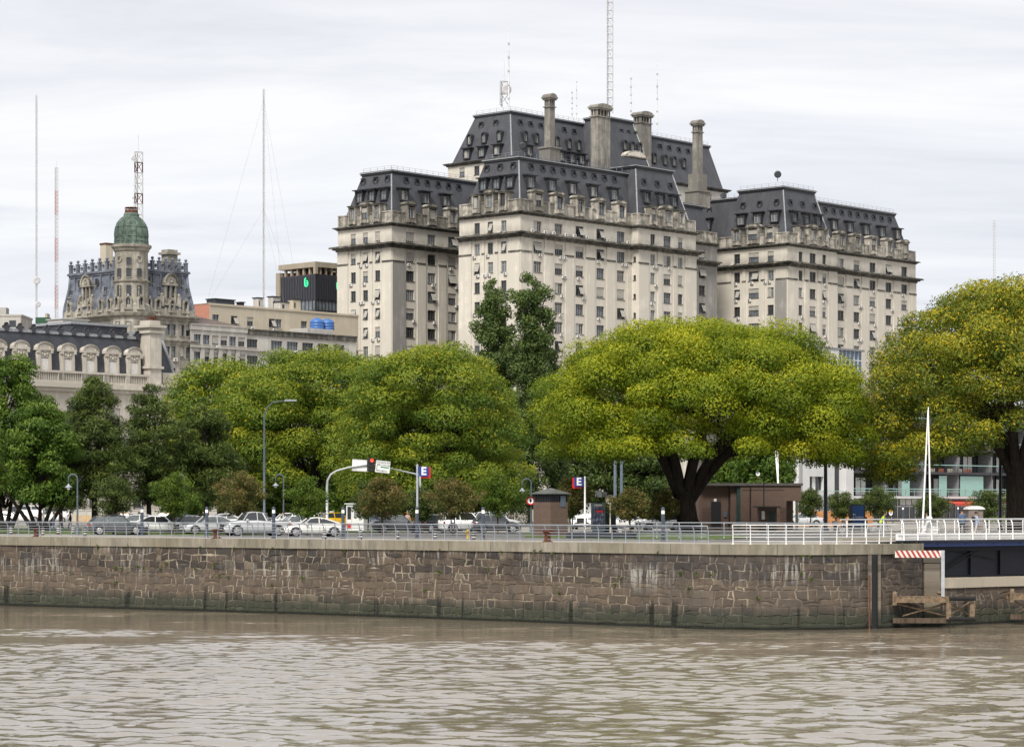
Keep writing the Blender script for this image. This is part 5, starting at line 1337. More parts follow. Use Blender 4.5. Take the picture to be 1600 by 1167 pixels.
for i,(zr,mt_) in enumerate(((SL[0],1),(SL[1],0),(SL[2],0),(SL[3],0))):
    q=MB(TL); Wr=Wall('f',-.3 if i==0 else -.1,xp,x7)
    Wr.bar(q,xp,x7,zr+1.05,zr+1.16,0,.07,0)
    if i==0: Wr.bar(q,xp-8,x7,zr+.72,zr+.80,0,.07,0)
    n=int((x7-xp)/(.45 if i else 2.2))
    for k in range(n): Wr.bar(q,xp+(x7-xp)*k/n,xp+(x7-xp)*k/n+(.04 if i else .12),zr+.1,zr+1.05,.01,.05,1)
    q.build('balcony_rail',[MT['teal'],MT['dark_metal'] if i else MT['grey_slab']],ap)
for (p0_,p1_) in ((1409,1421),(1467,1479),(1500,1536)):
    q=MB(TL); Wr=Wall('f',.2,0,1); a0=f7.along('f',.2,p0_);a1=f7.along('f',.2,p1_); Wr.bar(q,a0,a1,SL[0]+.15,SL[1]-.4,0,.05,0); q.build('teal_screen',MT['teal'],ap)
for k in range(9):   # planters on the second balcony
    a=f7.along('f',.4,1395)+k*2.4; q=MB(TL); q.bbox(a,a+1.0,.3,.7,SL[1]+.12,SL[1]+.62,.03,0); q.build('planter',MT['terracotta'] if k%3==2 else MT['cream'],ap)
# shop front
q=MB(TL); Wg=Wall('f',1.2,0,1); Wg.bar(q,xp,x7,G,SL[0]-.2,0,.04,0)
k=xp
while k<x7: Wg.bar(q,k,k+.1,G,SL[0]-.2,.04,.14,1); k+=1.5
Wg.bar(q,xp,x7,G+2.0,G+2.1,.04,.14,1); Wg.bar(q,xp,x7,G,G+.35,.04,.3,2); q.build('shop_front',[MT['glass_dark'],MT['white_paint'],MT['dgrey']],ap)
q=MB(TL); a0=f7.along('f',1.0,1407)
for j in range(3): Wg.bar(q,a0+j*1.5+.1,a0+j*1.5+1.4,SL[0]-1.1,SL[0]-.3,.05,.09,0)
q.build('shop_blinds',MT['curtain'],ap)
# penthouse
q=MB(TL); a0=f7.along('f',3,1262);a1=f7.along('f',3,1311);a2=f7.along('f',3,1349); zt_=f7.zat(a0,3,541.5)
q.box(a0,a1,3,7,21.9,zt_,0); q.box(a1,a2,3.3,7,21.9,zt_-.1,1)
for j in range(6): q.box(a1+(a2-a1)*j/6,a1+(a2-a1)*j/6+.08,3.2,3.3,24.4,zt_-.1,2)
q.box(a0-.1,a2+.2,2.9,7.2,zt_-.1,zt_+.15,3); q.box(a1,a2,3.22,3.3,zt_-1.4,zt_-1.3,2); q.box(a0,a2+3,2.2,2.3,25.4,25.5,2)
q.build('penthouse',[MT['white_clad'],MT['skyglass'],MT['white_paint'],MT['grey_slab']],ap)
# red awnings
MT['red_cloth']=simple('red awning cloth',(.55,.07,.045),.8,var=.15)
for p0_,p1_,lb in ((1493,1538,'long sloping red awning over the restaurant front, left one'),(1578,1597,'short red awning beside the big trunk at the right edge')):
    a0=f7.along('f',-2,p0_);a1=f7.along('f',-2,p1_); q=MB()
    q.add([(0,2.6,2.9),(a1-a0,2.6,2.9),(a1-a0,0,2.45),(0,0,2.45),(0,2.6,2.86),(a1-a0,2.6,2.86),(a1-a0,0,2.41),(0,0,2.41)],[(0,1,2,3),(4,7,6,5),(3,2,6,7),(0,3,7,4),(1,5,6,2)],0); q.box(0,a1-a0,-.02,0,2.12,2.45,0)
    for x in (.1,a1-a0-.1): q.tube([(x,.1,2.4),(x,2.6,2.3)],.03,4,1)
    p=f7.O+f7.R*a0+f7.L*-2; o=q.build('awning',[MT['red_cloth'],MT['white_paint']],None,loc=(p.x,p.y,G),rz=f7.a); tag(o,lb,'awning','red restaurant awnings')
# ================================================================ trees
def leaf_mesh(name, P, N, size, mats, var, flo=None, aspect=.42, droop=.35, jit=.6, seed=1):
    """P centres (n,3), N preferred outward directions; builds one small diamond leaf per point"""
    rs=np.random.RandomState(seed); n=len(P)
    d=N+rs.normal(0,jit,(n,3)); d/=np.linalg.norm(d,axis=1,keepdims=True)+1e-9
    ax=np.cross(d,rs.normal(0,1,(n,3))); ax/=np.linalg.norm(ax,axis=1,keepdims=True)+1e-9
    ax[:,2]-=droop; ax/=np.linalg.norm(ax,axis=1,keepdims=True)+1e-9
    sd_=np.cross(d,ax); sd_/=np.linalg.norm(sd_,axis=1,keepdims=True)+1e-9
    s=(size*rs.uniform(.6,1.35,(n,1)))
    a=P-ax*s*.5; c=P+ax*s*.5; b=P+sd_*s*aspect*.5+d*s*.06; e=P-sd_*s*aspect*.5+d*s*.06
    V=np.stack([a,b,c,e],1).reshape(-1,3).astype(np.float32)
    me=bpy.data.meshes.new(name); me.vertices.add(4*n); me.vertices.foreach_set('co',V.ravel())
    me.loops.add(4*n); me.loops.foreach_set('vertex_index',np.arange(4*n,dtype=np.int32))
    me.polygons.add(n); me.polygons.foreach_set('loop_start',np.arange(0,4*n,4,dtype=np.int32))
    for m in (mats if isinstance(mats,list) else [mats]): me.materials.append(m)
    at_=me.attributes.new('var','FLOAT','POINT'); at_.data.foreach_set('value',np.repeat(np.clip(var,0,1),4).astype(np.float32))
    if flo is not None:
        at2=me.attributes.new('flo','FLOAT','POINT'); at2.data.foreach_set('value',np.repeat(flo,4).astype(np.float32))
    me.update(calc_edges=True); return me
def clump_points(c, r, n, rs, up=.25, shell=.28, cut=-.45):
    """points near the surface of an ellipsoid clump, mostly on its upper and outer side"""
    d=rs.normal(0,1,(int(n*1.9)+4,3)); d/=np.linalg.norm(d,axis=1,keepdims=True); d[:,2]+=up*rs.uniform(0,1,len(d)); d/=np.linalg.norm(d,axis=1,keepdims=True)
    d=d[d[:,2]>cut][:n]
    rr=1-shell*rs.uniform(0,1,(len(d),1))**1.6+rs.normal(0,.05,(len(d),1))
    return c+d*rr*r, d
def limb_tubes(mb, pts, r0, r1, n=7, mi=0, wob=.0):
    k=len(pts); mb.tube(pts,[r0+(r1-r0)*i/(k-1) for i in range(k)],n,mi)
def bez(a,b,c,n=6):
    a,b,c=Vector(a),Vector(b),Vector(c); return [a*(1-t)**2+b*2*t*(1-t)+c*t*t for t in [i/n for i in range(n+1)]]
def barkmat(name,c1,c2):
    t=NT(name); t.set(Roughness=.95); t.b.inputs['Specular IOR Level'].default_value=.1
    f=t.noise(t.pos(3,3,.6),2,6,.7); t.col(t.ramp(f,[(.3,c1),(.7,c2)])); t.bump(f,.8,.06); return t.mat
MT['bark_dark']=barkmat('dark rough bark',(.012,.010,.009),(.045,.037,.030))
MT['bark_brown']=barkmat('brown bark',(.05,.036,.025),(.13,.10,.075))
MT['leaf_tipa']=leafmat('yellow green feather leaf',[(.050,.092,.006),(.125,.185,.010),(.245,.290,.013),(.40,.41,.020)],flower=(.50,.43,.018),trans=.38)
MT['leaf_tipa2']=leafmat('olive green feather leaf',[(.040,.080,.010),(.090,.150,.014),(.175,.235,.020),(.30,.33,.026)],flower=(.44,.37,.020),trans=.36)
MT['leaf_poplar']=leafmat('poplar leaf',[(.026,.052,.014),(.060,.100,.024),(.11,.16,.042),(.17,.22,.062)],trans=.3)
MT['leaf_pine']=leafmat('pine needle',[(.022,.040,.010),(.052,.082,.018),(.10,.14,.028),(.17,.205,.042)],trans=.15)
MT['leaf_broad']=leafmat('broad green leaf',[(.028,.062,.009),(.060,.118,.015),(.115,.185,.024),(.19,.26,.036)],trans=.35)
MT['leaf_bright']=leafmat('fresh green leaf',[(.035,.07,.008),(.07,.125,.014),(.12,.18,.02),(.17,.22,.03)],trans=.4)
MT['leaf_rust']=leafmat('reddish brown young leaf',[(.050,.080,.016),(.095,.115,.024),(.15,.125,.038),(.24,.15,.055)],trans=.35)
MT['leaf_dark']=leafmat('dusky green leaf',[(.025,.046,.011),(.050,.080,.018),(.09,.125,.028),(.14,.17,.04)],trans=.3)

def umbrella_tree(name,label,X,Y,hgt,rx,ry,under,seed,mat,nclump=150,leaves=560,rc=2.0,lsize=.34,flo=.16,tilt=None,trunk_h=3.0,lean=(0,0),tr=.75,offx=0,shape=None,bot=.25,group=None,openness=0,skirt=3.0,jlo=.88):
    """broad tipa-like tree: forked trunk, limbs fanning up to a dome of overlapping cushions"""
    rs=np.random.RandomState(seed); rr=random.Random(seed)
    th=thing(name,label,'tree',(X,Y,G),0,group)
    C=[];Rr=[]
    H=hgt; cz=under
    # cushion centres over the dome (golden spiral with jitter), plus a few inside and at the skirt
    k=0
    for i in range(nclump):
        f=(i+.5)/nclump; el=math.acos(1-f*(1+bot)) ; az=i*2.39996+rs.uniform(-.25,.25)
        x=math.sin(el)*math.cos(az); y=math.sin(el)*math.sin(az); z=math.cos(el)
        j=rs.uniform(jlo,1.03)
        px_=offx+rx*j*x; py_=ry*j*y
        top=H-cz
        pz=cz+(top*j*max(z,0)**.62 if z>0 else z*rc*skirt)
        if shape: pz=shape(px_,py_,pz,x,y,z)
        C.append((px_,py_,pz)); s_=rc*rs.uniform(.72,1.3)*(1.0 if z>.0 else .8); Rr.append((s_*1.15,s_*1.15,s_*.72))
    for i in range(int(nclump*.35)):      # lower inner tier hides the far side of the dome
        az=rs.uniform(0,2*math.pi); q=rs.uniform(.15,.82)
        C.append((offx+rx*q*math.cos(az),ry*q*math.sin(az),cz+(H-cz)*(rs.uniform(.34,.6) if q<.5 else rs.uniform(.04,.4)*(1-q*.5)))); s_=rc*rs.uniform(.8,1.2); Rr.append((s_*1.2,s_*1.2,s_*.7))
    C=np.array(C);Rr=np.array(Rr)
    P=[];N=[];V=[];Fl=[]
    for i,(c,r) in enumerate(zip(C,Rr)):
        n=int(leaves*rs.uniform(.7,1.25)*(r[0]/rc)**1.5)
        if rs.rand()<openness: n=int(n*.35)
        p,d=clump_points(c,r,n,rs,up=.35,shell=.42,cut=-.6)
        cv=rs.normal(0,.10)
        P.append(p);N.append(d+np.array([0,0,.25])); v=.48+cv*1.3+.30*np.clip(d[:,2],-1,1)+rs.normal(0,.09,len(p)); V.append(v)  # top light painted in: upward leaves paler, undersides of each cushion darker
        # blossom panicles sit on the outer upper leaves
        pf=flo*(1.0+cv*3)*(d[:,2]>-.1)
        grp=np.sin(p[:,0]*5.1+seed)*np.sin(p[:,1]*4.7)*np.sin(p[:,2]*5.9)
        Fl.append(((rs.rand(len(p))<pf*2.6)&(grp>.12)).astype(float))
    # a thin scatter of twigs' leaves inside
    n=int(nclump*leaves*.05); th_=rs.uniform(0,2*math.pi,n); q=np.sqrt(rs.rand(n)); pz=cz+(H-cz)*.75*rs.rand(n)*(1-q**2*.8)
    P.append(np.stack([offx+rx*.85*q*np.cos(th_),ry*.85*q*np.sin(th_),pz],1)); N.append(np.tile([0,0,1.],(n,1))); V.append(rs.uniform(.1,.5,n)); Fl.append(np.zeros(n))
    P=np.concatenate(P);N=np.concatenate(N);V=np.concatenate(V);Fl=np.concatenate(Fl)
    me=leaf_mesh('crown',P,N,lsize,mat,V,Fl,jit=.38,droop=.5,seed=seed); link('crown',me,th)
    # trunk and limbs
    mb=MB(); base=Vector((0,0,0)); fork=Vector((lean[0],lean[1],trunk_h))
    mb.tube([base+Vector((0,0,-.2)),base+Vector((0,0,.35)),base.lerp(fork,.4),fork,fork+Vector((0,0,.5))],[tr*1.35,tr*1.08,tr*.92,tr*.98,tr*.5],12,0)
    nl=9
    for a in range(nl):
        az=2*math.pi*a/nl+rr.uniform(-.25,.25); q=rr.uniform(.45,.68)
        e=Vector((offx+rx*q*math.cos(az),ry*q*math.sin(az),cz+(H-cz)*rr.uniform(.25,.5)))
        mid=fork.lerp(e,.42)+Vector((0,0,(H-cz)*-.02+rr.uniform(-.3,.6)))
        mid.x=fork.x+(e.x-fork.x)*.34; mid.y=fork.y+(e.y-fork.y)*.34; mid.z=fork.z+(e.z-fork.z)*.62
        pts=bez(fork-Vector((0,0,.7)),mid,e,8); limb_tubes(mb,pts,tr*rr.uniform(.46,.60),tr*.15,7)
        for b in range(5):
            st=pts[rr.randrange(3,8)]; cand=[i for i in range(len(C)) if (Vector(C[i])-st).length<rx*.55 and C[i][2]>st.z-.5]
            if not cand: continue
            t_=Vector(C[rr.choice(cand)]); m_=st.lerp(t_,.5)+Vector((rr.uniform(-.5,.5),rr.uniform(-.5,.5),-.4)); pp=bez(st,m_,t_,5); limb_tubes(mb,pp,tr*.17,.03,5)
    mb.build('trunk',MT['bark_dark'],th); return th

# the great yellow-green tree in the middle right
T1Y=205
def px2x(p,Y,X): return gx(p,Y)-X
X1=gx(1078,T1Y)
def sh1(x,y,z,a,b,c):
    # flatter right shoulder with a separate dome, lower left skirt
    if x>8: z-= (x-8)*.10
    if x<-10: z-=(-10-x)*.15
    return z
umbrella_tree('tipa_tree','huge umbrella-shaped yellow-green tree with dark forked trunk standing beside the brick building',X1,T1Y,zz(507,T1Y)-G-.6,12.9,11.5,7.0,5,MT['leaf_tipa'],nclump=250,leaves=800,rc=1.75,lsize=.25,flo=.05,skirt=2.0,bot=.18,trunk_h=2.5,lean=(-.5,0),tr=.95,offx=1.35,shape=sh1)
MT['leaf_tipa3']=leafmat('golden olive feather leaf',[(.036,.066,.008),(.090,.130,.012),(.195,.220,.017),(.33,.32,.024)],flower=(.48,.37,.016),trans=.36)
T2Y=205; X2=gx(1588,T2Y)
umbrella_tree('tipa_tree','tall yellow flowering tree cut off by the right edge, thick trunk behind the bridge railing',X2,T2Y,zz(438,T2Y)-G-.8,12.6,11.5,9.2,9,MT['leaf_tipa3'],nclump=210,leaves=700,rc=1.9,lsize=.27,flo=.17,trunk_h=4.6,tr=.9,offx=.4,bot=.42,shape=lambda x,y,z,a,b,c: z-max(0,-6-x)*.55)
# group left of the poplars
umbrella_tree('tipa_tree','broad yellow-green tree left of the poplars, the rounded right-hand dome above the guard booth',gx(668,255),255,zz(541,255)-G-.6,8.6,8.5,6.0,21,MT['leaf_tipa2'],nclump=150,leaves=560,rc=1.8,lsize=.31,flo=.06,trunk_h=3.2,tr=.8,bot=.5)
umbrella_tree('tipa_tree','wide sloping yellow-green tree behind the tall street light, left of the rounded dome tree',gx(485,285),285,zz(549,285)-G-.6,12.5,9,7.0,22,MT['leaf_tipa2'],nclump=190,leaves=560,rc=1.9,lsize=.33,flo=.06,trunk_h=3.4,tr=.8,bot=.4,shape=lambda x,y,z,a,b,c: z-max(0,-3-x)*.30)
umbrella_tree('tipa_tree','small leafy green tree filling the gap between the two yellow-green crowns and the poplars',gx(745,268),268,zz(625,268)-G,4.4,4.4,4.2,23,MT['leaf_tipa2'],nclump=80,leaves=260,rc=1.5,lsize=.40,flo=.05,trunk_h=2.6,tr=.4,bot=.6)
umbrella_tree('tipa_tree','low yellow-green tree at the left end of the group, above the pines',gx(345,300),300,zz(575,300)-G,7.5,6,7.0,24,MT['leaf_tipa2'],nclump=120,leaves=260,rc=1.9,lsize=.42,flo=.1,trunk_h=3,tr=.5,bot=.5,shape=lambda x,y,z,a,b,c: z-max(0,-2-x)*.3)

def general_tree(name,label,X,Y,H,prof,n_cl,leaves,rc,lsize,mat,seed,bark='bark_brown',tr=.3,trunk_h=None,flat=.8,jit=.45,aspect=.42,droop=.2,inner=.12,cat='tree',group=None,fill=.55,stems=1,up=.2,lean=0,rag=.12):
    """prof: list of (height fraction, radius in m) for the crown envelope"""
    rs=np.random.RandomState(seed); rr=random.Random(seed); th=thing(name,label,cat,(X,Y,G),0,group)
    hs=[p[0] for p in prof]; rs_=[p[1] for p in prof]
    C=[];R=[]
    tot=0
    for i in range(n_cl):
        while True:
            h=rs.uniform(hs[0],hs[-1]); r=np.interp(h,hs,rs_)*(rs.uniform(1-rag,1+rag*.5))
            if rs.rand()<(r/max(rs_))**1.3+.05: break
        a=rs.uniform(0,2*math.pi); q=rs.uniform(fill,1)
        s=rc*rs.uniform(.65,1.35)*min(1,.5+r/max(rs_)*.6)
        C.append((lean*h*H+max(0,r-s*.5)*q*math.cos(a),max(0,r-s*.5)*q*math.sin(a),h*H)); R.append((s,s,s*flat))
    P=[];N=[];V=[]
    for c,r in zip(C,R):
        n=int(leaves*rs.uniform(.6,1.3)*(r[0]/rc)**1.5); p,d=clump_points(np.array(c),np.array(r),n,rs,up=up,shell=.55,cut=-.8)
        cv=rs.normal(0,.12); P.append(p);N.append(d); V.append(.46+cv+.22*d[:,2]+rs.normal(0,.17,len(p)))  # leaf tone rises with upward facing, imitating light from above
    P=np.concatenate(P);N=np.concatenate(N);V=np.concatenate(V)
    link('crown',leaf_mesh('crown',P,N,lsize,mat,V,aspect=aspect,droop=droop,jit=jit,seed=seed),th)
    mb=MB(); th0=trunk_h or hs[0]*H
    top=H*(hs[0]+(hs[-1]-hs[0])*.8)
    for s_ in range(stems):
        dx=(s_-(stems-1)/2)*tr*2.2; lx=dx*3.0
        if stems==1:
            limb_tubes(mb,[(0,0,-.2),(0,0,.3),(rr.uniform(-.1,.1),0,th0),(lean*top*.6+rr.uniform(-.2,.2),rr.uniform(-.2,.2),(th0+top)/2),(lean*top,0,top)],tr*1.15,tr*.15,9)
        else: limb_tubes(mb,bez((dx*.3,0,-.2),(dx,0,th0*.7),(lx+rr.uniform(-.3,.3),rr.uniform(-.6,.6),th0+H*.25),6),tr*.8,tr*.25,7)
    for i in range(min(len(C),60)):
        c=Vector(C[rr.randrange(len(C))]); z0_=max(th0*.9,c.z-H*.18-(c.xy.length*.4)); z0_=min(z0_,top*.95)
        s=Vector((lean*z0_,0,z0_)); limb_tubes(mb,bez(s,s.lerp(c,.5)+Vector((0,0,-.15*c.xy.length*.3)),c,4),tr*.22,.02,4)
    mb.build('trunk',MT[bark],th); return th

# poplars
YP=300
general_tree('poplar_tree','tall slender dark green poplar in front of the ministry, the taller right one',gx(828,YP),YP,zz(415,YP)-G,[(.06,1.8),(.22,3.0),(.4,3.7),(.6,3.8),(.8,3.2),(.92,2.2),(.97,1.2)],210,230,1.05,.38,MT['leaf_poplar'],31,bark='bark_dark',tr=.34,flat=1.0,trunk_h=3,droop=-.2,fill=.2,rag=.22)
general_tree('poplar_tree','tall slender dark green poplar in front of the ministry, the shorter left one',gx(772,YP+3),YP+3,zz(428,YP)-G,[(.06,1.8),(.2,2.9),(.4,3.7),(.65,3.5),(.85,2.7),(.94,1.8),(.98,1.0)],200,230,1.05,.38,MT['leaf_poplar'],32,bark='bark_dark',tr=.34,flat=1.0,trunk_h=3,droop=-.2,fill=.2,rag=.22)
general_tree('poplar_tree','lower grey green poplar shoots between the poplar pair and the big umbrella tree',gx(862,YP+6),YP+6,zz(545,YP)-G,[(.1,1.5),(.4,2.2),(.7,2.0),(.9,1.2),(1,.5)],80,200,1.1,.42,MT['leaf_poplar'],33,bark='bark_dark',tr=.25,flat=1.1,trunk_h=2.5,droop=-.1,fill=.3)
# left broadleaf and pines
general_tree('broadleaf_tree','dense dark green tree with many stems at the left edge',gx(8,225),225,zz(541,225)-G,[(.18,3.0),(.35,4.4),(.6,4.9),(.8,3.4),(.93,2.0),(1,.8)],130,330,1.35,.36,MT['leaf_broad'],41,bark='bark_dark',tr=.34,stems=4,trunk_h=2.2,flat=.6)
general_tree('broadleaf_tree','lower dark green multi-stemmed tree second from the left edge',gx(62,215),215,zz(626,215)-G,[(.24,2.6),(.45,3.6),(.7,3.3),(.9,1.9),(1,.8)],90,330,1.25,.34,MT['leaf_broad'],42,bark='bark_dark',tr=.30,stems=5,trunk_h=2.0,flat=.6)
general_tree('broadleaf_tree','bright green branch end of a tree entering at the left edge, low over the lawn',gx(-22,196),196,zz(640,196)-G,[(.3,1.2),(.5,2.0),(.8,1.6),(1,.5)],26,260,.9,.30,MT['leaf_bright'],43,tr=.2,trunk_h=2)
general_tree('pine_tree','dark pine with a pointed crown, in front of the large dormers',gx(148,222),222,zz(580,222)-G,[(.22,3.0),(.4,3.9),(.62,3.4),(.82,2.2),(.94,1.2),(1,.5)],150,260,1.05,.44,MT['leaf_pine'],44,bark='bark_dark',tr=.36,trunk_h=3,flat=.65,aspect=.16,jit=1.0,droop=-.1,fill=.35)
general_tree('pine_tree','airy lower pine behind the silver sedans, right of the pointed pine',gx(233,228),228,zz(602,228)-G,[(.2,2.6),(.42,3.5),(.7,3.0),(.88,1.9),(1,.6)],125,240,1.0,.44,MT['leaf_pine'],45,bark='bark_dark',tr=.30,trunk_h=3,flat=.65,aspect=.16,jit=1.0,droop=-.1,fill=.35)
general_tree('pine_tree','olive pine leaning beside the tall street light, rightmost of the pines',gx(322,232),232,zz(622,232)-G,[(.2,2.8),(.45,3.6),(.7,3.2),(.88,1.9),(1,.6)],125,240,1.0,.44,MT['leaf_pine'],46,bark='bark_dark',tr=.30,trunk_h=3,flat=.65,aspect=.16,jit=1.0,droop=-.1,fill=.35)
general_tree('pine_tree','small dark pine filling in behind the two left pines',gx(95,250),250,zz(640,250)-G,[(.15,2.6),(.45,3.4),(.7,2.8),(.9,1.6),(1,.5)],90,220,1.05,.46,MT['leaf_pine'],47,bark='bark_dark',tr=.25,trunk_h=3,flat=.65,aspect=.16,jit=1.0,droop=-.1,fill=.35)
# leafy belt behind the parking lot and below the tipas
belt=[(520,318,690,'leaf_broad','round dark green tree deep behind the guard booth'),(425,312,700,'leaf_broad','dark green tree deep behind the tall street light'),
(600,320,700,'leaf_broad','dark green tree deep behind the traffic signs'),(690,322,680,'leaf_dark','dusky green tree deep behind the left blue letter sign'),
(900,330,600,'leaf_poplar','grey green tree with loose crown behind the brick kiosk'),(955,335,620,'leaf_poplar','grey green tree behind the two blue poles'),
(1015,330,640,'leaf_poplar','grey green tree glimpsed behind the great tree trunk'),(1150,300,700,'leaf_broad','green tree behind the brick building roof'),
(1190,290,660,'leaf_broad','dense green tree between the brick building and the white apartment block'),(285,330,690,'leaf_broad','dark green tree deep behind the olive pine')]
for i,(p,Y,top,mt,lb) in enumerate(belt):
    H=zz(top,Y)-G
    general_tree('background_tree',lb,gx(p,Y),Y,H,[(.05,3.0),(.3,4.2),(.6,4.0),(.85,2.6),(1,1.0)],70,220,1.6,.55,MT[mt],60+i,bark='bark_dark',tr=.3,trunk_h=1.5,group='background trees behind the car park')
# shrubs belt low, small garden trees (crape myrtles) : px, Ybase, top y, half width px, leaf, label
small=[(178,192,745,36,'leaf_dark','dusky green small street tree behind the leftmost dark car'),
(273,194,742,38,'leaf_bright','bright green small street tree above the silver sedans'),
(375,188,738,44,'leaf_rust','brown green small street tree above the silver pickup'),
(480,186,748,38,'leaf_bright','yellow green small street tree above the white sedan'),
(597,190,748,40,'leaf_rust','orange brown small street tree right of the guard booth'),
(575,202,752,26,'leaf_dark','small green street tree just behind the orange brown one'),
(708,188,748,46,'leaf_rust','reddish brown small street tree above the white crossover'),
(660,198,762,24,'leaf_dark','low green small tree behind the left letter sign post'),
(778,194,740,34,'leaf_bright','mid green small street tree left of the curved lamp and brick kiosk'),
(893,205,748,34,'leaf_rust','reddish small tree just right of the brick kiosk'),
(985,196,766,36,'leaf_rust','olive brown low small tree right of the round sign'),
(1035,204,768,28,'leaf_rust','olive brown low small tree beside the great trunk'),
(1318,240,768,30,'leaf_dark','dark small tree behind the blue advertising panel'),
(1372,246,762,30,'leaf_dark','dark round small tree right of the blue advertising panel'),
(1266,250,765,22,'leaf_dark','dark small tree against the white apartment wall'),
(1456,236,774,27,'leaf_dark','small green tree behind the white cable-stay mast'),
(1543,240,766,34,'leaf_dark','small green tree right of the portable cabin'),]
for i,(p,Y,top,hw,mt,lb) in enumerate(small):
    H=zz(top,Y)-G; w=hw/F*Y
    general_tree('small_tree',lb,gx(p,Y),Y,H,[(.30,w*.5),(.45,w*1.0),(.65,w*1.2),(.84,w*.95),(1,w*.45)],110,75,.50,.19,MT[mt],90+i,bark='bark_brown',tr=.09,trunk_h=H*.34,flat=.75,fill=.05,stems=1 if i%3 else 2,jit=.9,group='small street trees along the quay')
# hedge and lawn shrubs
def hedge(label,x0,x1,Y,h,d,mt,seed,name='hedge'):
    rs=np.random.RandomState(seed); n=int((x1-x0)*h*220); P=np.stack([rs.uniform(x0,x1,n),rs.uniform(Y,Y+d,n),G+h*rs.rand(n)**.6],1)
    me=leaf_mesh('hedge',P-np.array([(x0+x1)/2,Y,G]),np.tile([0,-.5,.5],(n,1)),.2,MT[mt],rs.uniform(.2,.9,n),seed=seed); o=link(name,me,None,loc=((x0+x1)/2,Y,G)); tag(o,label,'hedge'); return o
hedge('low clipped bright green hedge behind the bridge railing at the far right',gx(1530,262),gx(1592,262),262,1.1,1.5,'leaf_bright',5)
hedge('dark shrub bed between the poplar trunks and the parked cars',gx(745,262),gx(830,262),262,1.9,2,'leaf_dark',6)
hedge('bright green bush between the brick kiosk and the white bus',gx(868,235),gx(900,235),235,2.0,2,'leaf_bright',7)
# ================================================================ bridge, furniture, vehicles, people
MT['navy']=simple('navy blue steel',(.012,.028,.10),.4,var=.1); MT['navy_dark']=simple('very dark navy plating',(.008,.010,.022),.5,var=.2,scale=.6)
br=thing('footbridge','white railed footbridge deck on a navy blue girder at the right edge','bridge',(24.6,149.3,G))
bd_=Vector((35.2,22.6,0)).normalized(); bn=Vector((bd_.y,-bd_.x,0)); ba=math.atan2(bd_.y,bd_.x)
br.rotation_euler=(0,0,ba)
LB=70
m=MB(); m.box(-1.6,LB,0,5.6,.12,.30,0); m.build('deck',MT['concrete'],br)
m=MB(); m.box(-1.8,LB,-.22,-.02,.20,.62,0); m.box(-1.8,LB,-.26,-.22,.50,.60,0); m.box(-1.8,LB,-.24,-.0,.10,.19,1); m.build('fascia',[MT['white_paint'],MT['dark_metal']],br)  # dark strip below the white fascia draws its shadow line
m=MB(); m.box(.05,LB,-.12,.1,-.20,.10,0); m.box(.05,LB,-.16,-.12,-.20,-.16,0)
for k in range(30): m.lathe([(.05,-.03),(.05,0)],(1.5+k*2.3,-.12,-.05),8,0,axis='y')
m.build('girder',MT['navy'],br)
m=MB(); m.box(.0,LB,1.2,5.2,-2.1,-.2,0)
for k in range(28): m.box(.3+2.5*k,.42+2.5*k,1.05,1.2,-2.0,-.2,0)
m.box(0,LB,.9,1.2,-.5,-.2,0); m.tube([(6,1.0,-.3),(2.0,1.0,-2.0)],.035,5,1); m.tube([(6.5,1.0,-.3),(2.5,1.0,-2.0)],.035,5,1); m.tube([(2.5,1.05,-.25),(7.5,1.05,-1.1)],.03,5,1)
m.build('underside_plating',[MT['navy_dark'],MT['dark_metal']],br)
def brail(y0,side,nm='post'):
    pm=MB(); pm.tube([(0,0,-.1),(0,0,.55),(0,side*.05,.9),(0,side*.16,1.12)],[.05,.04,.04,.04],6,0); me=pm.mesh('post',MT['white_paint'])
    for k in range(62): link('post',me,br,loc=(-1.4+k*1.12,y0,.3))
    for z_,yo,r in ((1.14,.17,.055),(.95,.08,.022),(.78,.04,.022),(.62,.0,.022),(.46,0,.022),(.14,0,.022),(-.0,0,.018)):
        q=MB(); q.tube([(-1.5,y0+side*yo,.3+z_),(LB,y0+side*yo,.3+z_)],r,6,0); q.build('rail',MT['white_paint'],br)
brail(-.30,1); 
q=MB()
for k in range(45): q.tube([(-1+k*1.5,5.4,.3),(-1+k*1.5,5.4,1.4)],.035,5,0)
q.tube([(-1.5,5.4,1.42),(LB,5.4,1.42)],.05,6,0)
for z_ in (.6,.85,1.1): q.tube([(-1.5,5.4,z_),(LB,5.4,z_)],.02,5,0)
q.build('far_railing',MT['white_paint'],br)
# second rail behind, on the promenade, and sloping approach
railing('railing','straight pale railing further back across the lawn in front of the brick building',[Vector((gx(992,171),171,0)),Vector((gx(1180,168),168,0)),Vector((gx(1392,160),160,0))],MT['grey_rail'],post_step=1.6,rails=(.75,.5,.25),curve=0,h=1.1)
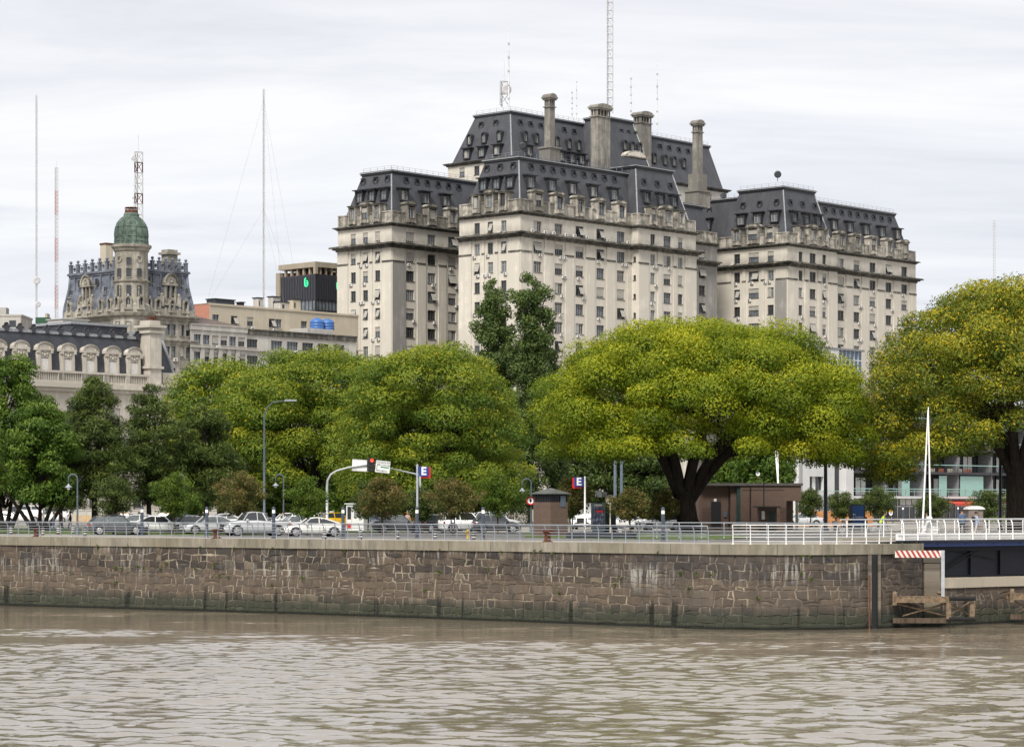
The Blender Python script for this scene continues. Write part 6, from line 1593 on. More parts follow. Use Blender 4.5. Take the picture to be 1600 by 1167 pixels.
# twin cable masts of the swing bridge
def Bp(px,py,Y): return Vector(at(px,py,Y))
cm=thing('cable_mast','white twin-leg cable mast rising from the bridge deck against the balcony building','mast',(gx(1449,158),158,G+.3))
o_=Vector((gx(1449,158),158,G+.3)); m=MB(); m.tube([Bp(1441.5,826,158)-o_,Bp(1445.5,740,158)-o_,Bp(1450,640,158)-o_],[.06,.06,.03],8,0); m.build('leg',MT['white_paint'],cm)
m=MB(); m.tube([Bp(1454,822,158.3)-o_,Bp(1452.5,740,158.2)-o_,Bp(1450.4,636,158)-o_],[.06,.06,.03],8,0); m.build('leg',MT['white_paint'],cm)
m=MB(); m.bbox(-.5,.55,-.5,.5,0,.25,.05,0); m.lathe([(.42,-.35),(.5,-.25),(.5,.25),(.42,.35)],(.35,0,.65),16,0,axis='y'); m.tube([(-.3,0,.2),(.2,0,1.1)],.13,8,0); m.lathe([(.18,0),(.2,.1),(.12,.25)],(.15,0,1.05),10,0); m.build('winch_base',MT['white_paint'],cm)
# fender platform with striped barrier
MT['wood']=simple('weathered timber beam',(.19,.135,.085),.9,var=.35,scale=4,bump=.3); MT['galv']=simple('galvanised post',(.42,.44,.46),.45,metal=.3)
MT['stripe_red']=simple('faded red paint',(.36,.045,.03),.6,var=.2,scale=6); MT['stripe_white']=simple('dirty white paint',(.62,.58,.55),.6,var=.12)
def platform(label,x0,x1,x2,Y,z,zl):
    th=thing('fender_platform',label,'platform',(x0,Y,0)); L1=x1-x0; L2=x2-x0
    m=MB(); m.box(0,L1,0,.3,z-.30,z,0); m.box(0,L1,1.3,1.6,z-.3,z,0)
    for k in range(9): m.box(L1*k/9+.02,L1*(k+1)/9-.04,.05,1.6,z+.004,z+.06,0)
    m.build('deck_beam',MT['wood'],th)
    for x in (L1-.15,L2-.25):
        m=MB(); m.box(x,x+.28,.0,.3,zl,z-.3,0); m.build('leg',MT['wood'],th)
    m=MB(); m.box(-.05,.18,-.02,.3,z-.45,z+.35,0); m.build('end_post',MT['wood'],th)
    for (a,b) in (((.2,z-.35),(L1-.1,zl+.15)),((L1-.1,z-.35),(.6,zl+.15)),((L1+.1,z-.3),(L2-.2,zl+.2)),((L1+.1,zl+.2),(L2-.2,z-.3))):
        m=MB(); m.tube([(a[0],.4,a[1]),(b[0],.45,b[1])],.06,5,0); m.build('brace',MT['wood'],th)
    m=MB(); m.box(0,L1,.2,.5,zl-.25,zl+.05,0); m.build('lower_beam',MT['bark_brown'],th)
    for zq in (z-.05,zl): 
        m=MB(); m.tube([(L1,-.12,zq),(L2+.05,-.12,zq)],.13,10,0); m.build('rubber_fender',MT['rubber'],th)
    for k,x in enumerate((.15,L1-.5)): 
        m=MB(); m.lathe([(.1,0),(.1,.16),(.16,.18),(.16,.26),(.05,.3)],(x,.5,z+.06),9,0); m.build('mooring_cleat',MT['wood'],th)
    return th
platform('timber fender platform with black rubber rolls at the foot of the quay corner',22.7,26.0,27.5,146.6,1.82,.55)
platform('timber platform end entering the frame at the right edge, under the pale ledge',gx(1582,150),gx(1625,150),gx(1650,150),150.4,1.85,.6)
bs=thing('striped_barrier','red and white striped warning board on a grey steel post over the platform','barrier',(gx(1473,146.9),146.9,1.88)); 
m=MB(); m.box(-.10,.10,-.08,.08,0,2.75,0); m.build('post',MT['galv'],bs)
m=MB(); w_=2.75; h_=.42; zb0=2.32
m.box(-w_-.1,-.1,-.035,0,zb0,zb0+h_,0)
nst=9
for k in range(nst):
    x0=-w_-.1+w_*k/nst; s=w_/nst*.48; q=.42*.6
    pts=[(x0+q*.0+.0,zb0+h_),(x0+s,zb0+h_),(min(x0+s+q,-.1),zb0),(min(x0+q,-.1),zb0)]
    m.prism(pts,-.045,-.036,1)
m.build('striped_board',[MT['stripe_white'],MT['stripe_red']],bs)
# mooring bollards
for p,h_,r_,lb in ((47,.62,.2,'rusty mooring bollard with a wide cap at the gap in the left railing'),(332,.66,.24,'rusty brown mooring bollard behind the railing under the silver sedans'),(848,.78,.24,'dark rusty mooring bollard in front of the brick kiosk')):
    i=quay_at(p); c=offs(quay,.55)[i]; m=MB(); m.lathe([(r_*1.15,0),(r_*1.1,.05),(r_*.85,.12),(r_*.8,h_*.6),(r_*1.0,h_*.75),(r_*1.25,h_*.82),(r_*1.25,h_*.95),(r_*.6,h_)],(0,0,0),14,0)
    m.tube([(-r_*.5,0,h_*.8),(r_*2.0,0,h_*.85)],r_*.28,8,0); m.box(-r_*1.4,r_*1.4,-r_*1.2,r_*1.2,0,.04,0)
    o=m.build('mooring_bollard',MT['rust'],None,loc=(c.x,c.y,G+.012)); tag(o,lb,'bollard','rusty mooring bollards on the quay edge')
# striped low bollards
bb=MB(); bb.lathe([(.13,0),(.13,.58),(.11,.64),(.04,.66)],(0,0,0),12,0)
for z_ in (.16,.34,.50): bb.lathe([(.134,z_),(.134,z_+.05)],(0,0,0),12,1)
bme=bb.mesh('low_bollard',[MT['black'],MT['stripe_white']])
wh=[(17,835,'left of the rusty bollard by the railing gap'),(67,836,'just right of the railing gap at the left'),(91,835,'below the walking men on the lawn'),(114,834,'left of the curved lamp post foot'),(133,837,'right of the curved lamp post foot'),(507,842,'beside the rear wheel of the white coupe'),(563,842,'in front of the white guard booth'),(621,842,'under the dark sedan right of the booth'),(680,842,'between the letter sign post and the white crossover'),(740,843,'left of the light column by the dark compact'),(969,838,'right of the round sign pole')]
for p,y,lb in wh:
    Y=gY(y); o=link('low_bollard',bme,None,loc=(gx(p,Y),Y,G)); tag(o,'short black bollard with white bands, '+lb,'bollard','low striped bollards on the promenade')
# light columns
lc=MB(); lc.lathe([(.12,0),(.12,1.75),(.10,1.78)],(0,0,0),12,0); lc.lathe([(.105,1.78),(.105,2.0)],(0,0,0),12,1); lc.lathe([(.12,2.0),(.12,2.16),(.03,2.2)],(0,0,0),12,0); lc.lathe([(.2,0),(.2,.04)],(0,0,0),12,0)
lme=[MB(),MB()]; 
a_=MB(); a_.lathe([(.2,0),(.2,.04),(.12,.05),(.12,1.76)],(0,0,0),12,0); b_=MB(); b_.lathe([(.105,1.76),(.105,2.0)],(0,0,0),12,0); c_=MB(); c_.lathe([(.12,2.0),(.12,2.16),(.03,2.2)],(0,0,0),12,0)
ME=[('column',a_.mesh('column',MT['col_dark'])),('light_ring',b_.mesh('light_ring',MT['white_paint'])),('cap',c_.mesh('cap',MT['col_dark']))]
for p,y,lb in ((222,836,'right of the leftmost dark car'),(323,839,'left of the rusty bollard under the silver sedans'),(427.6,841,'in front of the silver pickup rear'),(536,841,'between the white coupe and guard booth'),(651.5,841.5,'at the foot of the left letter sign'),(755,843,'in front of the dark compact car'),(1036,846,'left of the great tree trunk'),(1411,820,'behind the bridge railing near the shop front'),(1497,818,'left of the two men on the bridge')):
    Y=gY(y); th=thing('light_column','dark blue light column with a pale ring, '+lb,'street light',(gx(p,Y),Y,G),0,'light columns on the promenade')
    for n_,me in ME: link(n_,me,th)
# letter signs
MT['sign_blue']=simple('blue sign face',(.015,.04,.24),.4,var=.05); MT['sign_red']=simple('red sign panel',(.60,.015,.02),.4,var=.05); MT['sign_white']=simple('white sign face',(.78,.78,.78),.5,var=.04)
def esign(px,py0,y0,y1,Y,side,label):
    z1=zz(py0,Y); th=thing('parking_sign',label,'parking sign',(gx(px,Y),Y,G)); m=MB(); m.tube([(0,0,0),(0,0,z1-G)],.075,8,0); m.build('pole',MT['white_paint'] if side<0 else MT['grey_rail'],th)
    s=(y1-y0)*Y/F; zc=zz((y0+y1)/2,Y)-G; x0=.12 if side>0 else -.12-s
    m=MB(); m.bbox(x0,x0+s,-.12,-.02,zc-s/2,zc+s/2,.01,0); m.tube([(0,0,zc+s*.4),(x0+s*.5,-.05,zc+s*.4)],.02,4); m.tube([(0,0,zc-s*.4),(x0+s*.5,-.05,zc-s*.4)],.02,4); m.build('blue_panel',MT['sign_blue'],th)
    d=s*.2; m=MB(); m.box(x0+(d if side>0 else -d),x0+s+(d if side>0 else -d),.0,.08,zc-s/2-d,zc+s/2-.04,0); m.build('red_panel',MT['sign_red'],th)
    text('letter','E',s*1.12,MT['sign_white'],th,(x0+s/2,-.14,zc),bold=True)
esign(652,725,729,744,171.6,1,'blue square letter E sign with red backing on a grey pole, the left one')
esign(914,744,745.5,760,200,-1,'blue square letter E sign with red backing on a white pole, the right one')
# swan-neck lamps
def swan(px,ptop,pbase_y,reach,label,Y=None,h=None):
    Y=Y or gY(pbase_y); zt=zz(ptop,Y)-G; th=thing('swan_neck_lamp',label,'street lamp',(gx(px,Y),Y,G),0,'swan neck lamps along the promenade')
    r=reach/2; pts=[(0,0,0),(0,0,1.0),(0,0,zt-r)]+[(-r+r*math.cos(a),0,zt-r+r*math.sin(a)) for a in [R_(18*k) for k in range(1,11)]]+[(-2*r,0,zt-r-.35)]
    m=MB(); m.tube(pts,[.10,.075]+[.055]*(len(pts)-2),8,0); m.lathe([(.14,0),(.14,.5),(.09,.6)],(0,0,0),10,0); m.lathe([(.07,0),(.09,.05),(.07,.1)],(0,0,zt*.62),8,0); m.build('post',MT['pole_blue'],th)
    m=MB(); m.lathe([(.05,0),(.08,-.1),(.28,-.28),(.30,-.31)],(-2*r,0,zt-r-.35),12,0); m.build('lamp_shade',MT['grey_rail'],th)
    m=MB(); sph(m,(-2*r,0,zt-r-.35-.38),.13,10,0); m.build('globe',MT['white_paint'],th)
swan(121,741,836,.68,'swan neck lamp on a blue grey post left of the leftmost parked car')
swan(443,741,824,.68,'swan neck lamp behind the silver pickup, right of the tall street light',Y=215)
swan(830,748,830,.72,'swan neck lamp carrying a red and white disc, left of the brick kiosk',Y=200)
swan(288,741,822,.68,'swan neck lamp half hidden by the bright green small tree',Y=225)
dsc=thing('no_entry_disc','red ringed white traffic disc fixed on the lamp post left of the brick kiosk','traffic sign',(gx(829,199.8),199.8,zz(782,199.8)-.35)); m=MB(); m.lathe([(.34,0),(.34,.02)],(0,-.1,.35),18,0,axis='y'); m.lathe([(.24,-.012),(.24,0)],(0,-.1,.35),18,1,axis='y'); m.box(-.05,.05,-.14,-.118,.2,.5,2); m.prism([(-.12,.3),(.14,.3),(.0,.5)],-.14,-.118,2); m.build('disc',[MT['sign_red'],MT['sign_white'],MT['black']],dsc)
# tall lights and poles
def tallpole(px,ptop,Y,label,arm=0,r=.11,mat='pole_blue',headz=0,name='street_light_pole'):
    H=zz(ptop,Y)-G; th=thing(name,label,'street light',(gx(px,Y),Y,G)); m=MB()
    if arm: pts=[(0,0,0),(0,0,H*.55),(0,0,H-1.6),(arm*.12,0,H-.7),(arm*.4,0,H-.15),(arm,0,H)]; m.tube(pts,[r*1.2,r,r*.7,r*.6,r*.5,r*.4],8,0)
    else: m.tube([(0,0,0),(0,0,H)],[r*1.25,r*.8],8,0)
    m.lathe([(r*2,0),(r*2,.3),(r*1.3,.4)],(0,0,0),8,0); m.build('pole',MT[mat],th)
    if arm: m=MB(); m.bbox(arm-.1,arm+1.1,-.16,.16,H-.06,H+.10,.03,0); m.build('lamp_head',MT['grey_rail'],th)
tallpole(413,626,243,'tallest curved street light, blue grey, in front of the yellow-green trees',arm=2.1)
tallpole(1290,640,212,'thick dark blue grey pole in front of the white apartment wall',r=.15)
tallpole(1563,585,214,'tall dark pole left of the thick trunk at the right edge',r=.12,mat='dark_metal')
tallpole(961,640,232,'pale blue pole under the great crown, left one of the two behind the round sign',r=.13)
tallpole(971,640,236,'pale blue pole under the great crown, right one of the two behind the round sign',r=.13)
# traffic gantry
Yg=235; gz=lambda y: zz(y,Yg)-G; gxx=lambda p: gx(p,Yg)-gx(511,Yg)
tg=thing('traffic_gantry','bent grey gantry arm carrying two white direction boards over the road','traffic gantry',(gx(511,Yg),Yg,G))
m=MB(); pts=[(0,0,0),(0,0,gz(760)),(gxx(512),0,gz(750)),(gxx(517),0,gz(741)),(gxx(526),0,gz(735.5)),(gxx(545),0,gz(730)),(gxx(585),0,gz(725))]; m.tube(pts,[.14,.12,.11,.10,.09,.08,.06],8,0); m.build('arm',MT['galv'],tg)
m=MB(); m.tube([(gxx(608),0,gz(731)),(gxx(652),0,gz(741)),(gxx(656),0,gz(743)),(gxx(658),0,0)],[.05,.08,.1,.12],7,0); m.tube([(gxx(585),0,gz(725)),(gxx(608),0,gz(731))],.05,6,0); m.build('arm',MT['galv'],tg)
def board(name,x0,x1,y0,y1,lean,lines,arrow=None):
    w=gxx(x1)-gxx(x0); h=gz(y0)-gz(y1); b=MB(); cx_=(gxx(x0)+gxx(x1))/2; cz_=(gz(y0)+gz(y1))/2
    Tm=Matrix.Translation((cx_,-.15 if lines else .14,cz_))@Matrix.Rotation(lean,4,'Y')
    b.bbox(-w/2,w/2,-.04,.04,-h/2,h/2,.01,0); b.box(-w/2+.03,w/2-.03,-.045,-.041,h/2-.07,h/2-.05,1); b.box(-w/2+.03,w/2-.03,-.045,-.041,-h/2+.05,-h/2+.07,1)
    if arrow: 
        b.box(-w*.10,w*.44,-.05,-.042,-.10,.02,2); b.prism([(-w*.10,.06),(-w*.10,-.14),(-w*.17,-.04)],-.05,-.042,2)
        b.box(-w*.42,-w*.38,-.05,-.042,-h*.33,h*.16,1); b.box(-w*.42,-w*.28,-.05,-.042,h*.13,h*.18,1); b.prism([(-w*.28,h*.22),(-w*.28,h*.09),(-w*.2,h*.155)],-.05,-.042,1); b.box(-w*.42,-w*.32,-.05,-.042,-h*.36,-h*.31,1); b.prism([(-w*.32,-h*.27),(-w*.32,-h*.40),(-w*.24,-h*.335)],-.05,-.042,1)
    o=link(name,b.mesh(name,[MT['sign_white'],MT['black'],MT['sign_green']]),tg,mtx=Tm)
    for i,(t_,fx,fz,s) in enumerate(lines):
        me=text_mesh(t_,s,.004); me.materials.clear(); me.materials.append(MT['black'])
        link('lettering',me,o,mtx=Matrix.Translation((w*fx,-.06,h*fz))@Matrix.Rotation(math.pi/2,4,'X'))
MT['sign_green']=simple('green sign arrow',(.01,.20,.09),.5,var=0)
board('direction_board',550,574,718,736,R_(4),[])
board('direction_board',587,609.5,720,738.5,R_(6),[('C.ROSADA-RET',0,.34,.22),('AV.CORDOBA',.10,.14,.18),('PUERTO',.05,-.34,.20)],arrow=True)
tlg=thing('traffic_light','black traffic light showing red between the two direction boards','traffic light',(gx(580,Yg-.2),Yg-.2,zz(736,Yg)))
m=MB(); m.bbox(-.28,.28,-.15,.15,0,1.25,.04,0); m.box(-.4,-.34,-.02,.02,-.1,1.3,0)
for z_ in (.22,.62): m.lathe([(.13,-.17),(.13,-.15)],(0,0,z_),12,0,axis='y')
m.build('housing',MT['black'],tlg)
MT['red_lamp']=simple('lit red lamp',(.9,.03,.02),.4,var=0,emit=(1,.03,.02),es=1.6); m=MB(); m.lathe([(.15,-.18),(.15,-.151)],(.08,0,1.02),14,0,axis='y'); m.build('red_lamp',MT['red_lamp'],tlg)
# round sign
rs_=thing('round_sign','round cream disc sign on a cream pole right of the poster display','sign',(gx(953.5,196),196,G)); m=MB(); zc=zz(780,196)-G; m.tube([(0,0,0),(0,0,zc)],.045,7,0); m.build('pole',MT['cream'],rs_)
m=MB(); m.lathe([(.38,-.06),(.38,-.03)],(0,0,zc),22,0,axis='y'); m.lathe([(.31,-.066),(.31,-.06)],(0,0,zc),22,1,axis='y'); m.lathe([(.28,-.070),(.28,-.066)],(0,0,zc),22,0,axis='y')
for k in range(5): m.tube([(.12*math.cos(k*1.256),-.074,zc+.12*math.sin(k*1.256)),(.2*math.cos(k*1.256+.6),-.074,zc+.2*math.sin(k*1.256+.6))],.02,4,1)
m.build('disc',[MT['cream'],MT['wood']],rs_)
m=MB(); m.lathe([(.6,0),(.6,.12)],(0,0,0),12,0); m.build('base',MT['pale_ledge'],rs_)
# guard booth
gb_=thing('guard_booth','small white guard booth with barred dark windows beside the white coupe','booth',(gx(541,214),214,G),R_(-18)); S=1.0
MT['booth']=simple('white booth panel',(.68,.68,.67),.5,var=.05)
m=MB(); W_,D_=1.62,1.5; Hh=zz(786,214)-G
m.box(0,W_,0,D_,.05,1.05,0); m.box(0,W_,0,D_,Hh-.3,Hh-.08,0)
for x in (0,.46,W_-.1): m.box(x,x+.1,0,.1,1.05,Hh-.3,0)
m.box(W_-.1,W_,D_-.1,D_,1.05,Hh-.3,0); m.box(0,.1,D_-.1,D_,1.05,Hh-.3,0); m.box(.56,.72,.02,.08,1.05,Hh-.3,0); m.box(1.3,W_-.1,.02,.08,1.05,Hh-.3,0); m.box(.72,1.3,.02,.08,1.05,1.2,0)
m.box(W_-.06,W_-.001,.1,.35,1.05,Hh-.3,0); m.box(W_-.06,W_-.001,1.0,1.4,1.05,Hh-.3,0); m.build('walls',MT['booth'],gb_)
m=MB(); m.box(-.12,W_+.12,-.12,D_+.12,Hh-.08,Hh,0); m.build('roof',MT['booth'],gb_)
for (x0,x1) in ((.10,.46),(.72,1.3)):
    m=MB(); m.box(x0,x1,.06,.07,1.05,Hh-.3,0); m.build('window',MT['glass_dark'],gb_)
m=MB()
for k in range(5): m.box(.80+k*.1,.82+k*.1,.0,.02,1.2,Hh-.35,0)
m.build('window_bars',MT['white_paint'],gb_)
m=MB(); m.box(W_-.05,W_-.04,.35,1.0,1.05,Hh-.3,0); m.build('window',MT['glass_dark'],gb_)
m=MB(); m.box(.5,.505,-.02,0,.1,1.05,0); m.box(.06,.44,-.02,-.0,.25,.7,1); m.build('door_seam',[MT['dark_metal'],MT['sign_red']],gb_)
# brick kiosk
MT['brick']=brickmat('brown brick',(.135,.072,.050),(.085,.050,.038),(.17,.14,.115),1,.25,.085)
MT['brickd']=brickmat('dark red brick',(.10,.038,.026),(.08,.034,.024),(.13,.10,.085),1,.25,.085)
bk_=thing('brick_kiosk','small brick kiosk with a low pyramid roof standing behind the dark rusty bollard','kiosk',(gx(860,181),181,G),R_(42)); Hk=zz(762,182)-G
m=MB(); m.box(0,1.75,0,1.85,0,Hk-1.05,0); m.build('wall',MT['brick'],bk_)
m=MB(); m.box(.05,1.7,.05,1.8,Hk-1.05,Hk-.42,0)
for k in range(8): m.box(k*.24,.04+k*.24,-.0,.03,Hk-1.05,Hk-.42,0); m.box(-.0,.03,k*.26,.04+k*.26,Hk-1.05,Hk-.42,0)
m.build('louvre_band',MT['black'],bk_)
MT['slateg']=simple('grey green roofing',(.085,.09,.08),.7,var=.25)
m=MB(); m.frustum((-.18,1.93,-.18,2.03,Hk-.42),(.85,.9,.90,.95,Hk)); m.box(-.2,1.95,-.2,2.05,Hk-.47,Hk-.42,0); m.build('roof',MT['slateg'],bk_)
m=MB(); m.box(1.0,1.5,-.04,-.001,Hk-1.4,Hk-.6,0); m.build('notice_panel',MT['pole_blue'],bk_)
# poster display and green cabin behind
pd=thing('poster_display','dark framed street poster display between the white bus and the round sign','poster display',(gx(923.5,203),203,G)); w_=22.5/F*203; h0=zz(786,203)-G
m=MB(); m.bbox(0,w_,0,.25,.25,h0,.03,0); m.box(.1,w_-.1,.05,.2,0,.25,0); m.build('frame',MT['pole_blue'],pd)
t=NT('poster print'); v=t.pos(2.2,1,1.1); f=t.noise(v,2.2,4,.6); t.col(t.ramp(f,[(.40,(.02,.022,.035)),(.55,(.05,.06,.10)),(.62,(.22,.24,.30)),(.72,(.10,.03,.04))])); t.set(Roughness=.25); MT['poster']=t.mat
m=MB(); m.box(.1,w_-.1,-.02,0,.45,h0-.3,0); m.build('poster',MT['poster'],pd); m=MB(); m.box(.3,w_-.3,-.01,-.0,h0-.22,h0-.1,0); m.build('header_light',MT['cream'],pd)
m=MB(); m.box(.45,w_-.2,-.03,-.021,h0-.75,h0-.6,0); m.build('red_heading',MT['sign_red'],pd)
MT['cabgreen']=simple('dark green cabin sheet',(.02,.05,.045),.5,var=.15)
gc=thing('green_cabin','dark green ribbed cabin right behind the poster display','cabin',(gx(944,208),208,G)); m=MB(); m.bbox(0,1.0,0,2,0,1.85,.04,0); m.box(-.08,1.1,-.1,2.1,1.85,1.95,0)
for k in range(5): m.box(.05+k*.2,.1+k*.2,-.03,0,.1,1.8,0)
m.build('body',MT['cabgreen'],gc)
cbx=thing('camera_box','white square equipment box on a thin pole above the poster display','equipment box',(gx(937,210),210,G)); m=MB(); zc=zz(772,210)-G; m.tube([(0,0,0),(0,0,zc)],.05,6,0); m.build('pole',MT['dark_metal'],cbx); m=MB(); m.bbox(-.38,.2,-.2,.2,zc-.25,zc+.28,.03,0); m.build('box',MT['white_paint'],cbx)
m=MB(); m.lathe([(.04,0),(.2,.12),(.24,.16)],(.4,-.1,zc),10,0,axis='y'); m.build('floodlight',MT['white_paint'],cbx)
# brick pump house
bh=thing('brick_building','low flat roofed brown brick building behind the great tree trunk','building',(gx(1095,226),226,G),R_(4)); Wd=(1252-1095)/F*228; Hb=zz(756,226)-G
fx=lambda p:(p-1095)/157*Wd
m=MB()
m.box(0,fx(1143),.8,6,0,Hb-.15,0); m.box(fx(1157),fx(1229),0,6,0,Hb-.15,0); m.box(fx(1229),Wd,0,6,Hb-1.55,Hb-.15,0); m.box(fx(1143),fx(1152),.5,.8,0,Hb-.15,0); m.box(fx(1229),Wd,4,6,0,Hb-1.55,0)
for k in range(7):
    for j in range(9):
        x=fx(1099)+k*.13+(j%2)*.065; m.box(x,x+.06,.785,.80,.6+j*.17,.68+j*.17,1)
        x=fx(1219)+k*.11+(j%2)*.055; m.box(x,x+.06,-.015,.0,.6+j*.17,.68+j*.17,1)
for k in range(24): m.box(fx(1160)+k*.16,fx(1160)+k*.16+.09,-.015,0,Hb-.62,Hb-.50,1)
m.build('wall',[MT['brick'],MT['black']],bh)
m=MB(); m.box(-.15,Wd+.15,-.15,6.2,Hb-.15,Hb+.08,0); m.build('roof_slab',MT['frame_d'],bh)
m=MB(); m.box(fx(1113),fx(1128),.70,.79,.2,Hb-1.6,0); m.build('door',MT['black'],bh)
m=MB(); m.box(fx(1152),fx(1157),.1,.8,0,Hb-.2,0); m.build('green_strip',MT['cabgreen'],bh)
m=MB(); m.box(fx(1244),fx(1247.5),.05,.3,0,Hb-1.55,0); m.build('corner_column',MT['slateg'],bh)
m=MB(); m.bbox(fx(1118)-.05,fx(1118)+.2,.6,.7,Hb-1.6,Hb-1.35,.02,0); m.build('wall_lamp',MT['white_paint'],bh)
m=MB(); m.tube([(fx(1172),-.06,Hb-.2),(fx(1172),-.06,.1)],.05,6,0); m.tube([(fx(1141),.72,Hb-.2),(fx(1141),.72,.1)],.05,6,0); m.build('drain_pipe',MT['frame_d'],bh)
m=MB(); m.bbox(fx(1133),fx(1138),.66,.8,1.2,1.7,.02,0); m.build('meter_box',MT['pole_blue'],bh)
mc=thing('meter_house','small brick meter cabinet with green door in front of the brick building','cabinet',(gx(1186,222),222,G),R_(4)); fw=lambda p:(p-1186)/F*222
m=MB(); m.box(0,fw(1214),0,1,0,2.05,0); m.build('wall',MT['brick'],mc); m=MB(); m.box(-.35,fw(1214)+.3,-.35,1.2,2.05,2.18,0); m.build('roof',MT['frame_d'],mc)
m=MB(); m.box(fw(1202),fw(1210),-.05,0,.1,1.75,0); m.build('door',MT['cabgreen'],mc); m=MB(); m.box(fw(1190),fw(1195),-.04,0,1.0,1.75,0); m.build('notice',MT['sign_white'],mc)
pp=thing('vent_pipe','thin black pipe rising from the meter cabinet over the brick building roof','pipe',(gx(1193.5,221.6),221.6,G+2.18)); m=MB(); hp=zz(744,221.6)-G-2.18; m.tube([(0,0,0),(0,0,hp-.3),(.05,0,hp-.1),(.18,0,hp)],.06,7,0); m.build('pipe',MT['black'],pp)
ds=thing('roof_disc_sign','small round white disc on a thin stick above the brick building','sign',(gx(1185,226),226.5,G+Hb)); m=MB(); m.tube([(0,0,0),(0,0,.95)],.03,5,0); m.lathe([(.2,-.05),(.2,-.03)],(0,0,.95),14,1,axis='y'); m.lathe([(.06,-.06),(.06,-.05)],(0,0,.95),8,0,axis='y'); m.build('disc',[MT['dark_metal'],MT['sign_white']],ds)
for p,a in ((1215.5,0),(1222,-.55)):
    th=thing('white_mast','white inclined mast behind the brick building, '+('left upright one' if p<1218 else 'right leaning one'),'mast',(gx(p,250),250,G)); m=MB(); m.tube([(0,0,0),(a*1.5,0,9.5)],[.10,.07],8,0); m.build('pole',MT['white_paint'],th)
# low dark kerb wall right of the kiosk, white low box
lwk=[Vector((gx(884,172),172,0)),Vector((gx(988,168),168,0))]; d=(lwk[1]-lwk[0]); th=MB(); th.bbox(0,d.length,0,.5,0,.42,.04,0); o=th.build('low_wall',MT['dark_metal'],None,loc=(lwk[0].x,lwk[0].y,G),rz=math.atan2(d.y,d.x)); tag(o,'long low dark bench wall right of the brick kiosk','bench wall')
# hydrant
hy=thing('hydrant','yellow hydrant post in front of the white crossover wheel','hydrant',(gx(731,168.5),168.5,G)); m=MB(); m.lathe([(.13,0),(.13,.05),(.09,.08),(.09,.5),(.12,.52),(.12,.58),(.05,.64)],(0,0,0),10,0); m.tube([(-.2,0,.42),(.2,0,.42)],.055,7,0); m.build('body',simple('yellow hydrant paint',(.45,.28,.02),.5),hy)
# orange timber hoarding
MT['orange']=simple('orange timber hoarding',(.45,.20,.07),.8,var=.25,scale=1.2)
for (a,b,lb) in ((1246,1330,'orange timber hoarding left of the blue advertising panel'),(1350,1366,'short orange timber hoarding right of the blue advertising panel')):
    Y=262; th=thing('hoarding',lb,'fence',(gx(a,Y),Y,G)); w_=(b-a)/F*Y; m=MB(); n=int(w_/.16)
    for k in range(n): m.box(k*.16,k*.16+.15,(k%2)*.01,.04+(k%2)*.01,0,zz(798,Y)-G,0)
    m.build('boards',MT['orange'],th)
    m=MB()
    for k in range(int(w_/1.4)+1): m.box(k*1.4-.05,k*1.4+.05,-.08,-.01,0,zz(798,Y)-G+.1,0)
    m.build('posts',MT['wood'],th)
# blue advertising panel
MT['adblue']=simple('blue poster',(.015,.10,.34),.35,var=.12,scale=1); Y=214
ad=thing('advertising_panel','tall blue advertising panel with white lettering behind the white railing','advertising panel',(gx(1331,Y),Y,G)); w_=19.5/F*Y; h_=zz(789.5,Y)-G
m=MB(); m.bbox(-.22,0,-.05,.25,0,h_+.05,.03,0); m.bbox(w_,w_+.07,-.05,.25,0,h_,.02,0); m.box(-.2,w_,-.03,.25,h_,h_+.1,0); m.box(-.2,w_,0,.25,0,.4,0); m.box(0,w_,.05,.25,.4,h_,0); m.build('frame',MT['slateg'],ad)
m=MB(); m.box(.02,w_-.02,0,.05,.4,h_,0); m.build('poster',MT['adblue'],ad)
text('lettering','BA',.22,MT['sign_white'],ad,(.22,-.012,h_-.78),bold=True); text('lettering','& CLASICA',.19,MT['sign_white'],ad,(w_*.5,-.012,h_-1.02),bold=True)
# sign with two yellow and white rings
Y=250; ov=thing('twin_ring_sign','black board with two yellow and white oval rings in front of the shop front','sign',(gx(1377.5,Y),Y,G)); w_=19/F*Y; z0_=zz(807,Y)-G; z1_=zz(793,Y)-G
m=MB(); m.bbox(0,w_,0,.06,z0_,z1_,.01,0); m.box(.05,.1,0,.06,0,z0_,0); m.box(w_-.1,w_-.05,0,.06,0,z0_,0); m.build('board',MT['black'],ov)
MT['yel']=simple('yellow ring paint',(.62,.38,.01),.5,var=0)
for c_x in (w_*.26,w_*.76):
    cz=(z0_+z1_)/2; m=MB()
    for k in range(20):
        t0=2*math.pi*k/20;t1=2*math.pi*(k+1)/20; mi=0 if math.sin((t0+t1)/2)>0.05 else 1
        m.add([(c_x+.2*math.cos(t0),-.01,cz+.36*math.sin(t0)),(c_x+.2*math.cos(t1),-.01,cz+.36*math.sin(t1)),(c_x+.09*math.cos(t1),-.01,cz+.16*math.sin(t1)),(c_x+.09*math.cos(t0),-.01,cz+.16*math.sin(t0))],[(0,1,2,3)],mi)
    m.tube([(c_x-.03,-.02,cz-.1),(c_x,-.02,cz+.12),(c_x+.03,-.02,cz-.1)],.02,4,1); m.build('ring',[MT['yel'],MT['sign_white']],ov)
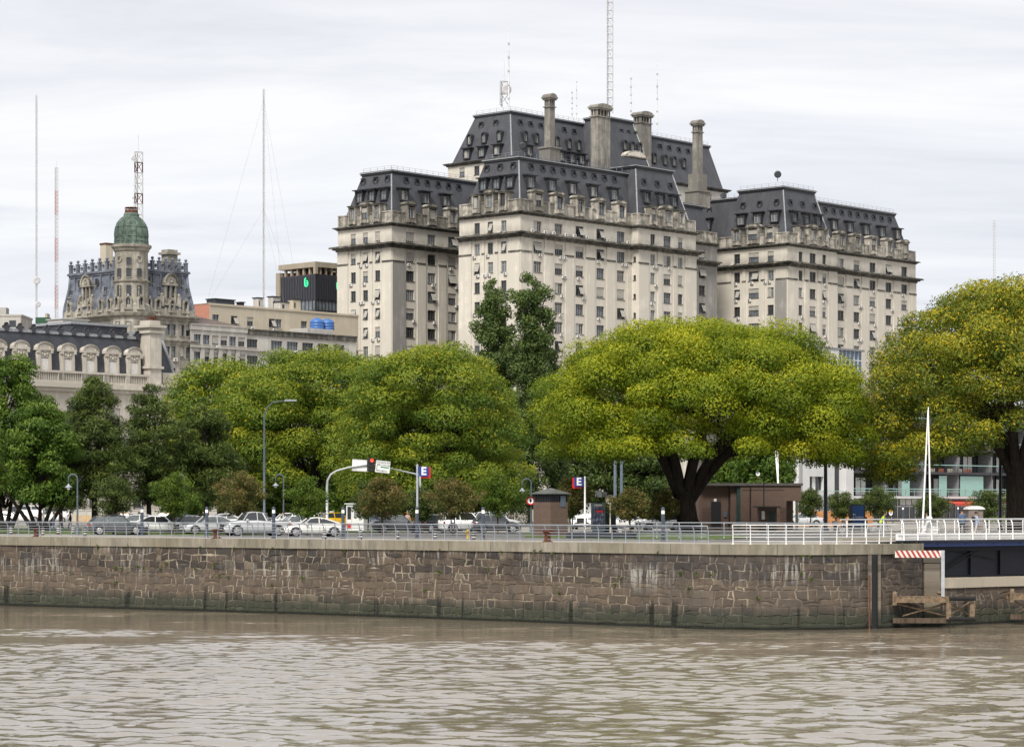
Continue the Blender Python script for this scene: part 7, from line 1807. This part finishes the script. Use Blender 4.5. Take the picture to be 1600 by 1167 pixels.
# portable cabin
pc=thing('portable_cabin','grey brown portable cabin with a white domed roof behind the two men on the bridge','portable cabin',(gx(1513.5,196),196,G),R_(6)); MT['pcab']=simple('grey brown plastic wall',(.20,.165,.15),.6,var=.12)
m=MB(); m.bbox(0,.82,0,1.1,0,1.98,.04,0); m.bbox(.82,1.22,.06,1.05,0,1.95,.03,0); m.box(.1,.7,-.02,0,.15,1.8,0); m.box(.62,.66,-.04,-.02,.9,1.05,1); m.build('walls',[MT['pcab'],MT['dark_metal']],pc)
m=MB(); n=8; m.prism([(.61+.72*math.cos(math.pi*k/n),1.96+.28*math.sin(math.pi*k/n)) for k in range(n+1)],-.08,1.2,0); m.build('roof',MT['white_paint'],pc)
# far low white wall and barrier at the left
th=MB(); w0,w1_=gx(70,345),gx(440,345); th.bbox(0,w1_-w0,0,.3,0,1.45,.03,0); th.box(0,w1_-w0,-.06,.36,1.45,1.6,0)
for k in range(18): th.box(k*1.9,k*1.9+.12,-.05,0,0,1.45,0)
o=th.build('low_white_wall',MT['whitewash'],None,loc=(w0,345,G)); tag(o,'long low white wall across the road behind the walking men','wall')
MT['mesh_or']=simple('orange barrier mesh',(.55,.33,.10),.8,var=.3,scale=5)
th=thing('mesh_barrier','orange safety mesh barrier with posts on the far side of the lawn','barrier',(gx(118,300),300,G)); m=MB()
for k in range(12): m.box(0,4.5,-.01,.01,.12+k*.075,.15+k*.075,0)
for k in range(30): m.box(k*.15,k*.15+.02,-.012,.012,.1,1.0,0)
m.build('mesh',MT['mesh_or'],th)
for k in range(4): m=MB(); m.box(k*1.45,k*1.45+.1,-.05,.05,0,1.1,0); m.build('post',MT['yel'],th)
# floating boom
m=MB(); m.tube([(gx(-40,183),183,.0),(gx(20,181.5),181.5,.03),(gx(60,181),181,-.02)],.11,8,0); o=m.build('floating_boom',simple('yellow float',(.6,.38,.02),.5)); o.location=(0,0,.02); tag(o,'yellow floating boom on the water at the left edge','boom')
# ---------------------------------------------------------------- vehicles
MT['carglass']=simple('tinted car glass',(.025,.03,.033),.05,var=.1,spec=.9)
MT['carglass2']=simple('car glass with painted sky',(.10,.115,.12),.05,var=.2,spec=.9)  # paler copy of the tinted glass, sky reflection put into its colour
MT['rim']=simple('alloy rim',(.38,.38,.39),.35,metal=.6)
MT['headl']=simple('headlight glass',(.45,.47,.5),.1,var=.1); MT['taill']=simple('red tail light',(.40,.01,.012),.25,var=.1)
MT['trim']=simple('black plastic trim',(.02,.02,.022),.6); MT['plate']=simple('number plate',(.5,.5,.5),.5)
def paint(n,c): return simple(n,c,.28,var=.03,coat=.8)
P_={'silver':paint('silver car paint',(.50,.51,.525)),'white':paint('white car paint',(.80,.80,.80)),'black':paint('black car paint',(.015,.015,.018)),'dgrey':paint('dark grey car paint',(.055,.06,.068)),'yellow':paint('taxi yellow paint',(.62,.36,.01)),'grey':paint('mid grey car paint',(.16,.17,.18)),'cream':paint('cream white car paint',(.76,.75,.70)),'blue':paint('dark blue car paint',(.03,.05,.11))}
CT={ # L, W, H, shoulder z, hood z, [x of: windscreen base, roof front, roof rear, rear glass base], rear deck z, tail
'sedan':(4.55,1.78,1.45,.92,.84,(.30,.42,.70,.86),1.00),
'hatch':(4.0,1.72,1.50,.95,.88,(.26,.39,.82,.95),1.02),
'coupe':(4.55,1.80,1.40,.90,.82,(.30,.43,.66,.90),.98),
'wagon':(4.5,1.76,1.50,.95,.86,(.27,.40,.86,.96),1.0),
'suv':(4.4,1.85,1.68,1.05,1.0,(.25,.36,.86,.96),1.1),
'pickup':(5.2,1.85,1.78,1.15,1.08,(.27,.36,.58,.63),1.12),
'van':(4.8,1.95,2.15,1.25,1.15,(.10,.20,.96,.99),1.3)}
def loftring(x,zl,zs,w,crown):   # half section -> closed ring
    h=[(0,zl),(w*.80,zl),(w*.97,zl+.10),(w,zl+(zs-zl)*.45),(w*.975,zs-.06),(w*.90,zs+.0),(w*.5,zs+crown*.8),(0,zs+crown)]
    return [(x,y,z) for y,z in h]+[(x,-y,z) for y,z in h[-2:0:-1]]
def car(kind,col,label,px,ybase,head,name=None,taxi=False,group='cars parked in the lot',glass=None,Y=None,sc_=1):
    L,W,H,zs,zh,(a,b,c,d),zr=CT[kind]; Y=Y or gY(ybase)
    th=thing(name or {'sedan':'parked_sedan','hatch':'parked_hatchback','coupe':'parked_coupe','wagon':'parked_wagon','suv':'parked_crossover','pickup':'pickup_truck','van':'white_van'}[kind],label,{'pickup':'pickup','van':'van'}.get(kind,'car'),(gx(px,Y),Y,G),R_(head),group)
    g_=glass or MT['carglass']; w=W/2
    X=lambda f:L/2-f*L       # f: 0 nose .. 1 tail ; front is +x
    st=[(.0,.38,.62,w*.62,0),(.012,.26,.70,w*.80,.02),(.05,.22,zh-.10,w*.93,.03),(.14,.2,zh-.03,w*.99,.04),(a-.02,.2,zs,w,.03),(.5,.2,zs+.02,w,.02),(d-.04 if kind!='pickup' else d,.2,zr-.02,w*.995,.02),(.95,.22,zr-.03,w*.96,.02),(.988,.30,zr-.10,w*.88,.01),(1.0,.42,zr-.3,w*.72,0)]
    st=sorted(st,key=lambda s:s[0]); m=MB(); vs=[];n=None
    for f,zl,z_,ww,cr in st: r=loftring(X(f),zl,z_,ww,cr); n=len(r); vs+=r
    fs=[(i*n+k,i*n+(k+1)%n,(i+1)*n+(k+1)%n,(i+1)*n+k) for i in range(len(st)-1) for k in range(n)]+[tuple(range(n)),tuple((len(st)-1)*n+k for k in range(n))]
    m.add(vs,fs,0,True)
    # roof skin and pillars
    wt=w*.70; wb=w*.90
    if kind=='van': wt=w*.88;wb=w*.97
    zb0,zb1=zs-.01,zr-.01
    roofp=[(X(b),wt,H-.05),(X(b+.06),wt,H),(X((b+c)/2),wt,H+.01),(X(c-.05),wt,H-.01),(X(c),wt,H-.06)]
    rv=[];
    for x,y,z in roofp: rv+= [(x,-y,z-.03),(x,-y*.8,z+.02),(x,0,z+.04),(x,y*.8,z+.02),(x,y,z-.03)]
    m.add(rv,[(i*5+k,i*5+k+1,(i+1)*5+k+1,(i+1)*5+k) for i in range(4) for k in range(4)],1 if taxi=='top' else 0,True)
    def pillar(f0,z0,f1,z1,r=.035):
        for s in (-1,1): m.tube([(X(f0),s*wb,z0),(X(f1),s*wt,z1)],r,5,0)
    pillar(a,zb0,b,H-.06,.04); pillar(d,zb1,c,H-.07,.05 if kind!='van' else .1); 
    mid=[(b+c)/2+.02] if kind!='van' else [.42,.70]
    for mm in mid: pillar(mm,zs,mm,H-.02,.035)
    if kind in('wagon','suv'): pillar(c-.13,zs,c-.13,H-.02,.04)
    if kind=='van': m.box(X(.97),X(.42),-wb-.0,-wb+.05,zs-.1,zs+.45,0); m.box(X(.97),X(.42),wb-.05,wb,zs-.1,zs+.45,0)
    m.build('body',[P_[col],P_['yellow']],th)
    # glasshouse
    q=MB(); A=[(X(a),wb-.02,zb0),(X(b),wt-.02,H-.06),(X(c),wt-.02,H-.08),(X(d),wb-.02,zb1)]
    vs=[(x,-y,z) for x,y,z in A]+[(x,y,z) for x,y,z in A]
    q.add(vs,[(0,1,2,3),(7,6,5,4),(0,4,5,1),(2,6,7,3),(1,5,6,2)],0); q.build('windows',g_,th)
    # lights, grille, bumpers
    for s in (-1,1):
        q=MB(); q.box(X(.055),X(.008),s*w*.70-.17,s*w*.70+.13 if s>0 else s*w*.70+.17,zh-.26,zh-.10,0); q.build('headlight',MT['headl'],th)
        q=MB(); q.box(X(.985),X(.955),s*w*.80-.13,s*w*.80+.13,zr-.34,zr-.14,0); q.build('tail_light',MT['taill'],th)
        q=MB(); q.bbox(X(a+.05)-.08,X(a+.05)+.08,min(s*w,s*(w+.2)),max(s*w,s*(w+.2)),zs+.0,zs+.14,.02,0); q.build('mirror',P_[col],th)
    q=MB(); q.box(X(.03),X(-.004),-w*.42,w*.42,.52,zh-.18,0); q.box(X(.02),X(-.002),-w*.7,w*.7,.25,.36,0); q.build('grille',MT['trim'],th)
    q=MB(); q.box(X(.01),X(-.008),-.2,.2,.42,.53,0); q.build('number_plate',MT['plate'],th); q=MB(); q.box(X(1.006),X(.99),-.2,.2,.60,.72,0); q.build('number_plate',MT['plate'],th)
    # sills and door seams
    for s in (-1,1):
        q=MB(); y=s*w
        q.box(X(.80),X(.20),y-.02 if s>0 else y-.01,y+.01 if s>0 else y+.02,.2,.30,0)
        for f in (a+.06,(b+c)/2+.02,c+.0): q.box(X(f)-.008,X(f)+.008,y-.004 if s>0 else y-.006,y+.006 if s>0 else y+.004,.32,zs-.08,0)
        q.build('sill_trim',MT['trim'],th)
    if kind=='pickup':
        q=MB(); q.box(X(.97),X(.66),-w*.82,w*.82,zr-.02,zr+.03,0); q.build('bed_cover',MT['trim'],th)
        q=MB(); 
        for s in(-1,1): q.tube([(X(.62),s*.7,H-.1),(X(.70),s*.72,zr)],.04,6)
        q.tube([(X(.64),-.7,H-.12),(X(.64),.7,H-.12)],.04,6); q.build('roll_bar',MT['grey_rail'],th)
    for f in (.18,.80):
        for s in (-1,1):
            q=MB(); rr=.33 if kind not in('suv','pickup','van') else .37
            q.lathe([(rr-.06,-.11),(rr,-.09),(rr,.09),(rr-.06,.11)],(X(f),s*(w-.10),rr),18,0,axis='y'); o=q.build('wheel',MT['rubber'],th)
            q=MB(); yo=s*(w-.10)+s*.112; q.lathe([(rr-.09,0),(rr-.11,s*.01),(.05,s*-.015)] ,(X(f),yo,rr),18,0,axis='y',smooth=False)
            for k in range(5):
                t_=k*1.2566; q.tube([(X(f)+.05*math.cos(t_),yo+s*.012,rr+.05*math.sin(t_)),(X(f)+(rr-.1)*math.cos(t_),yo+s*.012,rr+(rr-.1)*math.sin(t_))],.025,4,1)
            q.build('rim',[MT['rim'],MT['plate']],o)
            q=MB(); # arch lip
            pts=[(X(f)+(rr+.07)*math.cos(t),s*(w-.005),rr+(rr+.07)*math.sin(t)) for t in [math.pi*k/10 for k in range(11)]]; q.tube(pts,.03,4,0)
            q.add([(X(f),s*(w+.004),rr)]+[(X(f)+(rr+.06)*math.cos(t),s*(w+.004),rr+(rr+.06)*math.sin(t)) for t in [math.pi*k/10 for k in range(11)]],[tuple([0]+list(range(1,12)))],0)
            q.build('wheel_arch',MT['trim'],th)
    if taxi:
        q=MB(); q.bbox(X((b+c)/2)-.12,X((b+c)/2)+.12,-.3,.3,H+.04,H+.18,.02,0); q.build('taxi_lamp',MT['headl'],th)
    if sc_!=1: th.scale=(sc_,)*3
    return th
G2=MT['carglass2']
car('wagon','dgrey','dark grey wagon parked at the left end of the row, rear to the left',182,835.5,14,glass=G2)
car('hatch','silver','silver hatchback almost hidden behind the leftmost dark grey wagon',226,832,16,glass=G2)
car('sedan','white','white sedan seen from its rear left corner, second car of the left group',248,834,16)
car('sedan','dgrey','dark grey sedan nose toward the river, left of the silver sedans',293,833.5,204)
car('sedan','silver','silver sedan nose to the left, above the rusty bollard',328,835,205,glass=G2)
car('pickup','silver','silver pickup truck with roll bar parked under the brown green tree',398,837,205)
car('sedan','white','white sedan half hidden behind the white coupe',458,834,207,glass=G2)
car('coupe','cream','white coupe with dark windows nearest the railing, left of the guard booth',489,838.5,198)
car('sedan','dgrey','dark grey sedan with rear lights to the left, right of the guard booth',622,832,14,glass=G2)
car('hatch','black','black hatchback showing its rear between the sedan and the white crossover',682,832,40)
car('suv','white','white crossover parked nose to the right, left of the dark compact',722,832,28)
car('hatch','dgrey','dark grey compact at the right end of the parked row',775,832.5,10)
car('suv','silver','silver crossover standing just behind the dark compact at the row end',772,829,14,glass=G2)
car('sedan','white','white sedan glimpsed behind the silver hatchbacks on the left',345,827,200,glass=G2)
car('hatch','white','white hatchback roof behind the pickup rear',447,826,195)
car('sedan','blue','dark blue car behind the guard booth, right side',588,826,185)
car('hatch','black','black hatchback behind the white sedans on the left',272,827,190)
# street traffic
TG='vehicles on the road behind the parking lot'
car('sedan','black','black and yellow taxi behind the leftmost dark wagon',190,824,172,taxi='top',name='taxi',group=TG)
car('sedan','black','black and yellow taxi behind the silver sedans on the left',256,822,178,taxi='top',name='taxi',group=TG)
car('hatch','yellow','yellow taxi with black lower body behind the white coupe tail',524,824,35,taxi=True,name='taxi',group=TG)
car('hatch','yellow','yellow taxi roof behind the dark sedan and letter sign post',650,823,12,taxi='top',name='taxi',group=TG)
car('van','white','white van on the far road behind the leftmost tree stems',38,817.5,182,group=TG)
car('van','white','white van on the far road between the stems of the second tree',84,816,183,group=TG,sc_=.85)
car('hatch','white','white hatchback on the far road at the left edge',2,818,178,group=TG)
car('sedan','white','white sedan passing behind the white sedans, above the coupe roof',495,822,178,group=TG)
car('hatch','grey','grey hatchback passing behind the silver pickup',405,821,2,group=TG)
car('sedan','silver','silver sedan parked right of the brick building corner',1252,823,192,group=TG,glass=G2)
car('sedan','white','white sedan behind the round sign pole',972,827,200,group=TG)
car('hatch','white','white hatchback left of the great tree trunk',1034,829,188,group=TG)
car('van','white','boxy white bus-like van left of the poster display',914,827,262,name='minibus',group=TG,sc_=1.12)

# ---------------------------------------------------------------- people
MT['skin']=simple('skin',(.38,.22,.15),.6,var=.05); MT['hair']=simple('dark hair',(.02,.015,.012),.7); 
CL={}
def cloth(c):
    k=tuple(c)
    if k not in CL: CL[k]=simple('cloth %d'%len(CL),c,.85,var=.12,scale=6)
    return CL[k]
def person(label,px,Y,top,legs,face=-90,pose='walk',hair=(.02,.015,.012),z=G,short=False,bag=None,h=1.72):
    """one continuous skinned body; face is the heading in degrees (0 = +X)"""
    th=thing('person',label,'person',(gx(px,Y),Y,z),R_(face))
    s=h/1.75; bm=bmesh.new(); L=bm.verts.layers.skin.verify(); V={}
    def v(n,p,r,par=None,ry=None):
        x=bm.verts.new(Vector(p)*s); x[L].radius=(r*s,(ry or r)*s); V[n]=x
        if par: bm.edges.new((V[par],x))
        return x
    if pose=='sit': hz=.50
    elif pose=='bike': hz=.95
    else: hz=.93
    lean=.0
    if pose in('sit',): lean=.10
    if pose=='bike': lean=.30
    v('pel',(0,0,hz),.13,None,.16); V['pel'][L].use_root=True
    v('waist',(lean*.3,0,hz+.16),.115,'pel',.15); v('chest',(lean*.8,0,hz+.38),.125,'waist',.18); v('neck',(lean*1.1,0,hz+.53),.055,'chest'); v('hd0',(lean*1.2+.01,0,hz+.62),.085,'neck'); v('hd1',(lean*1.25+.02,0,hz+.71),.10,'hd0'); v('hd2',(lean*1.25+.01,0,hz+.79),.075,'hd1'); v('nose',(lean*1.25+.115,0,hz+.69),.014,'hd1')
    for sd,k in ((1,'l'),(-1,'r')):
        v('ear'+k,(lean*1.25+.01,sd*.098,hz+.69),.016,'hd1')
        sw=sd*(.16 if pose=='walk' else .0)
        v('sh'+k,(lean*.9,sd*.17,hz+.46),.062,'chest')
        if pose=='bike': el=(.34,sd*.24,hz+.26); wr=(.55,sd*.22,hz+.20)
        elif pose=='sit': el=(lean+.06,sd*.23,hz+.22); wr=(lean+.30,sd*.10,hz+.24)
        elif pose=='phone': el=(.05,sd*.24,hz+.20); wr=(.27,sd*.08,hz+.34)
        else: el=(-sw*.35,sd*.22,hz+.19); wr=(sw*-.6+.06,sd*.23,hz-.06)
        v('el'+k,el,.044,'sh'+k); v('wr'+k,wr,.03,'el'+k)
        d=(Vector(wr)-Vector(el)).normalized(); up=Vector((0,1,0)); 
        v('pm'+k,Vector(wr)+d*.06,.026,'wr'+k,.036)
        for f,(o,l) in enumerate(((-.03,.075),(-.01,.085),(.01,.08),(.03,.065))):
            n_='%s%d'%(k,f); p0=Vector(wr)+d*.095+up*o; v('fa'+n_,p0,.010,'pm'+k); v('fb'+n_,p0+d*l*.5+Vector((.008,0,-.004)),.009,'fa'+n_); v('fc'+n_,p0+d*l+Vector((.022,0,-.008)),.007,'fb'+n_)
        v('th'+k,Vector(wr)+d*.045+Vector((.035,-sd*.025,0)),.010,'wr'+k); v('tj'+k,Vector(wr)+d*.085+Vector((.05,-sd*.03,0)),.009,'th'+k)
        v('hip'+k,(0,sd*.10,hz-.06),.095,'pel')
        if pose=='sit': kn=(.42,sd*.12,.50); an=(.42,sd*.11,.09); to=(.56,sd*.11,.035)
        elif pose=='bike': kn=(.30,sd*.11,hz-.32+(.12 if sd>0 else 0)); an=(.10 if sd>0 else .2,sd*.11,.30+(.12 if sd>0 else 0)); to=(an[0]+.14,sd*.11,an[2]-.05)
        elif pose=='walk': kn=(sw*.75+.04,sd*.09,.49); an=(sw*1.5-.02,sd*.09,.085); to=(sw*1.5+.13,sd*.10,.03)
        else: kn=(.02,sd*.10,.49); an=(-.02,sd*.10,.08); to=(.13,sd*.12,.03)
        v('kn'+k,kn,.062,'hip'+k); v('cf'+k,Vector(kn).lerp(Vector(an),.35),.058,'kn'+k); v('an'+k,an,.04,'cf'+k); v('to'+k,to,.035,'an'+k,.045)
    me=bpy.data.meshes.new('tmp'); bm.to_mesh(me); bm.free()
    o=bpy.data.objects.new('tmp',me); COL.objects.link(o); o.modifiers.new('s','SKIN').use_smooth_shade=True; o.modifiers.new('u','SUBSURF').levels=1
    dg=bpy.context.evaluated_depsgraph_get(); dg.update(); body=bpy.data.meshes.new_from_object(o.evaluated_get(dg)); bpy.data.objects.remove(o)
    mats=[MT['skin'],cloth(top),cloth(legs),MT['black']]; body.materials.clear()
    for mm in mats: body.materials.append(mm)
    for p in body.polygons:
        c=p.center/s; mi=0
        a=abs(c.y)
        if c.z>hz+.50: mi=0
        elif c.z>hz-.04 and (a<.30): mi=1
        elif c.z<=hz-.04: mi=2
        if pose in('sit',) and c.z<.62 and c.x>.05: mi=2
        if c.z<.10 and pose!='bike': mi=3
        # hands and bare forearms
        for k in 'lr':
            w_=V and None
        p.material_index=mi; p.use_smooth=True
    # hands stay skin: faces near the wrist-to-finger chains
    W=[]
    sw=.16
    for sd in (1,-1):
        if pose=='bike': W.append((Vector((.34,sd*.24,hz+.26)),Vector((.55,sd*.22,hz+.20))))
        elif pose=='sit': W.append((Vector((lean+.06,sd*.23,hz+.22)),Vector((lean+.30,sd*.10,hz+.24))))
        elif pose=='phone': W.append((Vector((.05,sd*.24,hz+.20)),Vector((.27,sd*.08,hz+.34))))
        else:
            q_=sd*(.16 if pose=='walk' else 0); W.append((Vector((-q_*.35,sd*.22,hz+.19)),Vector((q_*-.6+.06,sd*.23,hz-.06))))
    for p in body.polygons:
        c=p.center/s
        for e_,w_ in W:
            d=(w_-e_).normalized(); t_=(c-e_).dot(d); off_=(c-e_-d*t_).length
            if off_<.09 and t_>(w_-e_).length*(.15 if short else .93) : p.material_index=0
            elif off_<.07 and 0<t_: p.material_index=1
    link('body',body,th)
    q=MB(); c=Vector((lean*1.25-.005,0,hz+.735))*s; vs=[]
    q.lathe([(.106*s,-.05*s),(.112*s,0),(.10*s,.055*s),(.06*s,.09*s),(.005,.10*s)],tuple(c),12,0); hm=simple('hair tone',hair,.7) if hair!=(.02,.015,.012) else MT['hair']; q.build('hair',hm,th)
    q=MB()
    for sd in (1,-1): sph(q,tuple(Vector((lean*1.25+.112,sd*.035,hz+.71))*s),.010*s,6,0)
    q.box((lean*1.25+.105)*s,(lean*1.25+.116)*s,-.022*s,.022*s,(hz+.645)*s,(hz+.652)*s,0); q.build('face_features',MT['trim'],th)
    if bag: q=MB(); q.bbox(-.28*s,-.12*s,-.15*s,.15*s,(hz+.08)*s,(hz+.48)*s,.03,0); q.build('backpack',cloth(bag),th)
    return th
person('man in a long blue grey coat standing on the lawn, leftmost of the three walkers',84,212,(.10,.13,.17),(.05,.09,.22),face=180,pose='stand')
person('man in dark shirt and blue jeans on the lawn, middle of the three walkers',96,222,(.02,.02,.025),(.06,.11,.22),face=200,pose='walk',short=True)
person('man in a black suit jacket on the lawn left of the curved lamp',110,222,(.015,.015,.018),(.02,.02,.025),face=200,pose='walk')
person('person in a black hooded top standing between the parked cars on the left',217,207,(.015,.016,.02),(.02,.02,.03),face=190,pose='phone')
person('person in a pale shirt standing behind the white sedans',443,214,(.5,.48,.45),(.08,.08,.1),face=0,pose='stand',hair=(.05,.03,.02))
person('person with light brown hair seen behind the dark sedan roof',637,214,(.45,.30,.25),(.1,.1,.12),face=-90,pose='stand',hair=(.22,.12,.06))
person('person with light brown hair behind the white crossover roof',731,216,(.30,.22,.2),(.1,.1,.12),face=-90,pose='stand',hair=(.22,.12,.06))
by=lambda px: 152+(px-1441)*.06
def onbridge(px,dy=2.0):
    # point on the bridge deck at photo column px
    k=(px-800)/F; o=Vector((24.6,149.3,0))-bn*dy; t_=(k*o.y-o.x)/(bd_.x-k*bd_.y); return (o+bd_*t_).y
person('man in a blue jacket and dark jeans walking over the bridge, the taller one',1503.5,onbridge(1503.5),(.07,.11,.19),(.02,.025,.04),face=100,pose='walk',z=G+.3,h=1.78)
person('person in a light blue shirt and pale trousers on the bridge by the cabin',1525,onbridge(1525),(.33,.42,.60),(.5,.48,.46),face=20,pose='walk',z=G+.3,h=1.62,bag=(.02,.02,.025))
person('seated person in a white shirt with black bag, left of the blue advertising panel',1305,205,(.55,.54,.53),(.02,.02,.03),face=-70,pose='sit',bag=(.02,.02,.02))
person('seated person in a grey shirt bending over a phone, beside the one with the bag',1316,205,(.32,.32,.34),(.03,.04,.08),face=-40,pose='sit')
person('person in dark clothes seated just left of the blue advertising panel',1327,210,(.06,.045,.05),(.04,.04,.05),face=-60,pose='sit')
person('seated person in a grey shirt right of the blue advertising panel',1355,208,(.25,.27,.32),(.05,.05,.06),face=200,pose='sit',short=True)
cy_=person('cyclist in a neon yellow shirt and shorts riding right of the orange hoarding',1375.5,196,(.48,.70,.06),(.03,.03,.035),face=-20,pose='bike',short=True)
person('person in white and navy behind the white cable mast',1448,198,(.5,.5,.52),(.02,.025,.05),face=180,pose='stand')
# bench under the seated people
for p0,p1,Y,lb in ((1299,1330,205.1,'long concrete bench carrying the seated group left of the blue panel'),(1351,1362,208.1,'short concrete bench right of the blue panel')):
    m=MB(); w_=(p1-p0)/F*Y; m.bbox(0,w_,-.15,.35,.32,.44,.02,0); m.box(.2,.45,-.05,.3,0,.32,0); m.box(w_-.45,w_-.2,-.05,.3,0,.32,0); o=m.build('bench',MT['concrete'],None,loc=(gx(p0,Y),Y,G)); tag(o,lb,'bench')
# bicycle
bi=thing('bicycle','black bicycle ridden by the cyclist in the neon yellow shirt','bicycle',(gx(1375.5,196),196,G),R_(-20)); 
for x in (-.42,.62):
    m=MB(); n=20
    m.tube([(x+.33*math.cos(2*math.pi*k/n),0,.34+.33*math.sin(2*math.pi*k/n)) for k in range(n+1)],.018,5,0)
    for k in range(8): m.tube([(x,0,.34),(x+.32*math.cos(k*.785),0,.34+.32*math.sin(k*.785))],.004,3,0)
    m.build('wheel',MT['rubber'],bi)
m=MB(); 
for a_,b_ in (((-.42,.34),(.0,.34)),((0,.34),(-.12,.85)),((-.42,.34),(-.12,.75)),((-.12,.75),(.48,.82)),((0,.34),(.48,.78)),((.62,.34),(.46,1.0))): m.tube([(a_[0],0,a_[1]),(b_[0],0,b_[1])],.022,6,0)
m.build('frame',MT['black'],bi); m=MB(); m.bbox(-.25,.02,-.08,.08,.85,.91,.02,0); m.build('saddle',MT['black'],bi); m=MB(); m.tube([(.50,-.25,1.06),(.46,0,1.02),(.50,.25,1.06)],.018,5,0); m.build('handlebar',MT['black'],bi)
